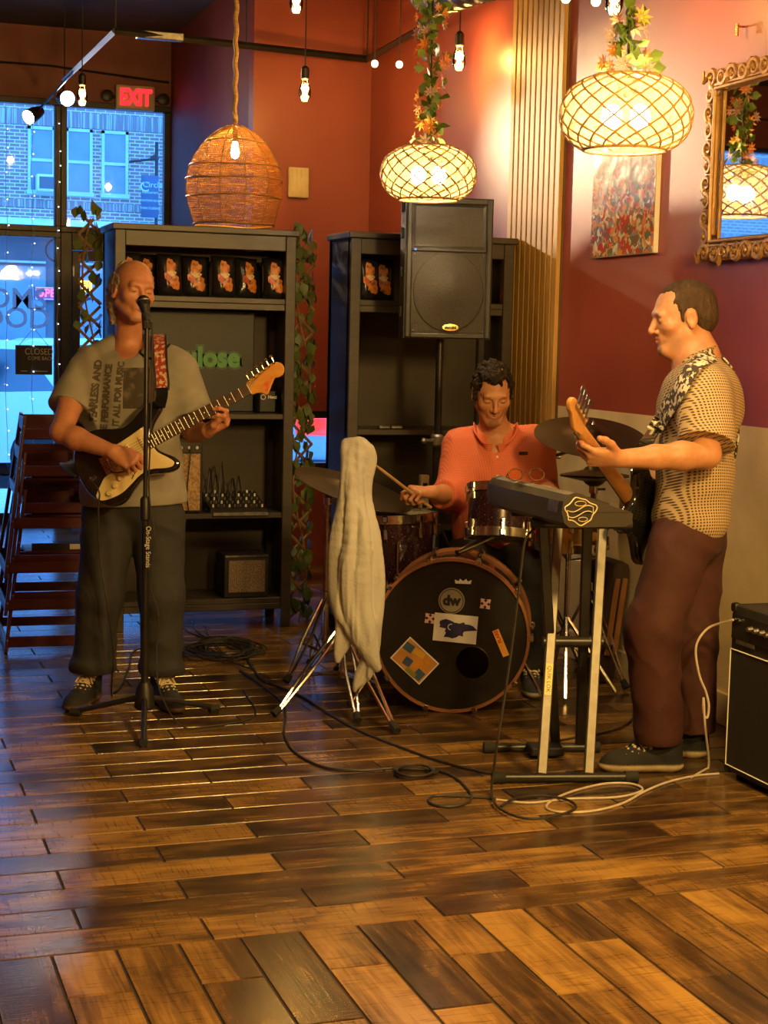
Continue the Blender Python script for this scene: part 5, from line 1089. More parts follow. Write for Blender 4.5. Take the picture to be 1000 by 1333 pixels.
MB().lathe([(.0255, -.003), (.0275, 0), (.0255, .003)], 20, along(bc, bc+dv)).build('band', 'steel', mic); MB().tube([mt-Vector((0, 0, .03)), mt+dv*.03], .016, 10).build('clip', 'rubber', mic)
MB().tube([Vector((p.x, p.y, max(p.z, .0034))) for p in bez([mt+CR*.012, mt+CR*.022+Vector((0, 0, -.05)), AT(196, 560, D_m-.03), AT(194, 640, D_m-.02), AT(201, 700, D_m-.03), AT(196, 760, D_m-.02), AT(206, 800, D_m-.03), AT(204, 850, D_m-.02), AT(210, 905, D_m-.06), Vector((mp_.x+.14, mp_.y-.16, .0034)), Vector((mp_.x+.42, mp_.y-.03, .0034)), Vector((mp_.x+.50, mp_.y+.45, .0034))], 8)], .0032, 6).build('lead', 'cable', mic)
# ---- cables on the floor
def cable(label, px, m='cable', r=.0045, group='cables on the floor', lift=None):
    pts = []
    for i, p in enumerate(px): z = r+(p[2] if len(p) > 2 else 0); q = G(p[0], p[1], z); pts.append((q.x, q.y, z))
    c = MB().tube([Vector((p.x, p.y, max(p.z, r))) for p in bez(pts, 8)], r, 6).build('cable', m); tag(c, label, 'cable', group); return c
cable('long black cable crossing the floor from the tangle to the keyboard stand', [(330, 870), (342, 885), (390, 905), (430, 930), (470, 952), (520, 972), (570, 990), (620, 1003), (648, 1008)])
cable('black cable looping past the chrome stand foot into a small coil', [(312, 872), (345, 895), (368, 915), (372, 935), (370, 955), (385, 980), (420, 998), (465, 1003), (510, 1000)])
coil = [(510, 1000)]
for i in range(26): a = i*.75; coil.append((540+27*math.cos(a)*(1-.006*i), 1003+7.5*math.sin(a), .002+.0006*i))
cable('small bundled coil of black cable on the floor', coil, r=.004)
cable('black cable from the coil to a knot in front of the keyboard stand', [(560, 1000), (585, 1008), (602, 1020), (614, 1036), (606, 1046), (585, 1050), (566, 1048), (558, 1042), (566, 1036), (590, 1036), (625, 1038), (645, 1040)])
kcab = bez([AT(700, 684, 5.38), AT(684, 704, 5.3), AT(677, 755, 5.3), AT(668, 830, 5.3), AT(658, 900, 5.28), AT(648, 965, 5.25)]+[G(x, y, .0135) for x, y in [(640, 1030), (646, 1048), (670, 1062), (700, 1066), (735, 1059), (750, 1050), (735, 1040), (700, 1036), (670, 1040), (652, 1050)]], 8)
tag(MB().tube([Vector((p.x, p.y, max(p.z, .0135))) for p in kcab], .0045, 6).build('cable', 'cable'), 'black cable dropping from the keyboard and circling near the stand foot', 'cable', 'cables on the floor')
cable('pale cable looping on the floor towards the bass amp', [(646, 1041), (690, 1045), (740, 1040), (800, 1038), (830, 1032), (836, 1026), (820, 1020), (790, 1020), (760, 1026), (735, 1034), (716, 1044), (712, 1052), (730, 1057), (770, 1056), (810, 1046), (840, 1030), (870, 1018), (905, 1010), (936, 1007)], 'whitecable', .0042)
lead = bez([Vector((AX0-.003, AY1-.035, zt_-.05)), AT(925, 816, 5.56), AT(910, 832, 5.54), AT(906, 850, 5.54), AT(911, 880, 5.54), AT(919, 900, 5.54), AT(923, 918, 5.54), AT(921, 934, 5.54), AT(916, 928, 5.54), AT(916, 908, 5.54), AT(918, 945, 5.54), G(922, 1000, .0045), G(900, 1012, .0045)], 8)
tag(MB().tube([Vector((p.x, p.y, max(p.z, .0042))) for p in lead], .0042, 6).build('amp_lead', 'whitecable'), 'tan lead plugged into the bass amp and hanging down', 'cable', 'cables on the floor')
cable('black cable behind the bassist shoe leading under the keyboard stand', [(832, 925), (812, 945), (780, 955), (750, 960), (728, 964)])
rnd = random.Random(11)
for k in range(6):
    pts = []; cx, cy = 290+rnd.uniform(-12, 12), 846+rnd.uniform(-4, 4)
    for i in range(22): a = i*.9+k; pts.append((cx+(38+rnd.uniform(-14, 12))*math.cos(a), cy+(11+rnd.uniform(-5, 4))*math.sin(a), .003*k+rnd.uniform(0, .012)))
    if k < 3: pts = [(232+18*k, 800+8*k, .0), (250+10*k, 825, 0)]+pts+[(330, 872)]
    cable('black cable in the tangle on the floor before the bookcase', pts, r=.0036, group='tangled cables')
# ================================================================== smooth-blended figures (distance field -> one continuous mesh)
_rs = np.random.RandomState(5); _LAT = _rs.rand(32, 32, 32).astype(np.float32)
def vnoise(P):
    i = np.floor(P).astype(np.int64); f = (P-i).astype(np.float32); f = f*f*(3-2*f); i &= 31; j = (i+1) & 31
    x0, y0, z0 = i[..., 0], i[..., 1], i[..., 2]; x1, y1, z1 = j[..., 0], j[..., 1], j[..., 2]; fx, fy, fz = f[..., 0], f[..., 1], f[..., 2]
    L = _LAT
    a = L[x0, y0, z0]*(1-fx)+L[x1, y0, z0]*fx; b = L[x0, y1, z0]*(1-fx)+L[x1, y1, z0]*fx
    c = L[x0, y0, z1]*(1-fx)+L[x1, y0, z1]*fx; d = L[x0, y1, z1]*(1-fx)+L[x1, y1, z1]*fx
    a = a*(1-fy)+b*fy; c = c*(1-fy)+d*fy; return a*(1-fz)+c*fz
class SDF:
    """list of blended primitives; colours ride along"""
    def __init__(s): s.p = []; s.paints = []; s.disp = None; s.clips = []; s.dispmax = .012
    def _add(s, kind, dat, cen, rad, col, k, op, clip): s.p.append((kind, dat, np.array(cen, np.float32), rad, None if col is None else np.array(col, np.float32), k, op, clip))
    def cone(s, a, b, ra, rb=None, col=None, k=.02, op=1, clip=None):
        a, b = np.array(a, np.float32), np.array(b, np.float32); rb = ra if rb is None else rb
        s._add('c', (a, b, ra, rb), (a+b)/2, np.linalg.norm(b-a)/2+max(ra, rb), col, k, op, clip); return s
    def chain(s, pts, rs, col=None, k=.015):
        for i in range(len(pts)-1): s.cone(pts[i], pts[i+1], rs[i], rs[i+1], col, k)
        return s
    def ell(s, c, r, R=None, col=None, k=.02, op=1, clip=None):
        R = np.eye(3, dtype=np.float32) if R is None else np.array(R, np.float32)   # columns = axes
        s._add('e', (np.array(c, np.float32), np.array(r, np.float32), R), c, max(r), col, k, op, clip); return s
    def paint(s, c, r, col, soft=.006, R=None): s.paints.append((np.array(c, np.float32), np.array(r, np.float32), np.eye(3) if R is None else np.array(R), np.array(col, np.float32), soft)); return s
    @staticmethod
    def prim(kind, dat, P):
        if kind == 'c':
            a, b, ra, rb = dat; ba = b-a; L2 = max(float(ba@ba), 1e-9); t = np.clip((P-a)@ba/L2, 0, 1)
            return np.sqrt(((P-a-t[..., None]*ba)**2).sum(-1))-(ra+(rb-ra)*t)
        c, r, R = dat; q = ((P-c)@R)/r; k0 = np.sqrt((q*q).sum(-1)); k1 = np.sqrt(((q/r)**2).sum(-1)); return k0*(k0-1)/np.maximum(k1, 1e-6)
    def eval(s, P, color=False, cull=None):
        """P (B,m,3); cull=(block centres, block radius)"""
        d = np.full(P.shape[:2], .5, np.float32); C = np.zeros(P.shape, np.float32) if color else None
        for kind, dat, cen, rad, col, k, op, clip in s.p:
            if cull is not None:
                sel = np.where(np.sqrt(((cull[0]-cen)**2).sum(-1)) < rad+cull[1]+k+.03)[0]
                if len(sel) == 0: continue
            else: sel = slice(None)
            q = P[sel]; di = s.prim(kind, dat, q)
            if clip is not None:
                for (pt, n) in clip: di = np.maximum(di, (q-np.array(pt, np.float32))@np.array(n, np.float32))
            d0 = d[sel]
            if op == 1:
                h = np.clip(.5+.5*(d0-di)/k, 0, 1); d[sel] = d0*(1-h)+di*h-k*h*(1-h)
            else:
                h = np.clip(.5-.5*(d0+di)/k, 0, 1); d[sel] = d0*(1-h)-di*h+k*h*(1-h)
            if color and col is not None: h = h[..., None]; C[sel] = C[sel]*(1-h)+col*h
        if s.disp is not None: d = d+s.disp(P)
        for (pt, n) in s.clips: d = np.maximum(d, (P-np.array(pt, np.float32))@np.array(n, np.float32))
        if color:
            for c, r, R, col, soft in s.paints:
                q = ((P-c)@R)/r; k0 = np.sqrt((q*q).sum(-1)); w = np.clip((1-k0)*min(r)/soft, 0, 1)[..., None]; C = C*(1-w)+col*w
            return d, C
        return d
    def mesh(s, h):
        N = 8; lo = np.min([c-r for _, _, c, r, _, _, op, _ in s.p if op == 1], 0)-.03; hi = np.max([c+r for _, _, c, r, _, _, op, _ in s.p if op == 1], 0)+.03
        nb = np.ceil((hi-lo)/(h*N)).astype(int); I = np.stack(np.meshgrid(*[np.arange(n) for n in nb], indexing='ij'), -1).reshape(-1, 3)
        cen = (lo+(I+.5)*h*N).astype(np.float32); br = h*N*.5*1.7321
        dc = s.eval(cen[:, None, :], cull=(cen, br))[:, 0]; keep = np.abs(dc) < br*1.35+s.dispmax; I = I[keep]; cen = cen[keep]
        g = np.stack(np.meshgrid(*[np.arange(N+1)]*3, indexing='ij'), -1).reshape(-1, 3)
        P = (lo+(I[:, None, :]*N+g[None])*h).astype(np.float32)
        D = s.eval(P, cull=(cen, br)).reshape(-1, N+1, N+1, N+1)
        S = D < 0
        c8 = [D[:, i:N+i, j:N+j, k:N+k] for i in (0, 1) for j in (0, 1) for k in (0, 1)]; s8 = sum((c < 0).astype(np.int8) for c in c8)
        act = np.argwhere((s8 > 0) & (s8 < 8)); b, x, y, z = act.T
        V = np.zeros((len(act), 3)); cnt = np.zeros(len(act))
        val = {(i, j, k): D[b, x+i, y+j, z+k] for i in (0, 1) for j in (0, 1) for k in (0, 1)}
        corners = list(val)
        for A in corners:
            for ax in range(3):
                if A[ax] == 0:
                    Bc = list(A); Bc[ax] = 1; va, vb = val[A], val[tuple(Bc)]; m = (va < 0) != (vb < 0); t = np.where(m, va/np.where(m, va-vb, 1), 0)
                    p = np.repeat(np.array([A], float), len(act), 0); p[:, ax] += t; V += p*m[:, None]; cnt += m
        V /= cnt[:, None]; cell = I[b]*N+np.stack([x, y, z], 1); W = lo+(cell+V)*h
        dims = nb*N+2; key = (cell[:, 0]*dims[1]+cell[:, 1])*dims[2]+cell[:, 2]; order = np.argsort(key); ks = key[order]
        def look(c):
            k = (c[:, 0]*dims[1]+c[:, 1])*dims[2]+c[:, 2]; p = np.searchsorted(ks, k); p = np.minimum(p, len(ks)-1); ok = ks[p] == k; return order[p], ok
        F = []
        for ax in range(3):
            va = val[(0, 0, 0)]; e = [0, 0, 0]; e[ax] = 1; vb = val[tuple(e)]; m = (va < 0) != (vb < 0); idx = np.where(m)[0]; cc = cell[idx]; u, v = (ax+1) % 3, (ax+2) % 3
            du = np.zeros(3, int); du[u] = 1; dv = np.zeros(3, int); dv[v] = 1
            q = [look(cc), look(cc-du), look(cc-du-dv), look(cc-dv)]; ok = np.all([o for _, o in q], 0); Q = np.stack([i for i, _ in q], 1)[ok]; flip = (va[idx] < 0)[ok]
            Q[~flip] = Q[~flip][:, ::-1]; F.append(Q)
        F = np.concatenate(F); _, C = s.eval(W[None].astype(np.float32), color=True) if len(W) < 4000 else s._ceval(W)
        return W, F, C.reshape(-1, 3)
    def _ceval(s, W):
        out = []
        n = 512; pad = (-len(W)) % n; Wp = np.concatenate([W, np.repeat(W[-1:], pad, 0)]).astype(np.float32).reshape(-1, n, 3)
        o = np.argsort(W[:, 2]); W2 = W[o]; Wp = np.concatenate([W2, np.repeat(W2[-1:], pad, 0)]).astype(np.float32).reshape(-1, n, 3)
        _, C = s.eval(Wp, color=True); C = C.reshape(-1, 3)[:len(W)]; R = np.zeros_like(C); R[o] = C; return None, R
    def build(s, name, m, parent, h=.004):
        W, F, C = s.mesh(h); off = np.array(ORG[parent]); me = bpy.data.meshes.new(name)
        me.vertices.add(len(W)); me.vertices.foreach_set('co', (W-off).astype(np.float32).ravel())
        me.loops.add(F.size); me.loops.foreach_set('vertex_index', F.astype(np.int32).ravel()); me.polygons.add(len(F)); me.polygons.foreach_set('loop_start', np.arange(0, F.size, 4, dtype=np.int32))
        me.polygons.foreach_set('use_smooth', np.ones(len(F), bool)); me.update(calc_edges=True); me.validate()
        at = me.color_attributes.new('Col', 'FLOAT_COLOR', 'POINT'); at.data.foreach_set('color', np.concatenate([C, np.ones((len(C), 1))], 1).astype(np.float32).ravel())
        me.materials.append(M[m] if isinstance(m, str) else m); o = bpy.data.objects.new(name, me); COL.objects.link(o); o.parent = parent; ORG[o] = ORG[parent].copy(); return o
def arr(v): return np.array(v, np.float32)
UU = np.array([CR.x, CR.y, 0]); UU /= np.linalg.norm(UU); UU = np.array([math.cos(YAW), -math.sin(YAW), 0]); VV = np.array([-math.sin(YAW), -math.cos(YAW), 0]); ZZ = np.array([0, 0, 1.0])   # picture right, towards camera, up
def Jf(D0): return lambda px, py, v=0.0: np.array(AT(px, py, D0-v))
def basis(f, up):   # head axes: columns right-hand side, forward, up
    f = np.array(f, float); f /= np.linalg.norm(f); up = np.array(up, float); up = up-f*(up@f); up /= np.linalg.norm(up); r = np.cross(f, up); return np.stack([r, f, up], 1)
def folds(amp, scale, seed=0, dirs=None):
    """cloth folds as stretched value noise"""
    B = np.eye(3) if dirs is None else np.array(dirs, float); sc = np.array(scale, np.float32)
    def f(P):
        q = (P@B.T.astype(np.float32))*sc+seed*7.3; n = vnoise(q)+.5*vnoise(q*2.1+3.3); n = np.abs(n/1.5-.5)*2
        return amp*(n-.35).astype(np.float32)
    return f
def head(s, c, R, S=1.0, skin=(.55, .27, .15), lip=(.45, .16, .10), lid='down', beard=None, brow=(.10, .06, .03), neck_to=None, neck_r=(.056, .062), nose=1.0):
    c = np.array(c, float); sk = np.array(skin); dk = sk*.62
    def L(x, y, z): return c+R@(np.array([x, y, z])*S)
    E = lambda p, r, col=sk, k=.02, op=1: s.ell(L(*p), np.array(r)*S, R, col, k, op)
    K = lambda a, b, ra, rb, col=sk, k=.015, op=1: s.cone(L(*a), L(*b), ra*S, rb*S, col, k, op)
    E((0, -.014, .036), (.073, .097, .082)); E((0, .026, -.018), (.060, .064, .088), k=.03)
    for q in (-1, 1):
        K((q*.050, .000, -.052), (q*.018, .064, -.099), .022, .018, k=.022)
        E((q*.041, .056, -.022), (.021, .020, .018), k=.025)
    E((0, .072, -.098), (.020, .017, .017), k=.022)
    K((-.034, .080, .020), (.034, .080, .020), .0125, .0125, k=.018)
    for q in (-1, 1): E((q*.031, .094, .001), (.017, .013, .012), None, .012, -1)
    for q in (-1, 1): E((q*.030, .0735, .001), (.0165, .0145, .0135), sk, .005)
    K((0, .086, .014), (0, .1015*nose, -.028), .0072, .0095, k=.010); E((0, .1015*nose, -.034), (.0115, .0105, .009), k=.008)
    for q in (-1, 1): E((q*.0125, .091, -.0375), (.0078, .010, .007), k=.006)
    E((0, .076, -.062), (.026, .014, .018), k=.015)
    for q in (-1, 1): K((0, .0895, -.0580), (q*.021, .080, -.0615), .0050, .003, lip, .005); K((0, .0885, -.0690), (q*.019, .079, -.0640), .0060, .003, lip, .005)
    K((-.019, .0915, -.0632), (.019, .0915, -.0632), .0022, .0022, None, .003, -1)
    for q in (-1, 1): E((q*.0062, .0985, -.0455), (.0038, .0050, .0062), None, .003, -1)
    for q in (-1, 1):
        E((q*.074, -.012, -.004), (.009, .019, .031), k=.008); E((q*.084, -.007, -.001), (.0075, .0115, .020), None, .005, -1); E((q*.077, -.010, -.028), (.007, .009, .010), k=.006)
    if neck_to is not None: s.cone(L(0, -.026, -.045), neck_to, neck_r[0]*S, neck_r[1], sk, .014)
    for q in (-1, 1):
        s.paint(L(q*.030, .086, .0225), np.array((.019, .012, .0045))*S, brow, .003, R)
        if lid == 'open':
            s.paint(L(q*.030, .088, .001), np.array((.0125, .008, .0048))*S, (.55, .48, .40), .0015, R); s.paint(L(q*.030, .089, .001), np.array((.0052, .008, .0050))*S, (.03, .02, .012), .0012, R)
        s.paint(L(q*.030, .088, -.0045 if lid != 'open' else .0062), np.array((.0145, .012, .0022))*S, (.05, .025, .015), .0014, R)
    s.paint(L(0, .07, -.045), np.array((.045, .05, .03))*S, sk*np.array((1.06, .92, .86)), .03, R)
    if beard is not None:
        b, st = np.array(beard[0]), beard[1]; mixc = sk*(1-st)+b*st
        s.paint(L(0, .092, -.0495), np.array((.028, .018, .0062))*S, mixc, .004, R)
        s.paint(L(0, .085, -.096), np.array((.030, .032, .020))*S, mixc, .008, R)
        for q in (-1, 1): s.paint(L(q*.050, .03, -.075), np.array((.022, .052, .038))*S, sk*(1-st*.7)+b*st*.7, .014, R)
        for q in (-1, 1): s.paint(L(q*.030, .082, -.068), np.array((.005, .02, .018))*S, mixc, .004, R)
    return L
def hand(s, W, y, z, side, curls, thumb, skin, S=1.0, spread=.06):
    """W wrist, y towards the knuckles, z out of the back of the hand, side=+1 thumb on +x"""
    y = np.array(y, float); y /= np.linalg.norm(y); z = np.array(z, float); z = z-y*(z@y); z /= np.linalg.norm(z); x = np.cross(y, z)*side; sk = np.array(skin)
    P = lambda a, b, c: np.array(W)+(x*a+y*b+z*c)*S
    base = [(.030, .094), (.009, .099), (-.012, .094), (-.031, .084)]; lens = [(.042, .026, .021), (.046, .030, .022), (.042, .028, .021), (.033, .021, .019)]; rad = [.0092, .0095, .009, .0080]
    for (bx, by), ln, r, cu, n in zip(base, lens, rad, curls, range(4)):
        s.cone(P(bx*.45, .004, 0), P(bx, by, 0), .0165*S, (r+.003)*S, sk, .014)
        p = P(bx, by, 0); a = 0; dx = spread*(1.2-n*.8)
        for q, (l, c) in enumerate(zip(ln, cu)):
            a += math.radians(c); d = y*math.cos(a)*math.cos(dx)-z*math.sin(a)+x*math.sin(dx)*math.cos(a); d /= np.linalg.norm(d); p2 = p+d*l*S
            s.cone(p, p2, (r-.0006*q)*S, (r-.0006*(q+1)-.0003)*S, sk, .004)
            if q < 2: s.ell(p2, (r*S*.98,)*3, None, sk, .004)
            p = p2
        s.paint(p-d*.004*S+z*math.cos(a)*.006*S+y*math.sin(a)*.006*S, (.0052*S, .0052*S, .0052*S), sk*np.array((1.25, 1.2, 1.2)), .003)
    s.ell(P(.0, .05, -.004), np.array((.040, .050, .016))*S, np.stack([x, y, z], 1), sk, .012)
    t = P(.022, .018, -.006); pts = [t]
    for (a, b, c), l in zip(thumb, (.044, .034, .027)):
        d = x*a+y*b+z*c; d /= np.linalg.norm(d); pts.append(pts[-1]+d*l*S)
    s.chain(pts, [.0165*S, .0125*S, .0112*S, .0092*S], sk, .008)
    return x, y, z
def shoe(parent, heel, toe, zg, upper, sole, lace, S=1.0, name='shoe', toe_cap=None):
    heel = np.array(heel, float); toe = np.array(toe, float); f = toe-heel; f[2] = 0; Ln = np.linalg.norm(f); f /= Ln; x = np.cross(f, ZZ); k = Ln/.29
    P = lambda a, b, c: np.array([heel[0], heel[1], zg])+x*a*k+f*b*k+ZZ*c*k
    B = np.stack([x, f, ZZ], 1); s = SDF(); up = np.array(upper); so = np.array(sole)
    for b, r in ((.045, .036), (.10, .036), (.16, .040), (.205, .044), (.245, .036)): s.ell(P(0, b, .020), np.array((r, .045, .020))*k, B, so, .02)
    s.ell(P(0, .055, .055), np.array((.036, .052, .055))*k, B, up, .02); s.ell(P(0, .14, .045), np.array((.040, .07, .04))*k, B, up, .02); s.ell(P(0, .215, .036), np.array((.040, .062, .032))*k, B, up, .02)
    s.cone(P(0, .06, .07), P(0, .045, .115), .036*k, .041*k, up, .02); s.cone(P(0, .10, .08), P(0, .19, .05), .028*k, .026*k, up, .02)
    s.clips = [(P(0, 0, .0), -ZZ), (P(0, .05, .108), np.array([0, 0, 1.0]))]
    s.p.insert(0, s.p.pop(0)); o = s.build(name, 'garment', parent, .0042)
    # sole colour below a fixed height
    me = o.data; n = len(me.vertices); co = np.zeros(n*3, np.float32); me.vertices.foreach_get('co', co); co = co.reshape(-1, 3)+np.array(ORG[o], np.float32); z = co[:, 2]-zg
    C = np.ones((n, 4), np.float32); t = np.clip((z-.027*k)/.002, 0, 1)[:, None]; C[:, :3] = so*(1-t)+up*t; me.color_attributes['Col'].data.foreach_set('color', C.ravel())
    for i in range(5):
        b = .098+i*.021; zz = .104-.0085*i; mb = MB()
        for sg in (-1, 1): mb.tube([P(sg*.030, b, zz-.014), P(sg*.010, b+.009, zz+.007), P(-sg*.026, b+.020, zz-.010)], .0058*k, 5)
        mb.build('lace', lace, o)
    mb = MB()
    for sg in (-1, 1): mb.tube(bez([P(0, .094, .112), P(sg*.022, .10, .125), P(sg*.040, .11, .112), P(sg*.026, .105, .104), P(0, .096, .112)], 5), .0045*k, 5).tube(bez([P(0, .094, .112), P(sg*.02, .12, .112), P(sg*.034, .135, .088)], 4), .004*k, 5)
    mb.build('lace_bow', lace, o); return o
M['skin'] = mat('skin', (.5, .25, .15), .5, attr='Col', c2=(.88, .80, .76), scale=55, contrast=(.4, .75), bump=.12, bscale=220, sss=.12, bdist=.003)
M['garment'] = mat('plain_garment', (.1, .1, .1), .8, attr='Col', c2=(.82, .82, .82), scale=30, bump=.15, bscale=260)
M['hairmat'] = mat('hair', (.1, .05, .03), .8, spec=.2, attr='Col', c2=(.6, .6, .6), scale=60, stretch=(1, 1, .35), bump=.7, bscale=130)
def hairf(amp, sc): 
    def f(P): return (amp*(vnoise(P*sc)-.5+.6*(vnoise(P*sc*2.3)-.5))).astype(np.float32)
    return f
# ================================================================== singer
D0 = 6.46; J = Jf(D0); SK1 = (.50, .215, .115)
sg_base = G(172, 905)
singer = thing('person', 'balding singer in a grey printed t-shirt playing a black electric guitar', 'person', tuple(sg_base))
s = SDF()
fwd = VV*.86+UU*.50-ZZ*.02; HB = basis(fwd, ZZ+UU*.10-VV*.02)
hc = J(174, 379, .06)
Lh = head(s, hc, HB, 1.03, SK1, lip=(.42, .15, .10), lid='down', beard=((.30, .24, .2), .25), brow=(.26, .15, .09), neck_to=J(167, 446, -.03), neck_r=(.050, .055))
for e_ in (J(122, 470, -.02), J(218, 468, -.02)): s.cone(J(168, 452, -.06), e_, .030, .040, SK1, .02)
s.cone(J(168, 470, -.03), J(172, 620, 0), .08, .10, SK1, .03)
s.ell(J(168, 482, .015), (.115, .082, .078), np.stack([UU, VV, ZZ], 1), SK1, .02)
s.cone(J(112, 484, -.01), J(234, 482, -.01), .055, .055, SK1, .04)
shR, elR, wrR = J(108, 486, 0), J(80, 562, .22), J(147, 588, .312)
s.chain([shR, (shR+elR)/2+UU*-.004, elR], [.052, .049, .041], SK1, .02); s.chain([elR, elR+(wrR-elR)*.3-ZZ*.004, wrR], [.042, .043, .027], SK1, .02)
hand(s, wrR, wrR-elR+UU*.03-ZZ*.03, VV*.80+ZZ*.50+UU*.1, -1, [(70, 88, 50), (76, 92, 50), (80, 95, 50), (84, 95, 50)], [(.55, .75, -.45), (.1, .95, -.5), (-.1, .9, -.5)], SK1, 1.0)
shL, elL, wrL = J(236, 484, 0), J(250, 562, -.02), J(270, 561, .155)
s.chain([shL, (shL+elL)/2, elL], [.052, .047, .041], SK1, .02); s.chain([elL, elL+(wrL-elL)*.35, wrL], [.042, .040, .029], SK1, .02)
hand(s, wrL, UU*.80+ZZ*.52+VV*.28, UU*.55-ZZ*.62-VV*.52, -1, [(62, 72, 45), (55, 62, 40), (66, 80, 45), (72, 85, 50)], [(.3, .8, -.5), (-.1, .9, -.2), (-.1, .9, .0)], SK1, 1.0, spread=.12)
for hp, kn, an in ((J(145, 668), J(131, 775, .03), J(116, 872, .0)), (J(205, 668), J(212, 772, .03), J(214, 868, .0))):
    s.chain([J(172, 640), hp, kn, an], [.09, .075, .05, .04], SK1, .03); s.cone(an+ZZ*.03, (an[0], an[1], .075), .038, .034, (.03, .029, .028), .01)
s.build('body', 'skin', singer, .0026)
# hair: bald crown, long fringe at sides and back
h = SDF(); hc_ = (.34, .27, .20)
for q in (-1, 1):
    h.ell(Lh(q*.066, -.035, .022), (.017, .055, .045), HB, hc_, .02); h.ell(Lh(q*.058, -.062, -.03), (.022, .04, .06), HB, hc_, .02)
h.ell(Lh(0, -.09, -.01), (.062, .032, .07), HB, hc_, .03); h.cone(Lh(0, -.085, -.05), Lh(-.02, -.085, -.115), .045, .030, hc_, .03); h.cone(Lh(.03, -.07, -.05), Lh(.05, -.06, -.12), .030, .016, hc_, .03); h.cone(Lh(-.05, -.06, -.03), Lh(-.065, -.05, -.10), .024, .014, hc_, .03)
h.ell(Lh(0, -.045, .078), (.060, .055, .041), HB, (.40, .30, .22), .02); h.ell(Lh(0, .012, .095), (.062, .075, .050), HB, None, .008, -1)
h.disp = hairf(.010, 75); h.build('hair', 'hairmat', singer, .0036)
# t-shirt
TS = (.285, .265, .215); t = SDF(); BX = np.stack([UU, VV, ZZ], 1)
t.cone(J(120, 478, -.01), J(228, 476, -.01), .066, .066, TS, .05); t.ell(J(174, 525, .0), (.198, .125, .20), BX, TS, .06); t.ell(J(172, 600, .005), (.205, .135, .21), BX, TS, .06); t.ell(J(173, 645, .0), (.216, .14, .15), BX, TS, .05)
for a, b, tt in ((J(112, 486, 0), J(78, 562, .14), .62), (J(234, 485, 0), J(254, 564, -.02), .66)):
    n = (b-a)/np.linalg.norm(b-a); t.cone(a, b, .078, .098, TS, .045, clip=[(a+(b-a)*tt, n)])
for e_ in (J(122, 470, -.02), J(218, 468, -.02)): t.cone(J(166, 441, -.055), e_, .046, .060, TS, .03)
t.ell(J(169, 434, .05), (.066, .14, .102), BX, None, .010, -1)
t.disp = folds(.012, (9, 9, 4.0), 1, np.array([UU*.9+ZZ*.35, VV, ZZ-UU*.3])); t.clips = [(J(172, 656), -ZZ+UU*.05)]
M['tee'] = mat('cotton_tee', TS, .9, attr='Col', c2=(.84, .84, .84), scale=18, bump=.2, bscale=300)
tee = t.build('t_shirt', 'tee', singer, .0046)
nv_ = BVHTree.FromPolygons([v.co+ORG[tee] for v in tee.data.vertices], [tuple(q.vertices) for q in tee.data.polygons]); cr_ = []
for i in range(25):
    an_ = PI*(.02+.96*i/24); o_ = Vector(J(169+24.5*math.cos(an_), 434+35*math.sin(an_), .6)); hit = nv_.ray_cast(o_, -Vector(VV))
    if hit[0] is not None: cr_.append(hit[0])
MB().tube(bez(cr_, 2), .0055, 6).build('collar_rib', 'tee', tee)
# printed graphics projected on the shirt
def project_print(mb, target, parent, name, m, direction, off=.0018):
    me = target.data; vs = [v.co+ORG[target] for v in me.vertices]; bv = BVHTree.FromPolygons(vs, [tuple(p.vertices) for p in me.polygons]); d = Vector(direction).normalized(); out = []
    for p in mb.v:
        p = Vector(p); hit = bv.ray_cast(p-d*.6, d)
        out.append(tuple(hit[0]-d*off) if hit[0] is not None else tuple(p))
    mb.v = out; return mb.build(name, m, parent, smooth=0)
M['print'] = mat('dark_shirt_print', (.075, .058, .042), .9, c2=(.11, .085, .06), scale=30)
def prt(px, py, txt, size, wid, bold=.002):
    c = Vector(J(px, py, .0)); F_ = frame(c, x=Vector(ZZ+UU*.05), y=Vector(-UU+ZZ*.05)); project_print(text_mb(txt, size, F_, width=wid, bold=bold), tee, tee, 'printed_lettering', 'print', -VV)
prt(130, 508, 'FEARLESS AND', .040, .92); prt(144, 522, 'LIVE PERFORMANCE', .038, .86); prt(160, 521, 'DO IT ALL FOR MUSIC', .036, .86)
g_ = MB(); nx = 22
for j in range(nx+1):
    for i in range(nx+1): g_.v.append(tuple(J(167+(200-167)*i/nx, 478+(530-478)*j/nx)))
g_.f = [(j*(nx+1)+i, j*(nx+1)+i+1, (j+1)*(nx+1)+i+1, (j+1)*(nx+1)+i) for j in range(nx) for i in range(nx)]
project_print(g_, tee, tee, 'printed_picture', mat('shirt_picture', (.06, .048, .036), .9, c2=(.15, .12, .085), scale=26, contrast=(.45, .6)), -VV)
# trousers
PC = (.030, .029, .028); p = SDF(); p.ell(J(172, 648, 0), (.19, .125, .12), BX, PC, .05)
for hp, kn, an in ((J(141, 680, .0), J(130, 778, .03), J(120, 882, .0)), (J(206, 680, .0), J(210, 775, .03), J(211, 880, .0))):
    p.chain([hp, kn, an], [.108, .084, .080], PC, .04)
    p.ell((an[0], an[1], .148), (.088, .085, .03), BX, PC, .03)
p.disp = folds(.014, (7, 7, 9), 4, np.array([UU, VV, ZZ+UU*.4])); p.clips = [((0, 0, .122), -ZZ)]; p.build('trousers', 'garment', singer, .0052)
M['lace'] = mat('cream_lace', (.70, .56, .34), .8, c2=(.6, .46, .28), scale=60)
d_ = VV*.97-UU*.20; a = J(117, 880, .0); a[2] = 0; a = a-d_*.075; shoe(singer, a, a+d_*.30, .0, (.020, .019, .020), (.10, .052, .028), 'lace')
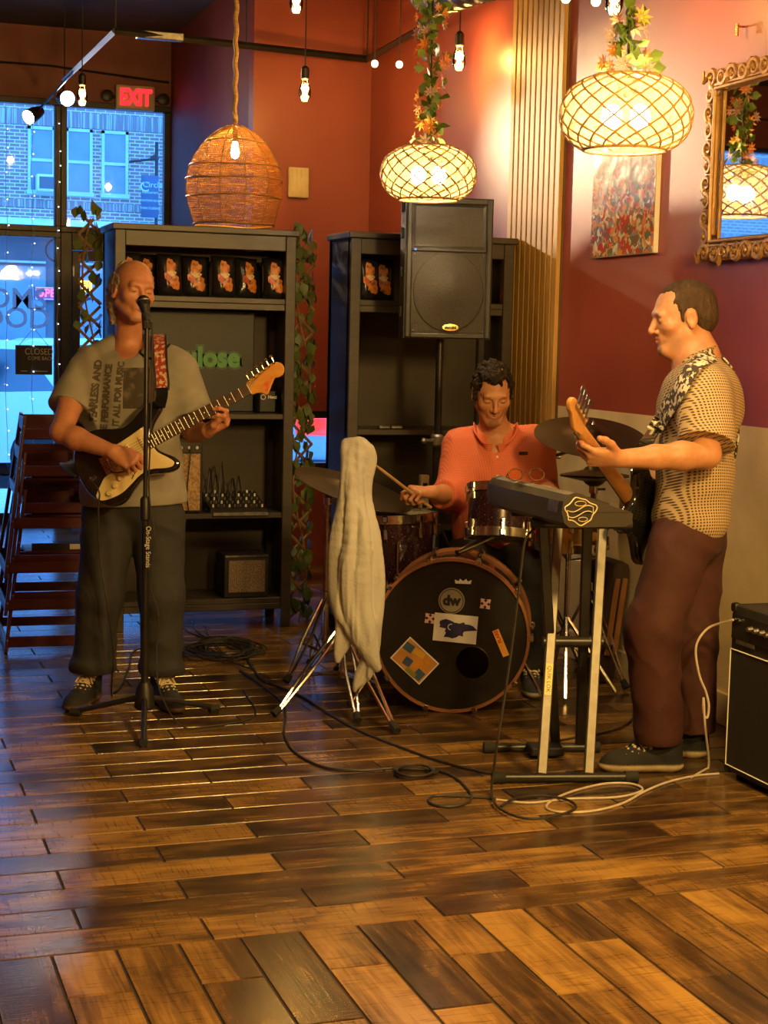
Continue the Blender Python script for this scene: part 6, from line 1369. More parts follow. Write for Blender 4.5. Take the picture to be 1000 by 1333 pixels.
d_ = VV*.90+UU*.42; a = J(211, 880, .0); a[2] = 0; a = a-d_*.075; shoe(singer, a, a+d_*.30, .0, (.020, .019, .020), (.10, .052, .028), 'lace')
# ---- electric guitar
M['gblack'] = mat('black_lacquer', (.008, .008, .008), .15, c2=(.012, .012, .012), scale=5, coat=.8)
M['pguard'] = mat('aged_cream_plastic', (.74, .60, .30), .35, c2=(.68, .54, .26), scale=8)
M['maple'] = mat('amber_maple', (.62, .28, .05), .3, c2=(.52, .21, .035), scale=10, stretch=(.5, 4, 4), coat=.4)
M['rosewood'] = mat('rosewood', (.035, .018, .010), .5, c2=(.055, .028, .015), scale=30)
STRAT = [(-.125, 0), (-.118, .07), (-.085, .125), (-.03, .155), (.03, .150), (.08, .125), (.125, .108), (.17, .115), (.22, .135), (.265, .145), (.300, .137), (.312, .118), (.298, .096), (.265, .075), (.237, .055), (.217, .03), (.207, 0), (.207, -.028), (.215, -.05), (.235, -.075), (.255, -.10), (.262, -.125), (.248, -.143), (.22, -.147), (.18, -.135), (.14, -.118), (.10, -.118), (.05, -.14), (0, -.165), (-.05, -.16), (-.095, -.12), (-.12, -.06)]
def body_mb(outline, th, A, r=.010, n=4):
    P2 = [(q.x, q.y) for q in bez([(x, y, 0) for x, y in outline], n, True)]; k = len(P2); vs = []; fs = []
    nr = []
    for i in range(k):
        a, b = Vector(P2[i-1]), Vector(P2[(i+1) % k]); t = (b-a).normalized(); nr.append((t.y, -t.x))
    area = sum(P2[i][0]*P2[(i+1) % k][1]-P2[(i+1) % k][0]*P2[i][1] for i in range(k)); sg = 1 if area > 0 else -1
    rings = [(r, th/2), (r*.3, th/2-r*.3), (0, th/2-r), (0, -th/2+r), (r*.3, -th/2+r*.3), (r, -th/2)]
    for ins, z in rings: vs += [(P2[i][0]-sg*nr[i][0]*ins, P2[i][1]-sg*nr[i][1]*ins, z) for i in range(k)]
    for j in range(5): fs += [(j*k+i, (j+1)*k+i, (j+1)*k+(i+1) % k, j*k+(i+1) % k) if sg > 0 else (j*k+i, j*k+(i+1) % k, (j+1)*k+(i+1) % k, (j+1)*k+i) for i in range(k)]
    fs += [tuple(range(k)), tuple(5*k+i for i in range(k-1, -1, -1))]; return MB().add(vs, fs, A)
O_ = Vector(J(141, 606, .205)); X_ = Vector(J(325, 508, .20))-O_; GX = X_.normalized(); GZ = Vector(VV*.97+ZZ*.20); GA = frame(O_, x=GX, y=GZ.cross(GX)); sc_ = X_.length/.648; GA = GA @ Matrix.Scale(sc_, 4)
gt = thing('electric_guitar', 'black electric guitar with cream pickguard held by the singer', 'guitar', tuple(O_))
body_mb(STRAT, .044, GA).build('body', 'gblack', gt, smooth=40)
PG = [(-.045, -.09), (-.085, -.115), (-.10, -.10), (-.082, -.075), (-.055, -.045), (-.035, -.035), (-.015, -.035), (.0, .04), (.02, .06), (.08, .06), (.13, .065), (.185, .068), (.20, .06), (.20, .028), (.20, -.03), (.205, -.055), (.228, -.085), (.243, -.115), (.235, -.128), (.20, -.122), (.15, -.10), (.10, -.10), (.05, -.115), (.0, -.128), (-.04, -.125)]
PG = [(-.098, -.098), (-.085, -.118), (-.05, -.128), (0, -.130), (.05, -.116), (.10, -.100), (.15, -.100), (.20, -.122), (.232, -.130), (.245, -.115), (.228, -.085), (.207, -.055), (.200, -.03), (.200, .03), (.212, .052), (.200, .068), (.150, .062), (.09, .056), (.04, .054), (.022, .046), (.016, .0), (.010, -.036), (-.03, -.040), (-.06, -.060), (-.088, -.082)]
body_mb(PG, .003, GA @ T(0, 0, .0235), .0008, 3).build('pickguard', 'pguard', gt, smooth=30)
for x, a in ((.165, 0), (.105, 0), (.038, -.22)):
    B = GA @ T(x, 0, .027) @ rotz(a); o = MB().box((0, 0, 0), (.017, .078, .008), B, .004).build('pickup', 'cream' if False else 'pguard', gt)
    for i in range(6): MB().cyl(B @ Vector((0, -.026+i*.0104, .003)), B @ Vector((0, -.026+i*.0104, .0055)), .0025, n=8).build('pole_piece', 'steel', o)
br = MB().box((-.002, 0, .027), (.036, .076, .006), GA, .002).build('bridge', 'chrome', gt)
for i in range(6): MB().box((-.002, -.0265+i*.0106, .033), (.026, .009, .006), GA, .001).build('saddle', 'chrome', br)
MB().tube([GA @ Vector((-.0, -.034, .032)), GA @ Vector((.03, -.055, .05)), GA @ Vector((.10, -.075, .055))], .0025*sc_, 6).build('tremolo_arm', 'blackmetal', gt)
for x, y in ((.022, -.075), (-.010, -.092), (-.045, -.108)): MB().lathe([(.012, 0), (.011, .006), (.009, .014), (.001, .015)], 18, GA @ T(x, y, .025)).build('knob', 'pguard', gt)
B = GA @ T(.075, -.09, .026) @ rotz(.6); MB().box((0, 0, 0), (.03, .003, .002), B).build('switch_slot', 'black', gt); MB().cyl(B @ Vector((.004, 0, 0)), B @ Vector((.006, 0, .014)), .002, n=6).build('switch_tip', 'pguard', gt)
jk = MB().lathe([(.012, 0), (.010, .003), (.004, .004)], 14, GA @ T(-.078, -.02, .022) @ Matrix.Diagonal((1.6, 1, 1, 1))).build('jack_plate', 'chrome', gt)
# neck: tapering slab with rosewood board
def neck(nt_w, hl_w, x0, x1, A, th=.022): 
    vs = []
    for x, w in ((x0, hl_w), (x1, nt_w)):
        for a in range(9): an = PI*a/8; vs.append((x, w*math.cos(an), .030-.006-th*math.sin(an)**.8))
    return MB().add(vs, [(i, i+1, 9+i+1, 9+i) for i in range(8)]+[(8, 0, 9, 17), tuple(range(8, -1, -1)), tuple(range(9, 18))], A)
neck(.0215, .028, .19, .648, GA).build('neck', 'maple', gt)
fbv = [(.185, -.028, .024), (.648, -.0215, .024), (.648, .0215, .024), (.185, .028, .024), (.185, -.027, .031), (.648, -.021, .031), (.648, .021, .031), (.185, .027, .031)]
fbd = MB().add(fbv, [(0, 3, 2, 1), (4, 5, 6, 7), (0, 1, 5, 4), (1, 2, 6, 5), (2, 3, 7, 6), (3, 0, 4, 7)], GA).build('fretboard', 'rosewood', gt)
M['fret'] = mat('fret_wire', (.75, .7, .6), .3, .8, c2=(.65, .6, .5), scale=9)
for n_ in range(1, 22):
    x = .648-.648*(1-2**(-n_/12)); w = .021+(.027-.021)*(.648-x)/.463; MB().tube([GA @ Vector((x, -w, .0315)), GA @ Vector((x, w, .0315))], .0014*sc_, 5).build('fret', 'fret', fbd)
for n_ in (3, 5, 7, 9, 12, 15, 17, 19):
    x = .648-.648*((1-2**(-n_/12))+(1-2**(-(n_-1)/12)))/2
    for y in ((0,) if n_ != 12 else (-.011, .011)): MB().lathe([(.003, 0), (.003, .0006), (.0005, .0008)], 10, GA @ T(x, y, .031)).build('inlay_dot', 'paper', fbd)
MB().box((.6495, 0, .031), (.004, .042, .004), GA, .001).build('nut', 'paper', gt)
HS = [(.648, -.021), (.665, -.030), (.690, -.038), (.715, -.040), (.735, -.030), (.752, -.022), (.775, -.020), (.800, -.008), (.812, .012), (.806, .036), (.786, .048), (.764, .046), (.745, .045), (.70, .038), (.67, .034), (.655, .028), (.648, .021)]
HS = [(.648, .021), (.660, .034), (.690, .040), (.740, .046), (.775, .052), (.800, .046), (.815, .028), (.812, .006), (.797, -.010), (.776, -.012), (.763, -.008), (.745, -.020), (.722, -.040), (.708, -.052), (.698, -.050), (.685, -.034), (.665, -.026), (.648, -.021)]
hs_ = body_mb(HS, .015, GA @ T(0, 0, .012), .002, 3).build('headstock', 'maple', gt)
body_mb([(.690, -.015), (.72, -.004), (.758, .004), (.752, -.006), (.733, -.022), (.712, -.040), (.700, -.036)], .0008, GA @ T(0, 0, .0200), .0002, 2).build('headstock_decal', mat('red_gold_decal', (.5, .07, .015), .4, c2=(.6, .2, .03), scale=40), hs_)
for i in range(6):
    x, y = .666+i*.0245, .030+i*.003; tn = MB().cyl(GA @ Vector((x, y, .018)), GA @ Vector((x, y, .032)), .0035*sc_, n=8).build('tuner_post', 'chrome', hs_)
    MB().cyl(GA @ Vector((x, y+.004, .010)), GA @ Vector((x, y+.030, .010)), .0028*sc_, n=6).sph(GA @ Vector((x, y+.034, .010)), .0075*sc_, 8).build('tuner_button', 'chrome', hs_)
for i in range(6): MB().tube([GA @ Vector((0, -.0265+i*.0106, .0365)), GA @ Vector((.648, -.0175+i*.007, .0335)), GA @ Vector((.666+i*.0245, .030+i*.003, .029))], .0006, 3).build('string', 'chrome', gt)
# strap
M['strapred'] = mat('red_woven_strap', (.32, .03, .02), .8, c2=(.55, .42, .25), scale=70, contrast=(.5, .58), detail=2)
def ribbon(pts, w, side, m, nm, par, th=.003):
    P_ = bez(pts, 6); vs = []; sd = Vector(side).normalized(); k = len(P_)
    for i, q in enumerate(P_):
        t = (P_[min(i+1, k-1)]-P_[max(i-1, 0)]).normalized(); x = (sd-t*sd.dot(t)).normalized(); n = t.cross(x)
        vs += [q-x*w/2+n*th, q+x*w/2+n*th, q+x*w/2-n*th, q-x*w/2-n*th]
    fs = [(i*4+j, i*4+(j+1) % 4, (i+1)*4+(j+1) % 4, (i+1)*4+j) for i in range(k-1) for j in range(4)]+[(3, 2, 1, 0), (k*4-4, k*4-3, k*4-2, k*4-1)]
    return MB().add(vs, fs).build(nm, m, par, smooth=40)
_m = tee.data; _c = np.array([v.co[:] for v in _m.vertices]); _t = np.array([p.vertices[:] for p in _m.polygons])   # +1 when the grown meshes face outwards
SGN = 1.0 if (np.einsum('ij,ij->i', _c[_t[:, 0]], np.cross(_c[_t[:, 1]], _c[_t[:, 2]])).sum()+np.einsum('ij,ij->i', _c[_t[:, 0]], np.cross(_c[_t[:, 2]], _c[_t[:, 3]])).sum()) > 0 else -1.0
print('SGN', SGN)
def rest_on(pts, objs, off=.006):
    # lay a path on the outside of the clothes and skin it runs over
    V_, F_ = [], []
    for ob in objs: n_ = len(V_); V_ += [v.co+ORG[ob] for v in ob.data.vertices]; F_ += [tuple(i+n_ for i in p.vertices) for p in ob.data.polygons]
    bv = BVHTree.FromPolygons(V_, F_); out = []
    for p in bez(pts, 5):
        for _ in range(2):
            l_, n_, i_, d_ = bv.find_nearest(p); n_ = n_*SGN
            if (p-l_).dot(n_) < off: p = l_+n_*off
        out.append(p)
    return out[::2]+([out[-1]] if len(out) % 2 == 0 else []), bv
def strap_on(pts, objs, w, m, nm, par, off=.008, th=.003):
    # flat webbing whose width lies along the surface under it
    P0, bv = rest_on(pts, objs, off); P_ = bez(P0, 3); k = len(P_); N_ = [bv.find_nearest(p)[1]*SGN for p in P_]; vs = []
    for i in range(k):
        n = sum((N_[j] for j in range(max(0, i-4), min(k, i+5))), Vector()).normalized(); t = (P_[min(i+1, k-1)]-P_[max(i-1, 0)]).normalized(); x = t.cross(n).normalized(); n = x.cross(t)
        vs += [P_[i]-x*w/2+n*th, P_[i]+x*w/2+n*th, P_[i]+x*w/2-n*th, P_[i]-x*w/2-n*th]
    fs = [(i*4+j, i*4+(j+1) % 4, (i+1)*4+(j+1) % 4, (i+1)*4+j) for i in range(k-1) for j in range(4)]+[(3, 2, 1, 0), (k*4-4, k*4-3, k*4-2, k*4-1)]
    return MB().add(vs, fs).build(nm, m, par, smooth=40)
strap = thing('guitar_strap', 'red patterned woven strap over the singer shoulder', 'strap', tuple(J(208, 480, .15)))
ribbon([J(207, 436, -.02), J(207, 440, .05), J(208, 452, .115), J(209, 475, .155), J(211, 495, .175), J(211, 508, .185)], .050, CR, 'strapred', 'webbing', strap)
for sd_ in (-1, 1): ribbon([J(207+sd_*8.5, 436, -.02), J(207+sd_*8.5, 440, .053), J(208+sd_*8.5, 452, .119), J(209+sd_*8.5, 475, .159), J(211+sd_*8.5, 495, .179), J(211+sd_*8.5, 508, .189)], .007, CR, 'strap', 'edge_binding', strap)
ribbon([J(211, 505, .188), J(211, 516, .20), J(208, 528, .225), GA @ Vector((.30, .115, .026))], .045, CR, 'gblack', 'leather_end', strap)
ribbon([J(207, 436, -.02), J(205, 440, -.10), J(190, 480, -.165), J(150, 560, -.17), J(100, 600, -.08), J(86, 604, .10), GA @ Vector((-.12, .02, .0))], .05, UU, 'strap', 'back_webbing', strap)
# jack lead
gl_ = [GA @ Vector((-.078, -.02, .03)), GA @ Vector((-.085, -.025, .055)), J(129, 640, .30), J(128, 664, .28), J(130, 720, .22), J(140, 790, .2), J(148, 850, .16), J(146, 880, .12)]
q1, q2 = G(146, 905, .004), G(160, 890, .004)
tag(MB().tube([Vector((p.x, p.y, max(p.z, .0037))) for p in bez([Vector(q) for q in gl_]+[q1, G(158, 893, .004), G(168, 870, .004), G(180, 845, .004), G(250, 850, .004)], 8)], .0035, 6).build('guitar_lead', 'cable'), 'black lead plugged into the singer guitar hanging along the leg', 'cable', 'cables on the floor')
# ================================================================== bassist (side view, facing left in the picture)
D0 = 5.70; J = Jf(D0); SK2 = (.50, .235, .115); BX = np.stack([UU, VV, ZZ], 1)
bassist = thing('person', 'bassist in a beige patterned short-sleeved shirt and maroon trousers', 'person', tuple(G(868, 985)))
s = SDF(); fwd = -UU*.985+VV*.10-ZZ*.13; HB = basis(fwd, ZZ-UU*.12)
Lh = head(s, J(888, 414, 0), HB, 1.075, SK2, lip=(.42, .16, .09), lid='open', beard=((.14, .085, .05), .5), brow=(.13, .075, .04), neck_to=J(910, 468, -.0), neck_r=(.056, .066), nose=1.05)
s.cone(J(905, 470, 0), J(902, 660, 0), .080, .085, SK2, .05); s.cone(J(908, 505, .14), J(905, 505, -.14), .055, .055, SK2, .04)
for e_ in (.13, -.13): s.cone(J(907, 470, 0), J(908, 492, e_), .05, .05, SK2, .03)
sh, el, wr = J(917, 510, .185), J(921, 592, .27), J(806, 597, .37)
s.chain([sh, (sh+el)/2, el], [.054, .050, .043], SK2, .02); s.chain([el, el+(wr-el)*.3, el+(wr-el)*.6, wr], [.044, .047, .039, .029], SK2, .02)
# bass neck axis: body at the belly, headstock out towards the camera
BO = J(829, 652, .0); BH_ = J(748, 540, .56); bx_ = (BH_-BO)/np.linalg.norm(BH_-BO)
hand(s, wr, -UU*.86+ZZ*.05+VV*.25, VV*.62-ZZ*.70-UU*.05, 1, [(28, 40, 30), (48, 58, 38), (54, 62, 40), (58, 62, 40)], [(.75, .65, -.1), (.55, .75, .05), (.45, .85, .1)], SK2, 1.08, spread=.08)
bzz = -UU*.80-VV*.45+ZZ*.1; bzz = bzz-bx_*(bzz@bx_); bzz /= np.linalg.norm(bzz)
shf, elf, wrf = J(905, 508, -.18), J(886, 596, -.30), BO-bx_*.19+bzz*.080+ZZ*.085
s.chain([shf, elf, wrf], [.052, .043, .029], SK2, .02); hand(s, wrf, -ZZ*.9-bx_*.1+bzz*.05, bzz, -1, [(12, 25, 15)]*4, [(.5, .85, .1)]*3, SK2)
LEGS = ((J(886, 705, .09), J(846, 822, .13), J(862, 945, .10)), (J(900, 705, -.09), J(897, 825, -.07), J(902, 948, -.10)))
for hp, kn, an in LEGS: s.chain([J(888, 690), hp, kn, an], [.09, .078, .052, .042], SK2, .03); s.cone(an+ZZ*.03, (an[0], an[1], .075), .038, .034, (.02, .018, .018), .01)
bbody = s.build('body', 'skin', bassist, .0026)
h = SDF(); hcol = (.075, .043, .022)
h.ell(Lh(0, -.020, .044), np.array((.0765, .098, .081))*1.075, HB, hcol, .02); h.ell(Lh(0, -.062, .002), np.array((.070, .058, .068))*1.075, HB, hcol, .02)
for q in (-1, 1): h.cone(Lh(q*.071, .018, .03), Lh(q*.071, .016, -.012), .009, .005, hcol, .01)
h.ell(Lh(0, .088, .030), np.array((.085, .062, .058))*1.075, HB, None, .012, -1); h.ell(Lh(0, .060, -.040), np.array((.095, .075, .058))*1.075, HB, None, .012, -1); h.ell(Lh(0, -.05, -.098), np.array((.09, .08, .045))*1.075, HB, None, .012, -1)
for q in (-1, 1): h.ell(Lh(q*.085, -.008, -.012), np.array((.022, .024, .036))*1.075, HB, None, .006, -1); h.ell(Lh(q*.045, .075, .075), np.array((.024, .045, .025))*1.075, HB, None, .01, -1)
h.disp = hairf(.0045, 240); h.build('hair', 'hairmat', bassist, .0032)
# patterned shirt
def dot_mat(name, base, dot, scale, thr, rough=.85):
    m = mat(name, base, rough, bump=.15, bscale=260); N = m.node_tree.nodes; L = m.node_tree.links; b = N['Principled BSDF']
    tc = N.new('ShaderNodeTexCoord'); mp = N.new('ShaderNodeMapping'); mp.inputs['Rotation'].default_value = (0, .785, -YAW); mp.inputs['Scale'].default_value = (scale,)*3; L.new(tc.outputs['Object'], mp.inputs[0])
    sx = N.new('ShaderNodeSeparateXYZ'); L.new(mp.outputs[0], sx.inputs[0]); outs = []
    for i in (0, 2):
        a = N.new('ShaderNodeMath'); a.operation = 'SINE'; L.new(sx.outputs[i], a.inputs[0]); outs.append(a.outputs[0])
    mu = N.new('ShaderNodeMath'); mu.operation = 'MULTIPLY'; L.new(outs[0], mu.inputs[0]); L.new(outs[1], mu.inputs[1])
    gt_ = N.new('ShaderNodeMapRange'); gt_.inputs[1].default_value = thr; gt_.inputs[2].default_value = thr+.25; L.new(mu.outputs[0], gt_.inputs[0])
    mx = N.new('ShaderNodeMix'); mx.data_type = 'RGBA'; L.new(gt_.outputs[0], mx.inputs[0]); mx.inputs[6].default_value = (*base, 1); mx.inputs[7].default_value = (*dot, 1); L.new(mx.outputs[2], b.inputs['Base Color']); return m
M['shirt_dot'] = dot_mat('beige_dotted_shirt', (.44, .32, .175), (.07, .038, .025), 430, .16)
SH = (.5, .36, .2); t = SDF()
t.cone(J(912, 502, .13), J(908, 502, -.13), .068, .068, SH, .05); t.ell(J(908, 535, 0), (.140, .20, .175), BX, SH, .06); t.ell(J(905, 615, 0), (.132, .185, .20), BX, SH, .05); t.ell(J(899, 672, 0), (.132, .185, .13), BX, SH, .05)
t.ell(J(930, 520, 0), (.085, .17, .12), BX, SH, .06)
for e_ in (.13, -.13): t.cone(J(912, 476, 0), J(910, 492, e_), .060, .064, SH, .03)
a, b = J(918, 508, .175), J(920, 596, .275); n = (b-a)/np.linalg.norm(b-a); t.cone(a, b, .085, .098, SH, .045, clip=[(a+(b-a)*.80, n*.96-UU*.12)])
a, b = J(906, 508, -.17), J(890, 600, -.27); n = (b-a)/np.linalg.norm(b-a); t.cone(a, b, .08, .09, SH, .045, clip=[(a+(b-a)*.75, n)])
t.cone(J(908, 462, 0)-HB[:, 1]*.0, J(897, 420, .0), .060, .066, None, .010, -1); t.ell(J(872, 462, 0), (.06, .05, .05), BX, None, .01, -1)
t.disp = folds(.016, (7, 7, 6), 3, np.array([UU+ZZ*.5, VV, ZZ-UU*.5])); t.clips = [(J(895, 696), -ZZ+UU*.06)]
shirt = t.build('shirt', 'shirt_dot', bassist, .0046)
# open collar
cp = [J(893, 470, .075), J(903, 462, .085), J(918, 456, .075), J(928, 454, .03), J(930, 454, -.03), J(918, 456, -.08)]
cp = [J(888, 484, .07), J(897, 473, .088), J(910, 465, .092), J(924, 459, .075), J(932, 457, .03), J(932, 457, -.03), J(920, 460, -.08), J(895, 474, -.085)]
ribbon([Vector(q) for q in cp], .040, ZZ*.9-UU*.1+VV*.2, 'shirt_dot', 'collar', bassist, .004)
# trousers
PT = (.060, .014, .010); p = SDF(); p.ell(J(897, 690, 0), (.125, .165, .12), BX, PT, .05)
p.chain([J(884, 714, .085), J(850, 822, .13), J(858, 955, .10)], [.108, .090, .083], PT, .05); p.chain([J(903, 712, -.085), J(900, 825, -.07), J(900, 955, -.10)], [.112, .090, .082], PT, .05)
p.disp = folds(.016, (7, 7, 8), 9, np.array([UU, VV, ZZ+UU*.5])); p.clips = [((0, 0, .10), -ZZ)]; p.build('trousers', 'garment', bassist, .0052)
pk = J(935, 715, -.02)
a = LEGS[0][2].copy(); a[2] = 0; a = a+UU*.080; shoe(bassist, a, a-UU*.300+VV*.02, 0, (.016, .015, .015), (.52, .40, .24), 'lace')
a = LEGS[1][2].copy(); a[2] = 0; a = a+UU*.065; shoe(bassist, a, a-UU*.300, 0, (.016, .015, .015), (.52, .40, .24), 'lace')
# ---- bass guitar (neck seen from behind)
bz = np.cross(bx_, ZZ); bz = -UU*.80-VV*.45+ZZ*.1; bz = bz-bx_*(bz@bx_); bz /= np.linalg.norm(bz); BA = frame(Vector(BO), x=Vector(bx_), z=Vector(bz)); Lb = np.linalg.norm(BH_-BO)
bg = thing('bass_guitar', 'bass guitar with a plain maple neck seen from behind', 'guitar', tuple(BO)); ks = .70; nx0 = .16
OUT = [(x*1.0-.16, y*1.02) for x, y in STRAT]
body_mb(OUT, .042, BA @ T(.0, 0, 0)).build('body', 'gblack', bg, smooth=40)
M['maple2'] = mat('pale_maple_neck', (.50, .24, .07), .4, c2=(.42, .19, .05), scale=10, stretch=(.6, 5, 5))
vs = []
for x, w in ((.02, .031), (Lb-.10, .021)):
    for a_ in range(11): an = PI*a_/10; vs.append((x, w*math.cos(an), .026-.024*math.sin(an)**.8))
MB().add(vs, [(i, i+1, 11+i+1, 11+i) for i in range(10)]+[(10, 0, 11, 21), tuple(range(10, -1, -1)), tuple(range(11, 22))], BA).build('neck', 'maple2', bg)
MB().add([(.02, -.031, .026), (Lb-.1, -.021, .026), (Lb-.1, .021, .026), (.02, .031, .026), (.02, -.03, .033), (Lb-.1, -.0205, .033), (Lb-.1, .0205, .033), (.02, .03, .033)], [(0, 3, 2, 1), (4, 5, 6, 7), (0, 1, 5, 4), (1, 2, 6, 5), (2, 3, 7, 6), (3, 0, 4, 7)], BA).build('fretboard', 'rosewood', bg)
h0 = Lb-.10; HSB = [(h0, .021), (h0+.02, .034), (h0+.06, .040), (h0+.11, .046), (h0+.14, .042), (h0+.155, .02), (h0+.14, .0), (h0+.115, -.006), (h0+.09, -.02), (h0+.06, -.036), (h0+.03, -.03), (h0, -.021)]
hsb = body_mb(HSB, .016, BA @ T(0, 0, .008), .003, 3).build('headstock', 'maple2', bg)
for i in range(4):
    x, y = h0+.028+i*.028, .028+i*.003; MB().lathe([(.010, 0), (.010, .006), (.004, .008)], 12, BA @ T(x, y-.008, -.007) @ Matrix.Rotation(PI, 4, 'X')).build('tuner_plate', 'chrome', hsb)
    MB().cyl(BA @ Vector((x, y, -.004)), BA @ Vector((x, y+.042, -.004)), .003, n=8).box((x, y+.050, -.004), (.020, .022, .005), BA, .002).build('tuner_key', 'blackmetal', hsb); MB().cyl(BA @ Vector((x, y-.008, .014)), BA @ Vector((x, y-.008, .032)), .006, n=10).build('tuner_post', 'chrome', hsb)
sb2 = thing('bass_strap', 'pale patterned strap running over the bassist shoulder', 'strap', tuple(J(880, 510, .2)))
M['strapbeige'] = mat('patterned_strap', (.045, .028, .02), .8, c2=(.66, .58, .42), scale=55, contrast=(.50, .55), detail=2)
bvs = BVHTree.FromPolygons([v.co+ORG[o_] for o_ in (shirt,) for v in o_.data.vertices], [tuple(p.vertices) for p in shirt.data.polygons])
wp = bez([Vector((x, y, 0)) for x, y in ((931, 462), (918, 466), (903, 478), (886, 505), (868, 534), (852, 560))], 6); vs = []; lastv = 5.5
for i, p_ in enumerate(wp):    # strap lies flat on the near side of the shirt
    t_ = (wp[min(i+1, len(wp)-1)]-wp[max(i-1, 0)]).normalized(); row = []
    for e_ in (-1, -.34, .34, 1):
        dr_ = ray(p_.x-t_.y*9.5*e_, p_.y+t_.x*9.5*e_).normalized(); hit = bvs.ray_cast(CPOS, dr_)
        if hit[0] is not None: lastv = hit[3]
        row.append(CPOS+dr_*(lastv-.020))
    vs += row+[r_-Vector(VV)*.006 for r_ in row[::-1]]
k = len(wp); MB().add(vs, [(i*8+j, i*8+(j+1) % 8, (i+1)*8+(j+1) % 8, (i+1)*8+j) for i in range(k-1) for j in range(8)]+[tuple(range(7, -1, -1)), tuple((k-1)*8+j for j in range(8))]).build('webbing', 'strapbeige', sb2, smooth=60)
ribbon([(Vector(vs[-5])+Vector(vs[-8]))/2, J(843, 574, .16), J(836, 590, .14), J(832, 615, .11), BA @ Vector((.13, .12, 0))], .05, UU+ZZ*.3, 'gblack', 'leather_end', sb2, .004)
MB().box((0, 0, 0), (.055, .012, .014), frame((Vector(vs[-5])+Vector(vs[-8]))/2, x=Vector(UU+ZZ*-.5), z=Vector(VV)), .003).build('slider', 'white', sb2)
strap_on([Vector(q) for q in (J(938, 470, .0), J(947, 476, -.05), J(958, 520, -.12), J(950, 600, -.18), J(915, 640, -.24), BA @ Vector((-.285, .0, 0)))], [shirt, bbody], .05, 'strapbeige', 'back_webbing', sb2, .012)
# ================================================================== drummer
D0 = 7.12; J = Jf(D0); SK3 = (.50, .225, .11)
dr_b = AT(645, 720, 7.15); drummer = thing('person', 'dark-haired drummer in an orange button shirt seated behind the drums', 'person', (dr_b.x, dr_b.y, .0))
s = SDF(); fwd = VV*.90+UU*.10-ZZ*.40; HB = basis(fwd, ZZ+VV*.35)
Lh = head(s, J(641, 511, .14), HB, 1.07, SK3, lip=(.45, .17, .11), lid='down', beard=((.035, .022, .015), .5), brow=(.035, .02, .012), neck_to=J(645, 572, -.02), neck_r=(.054, .062), nose=1.03)
s.cone(J(645, 572, -.02), J(645, 700, 0), .08, .10, SK3, .05); s.cone(J(602, 582, 0), J(695, 580, 0), .055, .055, SK3, .04); s.ell(J(645, 590, .03), (.12, .07, .06), BX, SK3, .04)
for e_ in (J(608, 575, -.01), J(690, 573, -.01)): s.cone(J(645, 562, -.02), e_, .042, .045, SK3, .03)
shR, elR, wrR = J(598, 580, 0), J(587, 645, .10), J(562, 641, .32)
s.chain([shR, elR], [.052, .043], SK3, .02); s.chain([elR, elR+(wrR-elR)*.3, wrR], [.044, .045, .029], SK3, .02)
hand(s, wrR, -UU*.75+VV*.6+ZZ*.12, ZZ*.85+VV*.35, 1, [(45, 60, 40), (60, 75, 45), (66, 80, 45), (70, 80, 45)], [(.35, .9, -.3), (.0, .95, -.3), (-.1, .95, -.2)], SK3)
shL, elL, wrL = J(698, 578, 0), J(711, 654, .03), J(713, 636, .27)
s.chain([shL, elL], [.052, .043], SK3, .02); s.chain([elL, elL+(wrL-elL)*.3, wrL], [.044, .044, .029], SK3, .02)
hand(s, wrL, -UU*.05+VV*.9+ZZ*.08, ZZ*.9+UU*.2, -1, [(50, 70, 40)]*4, [(.35, .9, -.3), (.0, .95, -.3), (-.1, .95, -.2)], SK3)
kneeA, kneeB = np.array(AT(606, 748, 6.86)), np.array(AT(694, 748, 6.86)); kneeA[2] = kneeB[2] = .50
ftA, ftB = np.array(PA @ Vector((0, .235, 0))), np.array(kneeB)+VV*.02; ftA[2], ftB[2] = .13, .09
pel = J(645, 716, -.03)
for kn, an, e_ in ((kneeA, ftA, -1), (kneeB, ftB, 1)): s.chain([pel, pel+UU*e_*.09, kn, an], [.10, .08, .055, .04], SK3, .03); s.cone(an, (an[0], an[1], .07), .036, .03, SK3, .02)
s.build('body', 'skin', drummer, .0026)
h = SDF(); hcol = (.022, .014, .009); k = 1.07
h.ell(Lh(0, -.016, .044), np.array((.0775, .100, .082))*k, HB, hcol, .02); h.ell(Lh(0, -.060, .0), np.array((.072, .058, .07))*k, HB, hcol, .02); h.ell(Lh(.0, .050, .094), np.array((.052, .042, .028))*k, HB, hcol, .02)
for q in (-1, 1): h.cone(Lh(q*.072, .026, .045), Lh(q*.070, .022, -.012), .013, .007, hcol, .012)
h.ell(Lh(0, .085, .010), np.array((.056, .075, .064))*k, HB, None, .010, -1); h.ell(Lh(0, .060, -.050), np.array((.092, .075, .058))*k, HB, None, .012, -1)
for q in (-1, 1): h.ell(Lh(q*.086, -.010, -.010), np.array((.020, .024, .034))*k, HB, None, .006, -1); h.ell(Lh(q*.040, .080, .068), np.array((.020, .045, .024))*k, HB, None, .010, -1)
h.disp = hairf(.018, 62); h.build('hair', 'hairmat', drummer, .0032)
M['shirt_coral'] = dot_mat('coral_fleck_shirt', (.58, .115, .055), (.66, .24, .15), 620, .35)
SC_ = (.6, .12, .06); t = SDF()
t.cone(J(605, 582, 0), J(693, 580, 0), .068, .068, SC_, .05); t.ell(J(648, 625, .01), (.195, .125, .19), BX, SC_, .06); t.ell(J(643, 685, .02), (.185, .135, .17), BX, SC_, .06)
for e_ in (J(608, 577, -.01), J(690, 575, -.01)): t.cone(J(645, 566, -.03), e_, .055, .062, SC_, .03)
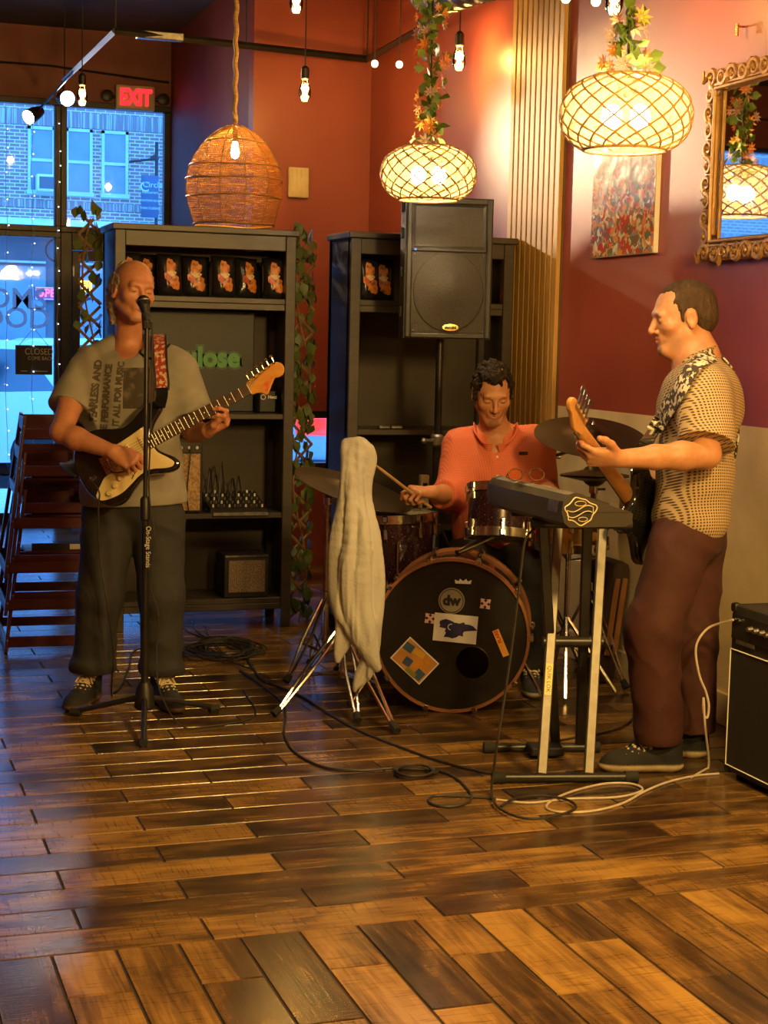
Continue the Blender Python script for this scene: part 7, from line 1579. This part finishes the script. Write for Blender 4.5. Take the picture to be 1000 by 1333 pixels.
for a, b, c in ((J(600, 582, 0), elR, wrR), (J(697, 580, 0), elL, wrL)):
    t.chain([a, b], [.080, .066], SC_, .045); n = (c-b)/np.linalg.norm(c-b); t.cone(b, c, .062, .058, SC_, .04, clip=[(b+(c-b)*.34, n)])
    q = b+(c-b)*.32; t.cone(q-n*.012, q+n*.014, .060, .060, (.62, .14, .08), .01, clip=[(q+n*.02, n), (q-n*.03, -n)])
t.cone(J(645, 568, .0), J(643, 535, .02), .058, .066, None, .010, -1); t.ell(J(644, 575, .09), (.035, .07, .055), BX, None, .010, -1)
t.disp = folds(.015, (8, 8, 6), 6, np.array([UU+ZZ*.4, VV, ZZ-UU*.4])); t.clips = [((0, 0, J(645, 712)[2]), -ZZ+UU*.0)]
shirt3 = t.build('shirt', 'shirt_coral', drummer, .0046)
for e_ in (-1, 1):   # collar leaves
    pts = [J(645-e_*-26, 553, .02), J(645+e_*24, 566, .075), J(645+e_*14, 580, .115), J(645+e_*4, 583, .12)]
    ribbon(pts, .034, ZZ*.8+UU*e_*.5+VV*.2, 'shirt_coral', 'collar', drummer, .003)
for i in range(4):
    mb = MB().lathe([(.005, 0), (.005, .002), (.001, .003)], 10, frame(Vector(J(645, 592+i*24, 0)), x=Vector(UU), z=Vector(VV)))
    project_print(mb, shirt3, shirt3, 'button', 'cream', -VV, .001)
g_ = MB(); 
for j in range(3):
    for i in range(7): g_.v.append(tuple(J(673+12*i/6, 586+4*j/2)))
g_.f = [(j*7+i, j*7+i+1, (j+1)*7+i+1, (j+1)*7+i) for j in range(2) for i in range(6)]; project_print(g_, shirt3, shirt3, 'pocket_patch', 'strap', -VV, .002)
PD = (.018, .016, .015); p = SDF(); p.ell(pel+ZZ*.01, (.18, .16, .11), BX, PD, .05)
for kn, an, e_ in ((kneeA, ftA, -1), (kneeB, ftB, 1)): p.chain([pel+UU*e_*.09, kn, an+ZZ*.03], [.105, .078, .066], PD, .04)
p.disp = folds(.012, (8, 8, 8), 2); p.clips = [((0, 0, .07), -ZZ)]; p.build('trousers', 'garment', drummer, .006)
for an, dd_, zg_ in ((ftA, -np.array(kax), .0385), (ftB, VV, 0)): a = an-dd_*.075; shoe(drummer, a, a+dd_*.29, zg_, (.02, .019, .018), (.4, .32, .2), 'lace')
th = thing('drum_throne', 'round black padded drum stool under the drummer', 'stool', (pel[0], pel[1], 0))
MB().lathe([(.13, 0), (.16, .01), (.165, .04), (.15, .07), (.02, .075)], 28, T(pel[0], pel[1], .335)).build('seat', 'tolex', th); MB().cyl((pel[0], pel[1], .1), (pel[0], pel[1], .34), .013).build('pole', 'chrome', th); stand_leg3(th, (pel[0], pel[1]), .26, [(pel[0]+.25*math.cos(a), pel[1]+.25*math.sin(a), 0) for a in (.9, 3.0, 5.1)], zlow=.12)
M['hickory'] = mat('hickory_stick', (.50, .30, .13), .5, c2=(.42, .24, .1), scale=20)
hR = wrR+(-UU*.75+VV*.6+ZZ*.12)*.085-ZZ*.025; d = (np.array(AT(505, 618, 6.62))-hR); d /= np.linalg.norm(d)
tag(MB().tube([hR-d*.10, hR+d*.24, hR+d*.29, hR+d*.302, hR+d*.31], [.0072, .0068, .004, .0055, .003], 8).build('drum_stick', 'hickory'), 'wooden drum stick in the drummer raised hand over the ride', 'drum stick', 'drum sticks')
hL = wrL+(-UU*.05+VV*.9)*.085-ZZ*.018; d = (UU*.42+VV*.85+ZZ*.02); d /= np.linalg.norm(d)
tag(MB().tube([hL-d*.10, hL+d*.22, hL+d*.27, hL+d*.285], [.0072, .0068, .004, .004], 8).build('drum_stick', 'hickory'), 'wooden drum stick in the hand hidden behind the keyboard', 'drum stick', 'drum sticks')
# ---- cloth over the chrome stand: blended long folds
c = SDF(); cc = (.4, .35, .27); Q = lambda px, py, v=0: np.array(AT(px, py, dep-v)); q_ = dep/2100
def fold(pts):
    a = bez([Vector((x, y, v*1000)) for x, y, r, v in pts], 4); b = bez([Vector((r, 0, 0)) for x, y, r, v in pts], 4)
    c.chain([Q(p.x, p.y, p.z/1000) for p in a], [p.x*q_ for p in b], cc, .014)
fold([(451, 578, 6, .01), (450, 610, 5, .03), (449, 650, 7, .03), (441, 700, 9, .03), (438, 745, 10, .03), (441, 785, 10, .03), (455, 815, 9, .04), (474, 840, 8, .05), (492, 868, 6, .04)])
fold([(460, 576, 6, .02), (458, 630, 5, .05), (457, 690, 7, .07), (454, 740, 10, .07), (457, 785, 10, .06), (468, 820, 9, .06), (482, 850, 7, .05)])
fold([(468, 577, 6, .03), (469, 640, 5, .04), (473, 690, 8, .06), (473, 745, 9, .08), (474, 790, 9, .07), (480, 825, 9, .06), (487, 855, 7, .04)])
fold([(466, 575, 5, .02), (479, 585, 5, .02), (486, 599, 3, .01), (479, 622, 4, .01), (476, 650, 6, .01), (485, 695, 8, .02), (491, 740, 9, .03), (491, 780, 9, .03), (488, 815, 9, .03), (488, 845, 7, .03)])
fold([(475, 590, 5, .02), (478, 603, 5, .01), (472, 640, 5, .01)])
c.ell(Q(466, 740, .0), (.068, .045, .20), np.stack([UU, VV, ZZ], 1), cc, .03); c.ell(Q(464, 650, .0), (.035, .028, .16), np.stack([UU, VV, ZZ], 1), cc, .02)
fold([(448, 800, 6, .03), (443, 830, 5, .02), (438, 858, 3, .01)]); fold([(456, 815, 5, .03), (450, 838, 4, .02), (441, 860, 2, .01)])
fold([(478, 850, 6, .03), (470, 876, 5, .02), (463, 898, 2, .01)]); fold([(488, 858, 5, .02), (480, 876, 4, .02), (468, 894, 2, .01)])
c.disp = folds(.015, (24, 24, 2.6), 5, np.array([UU, VV, ZZ+UU*.18])); c.build('towel', 'cloth', cl, .0042)
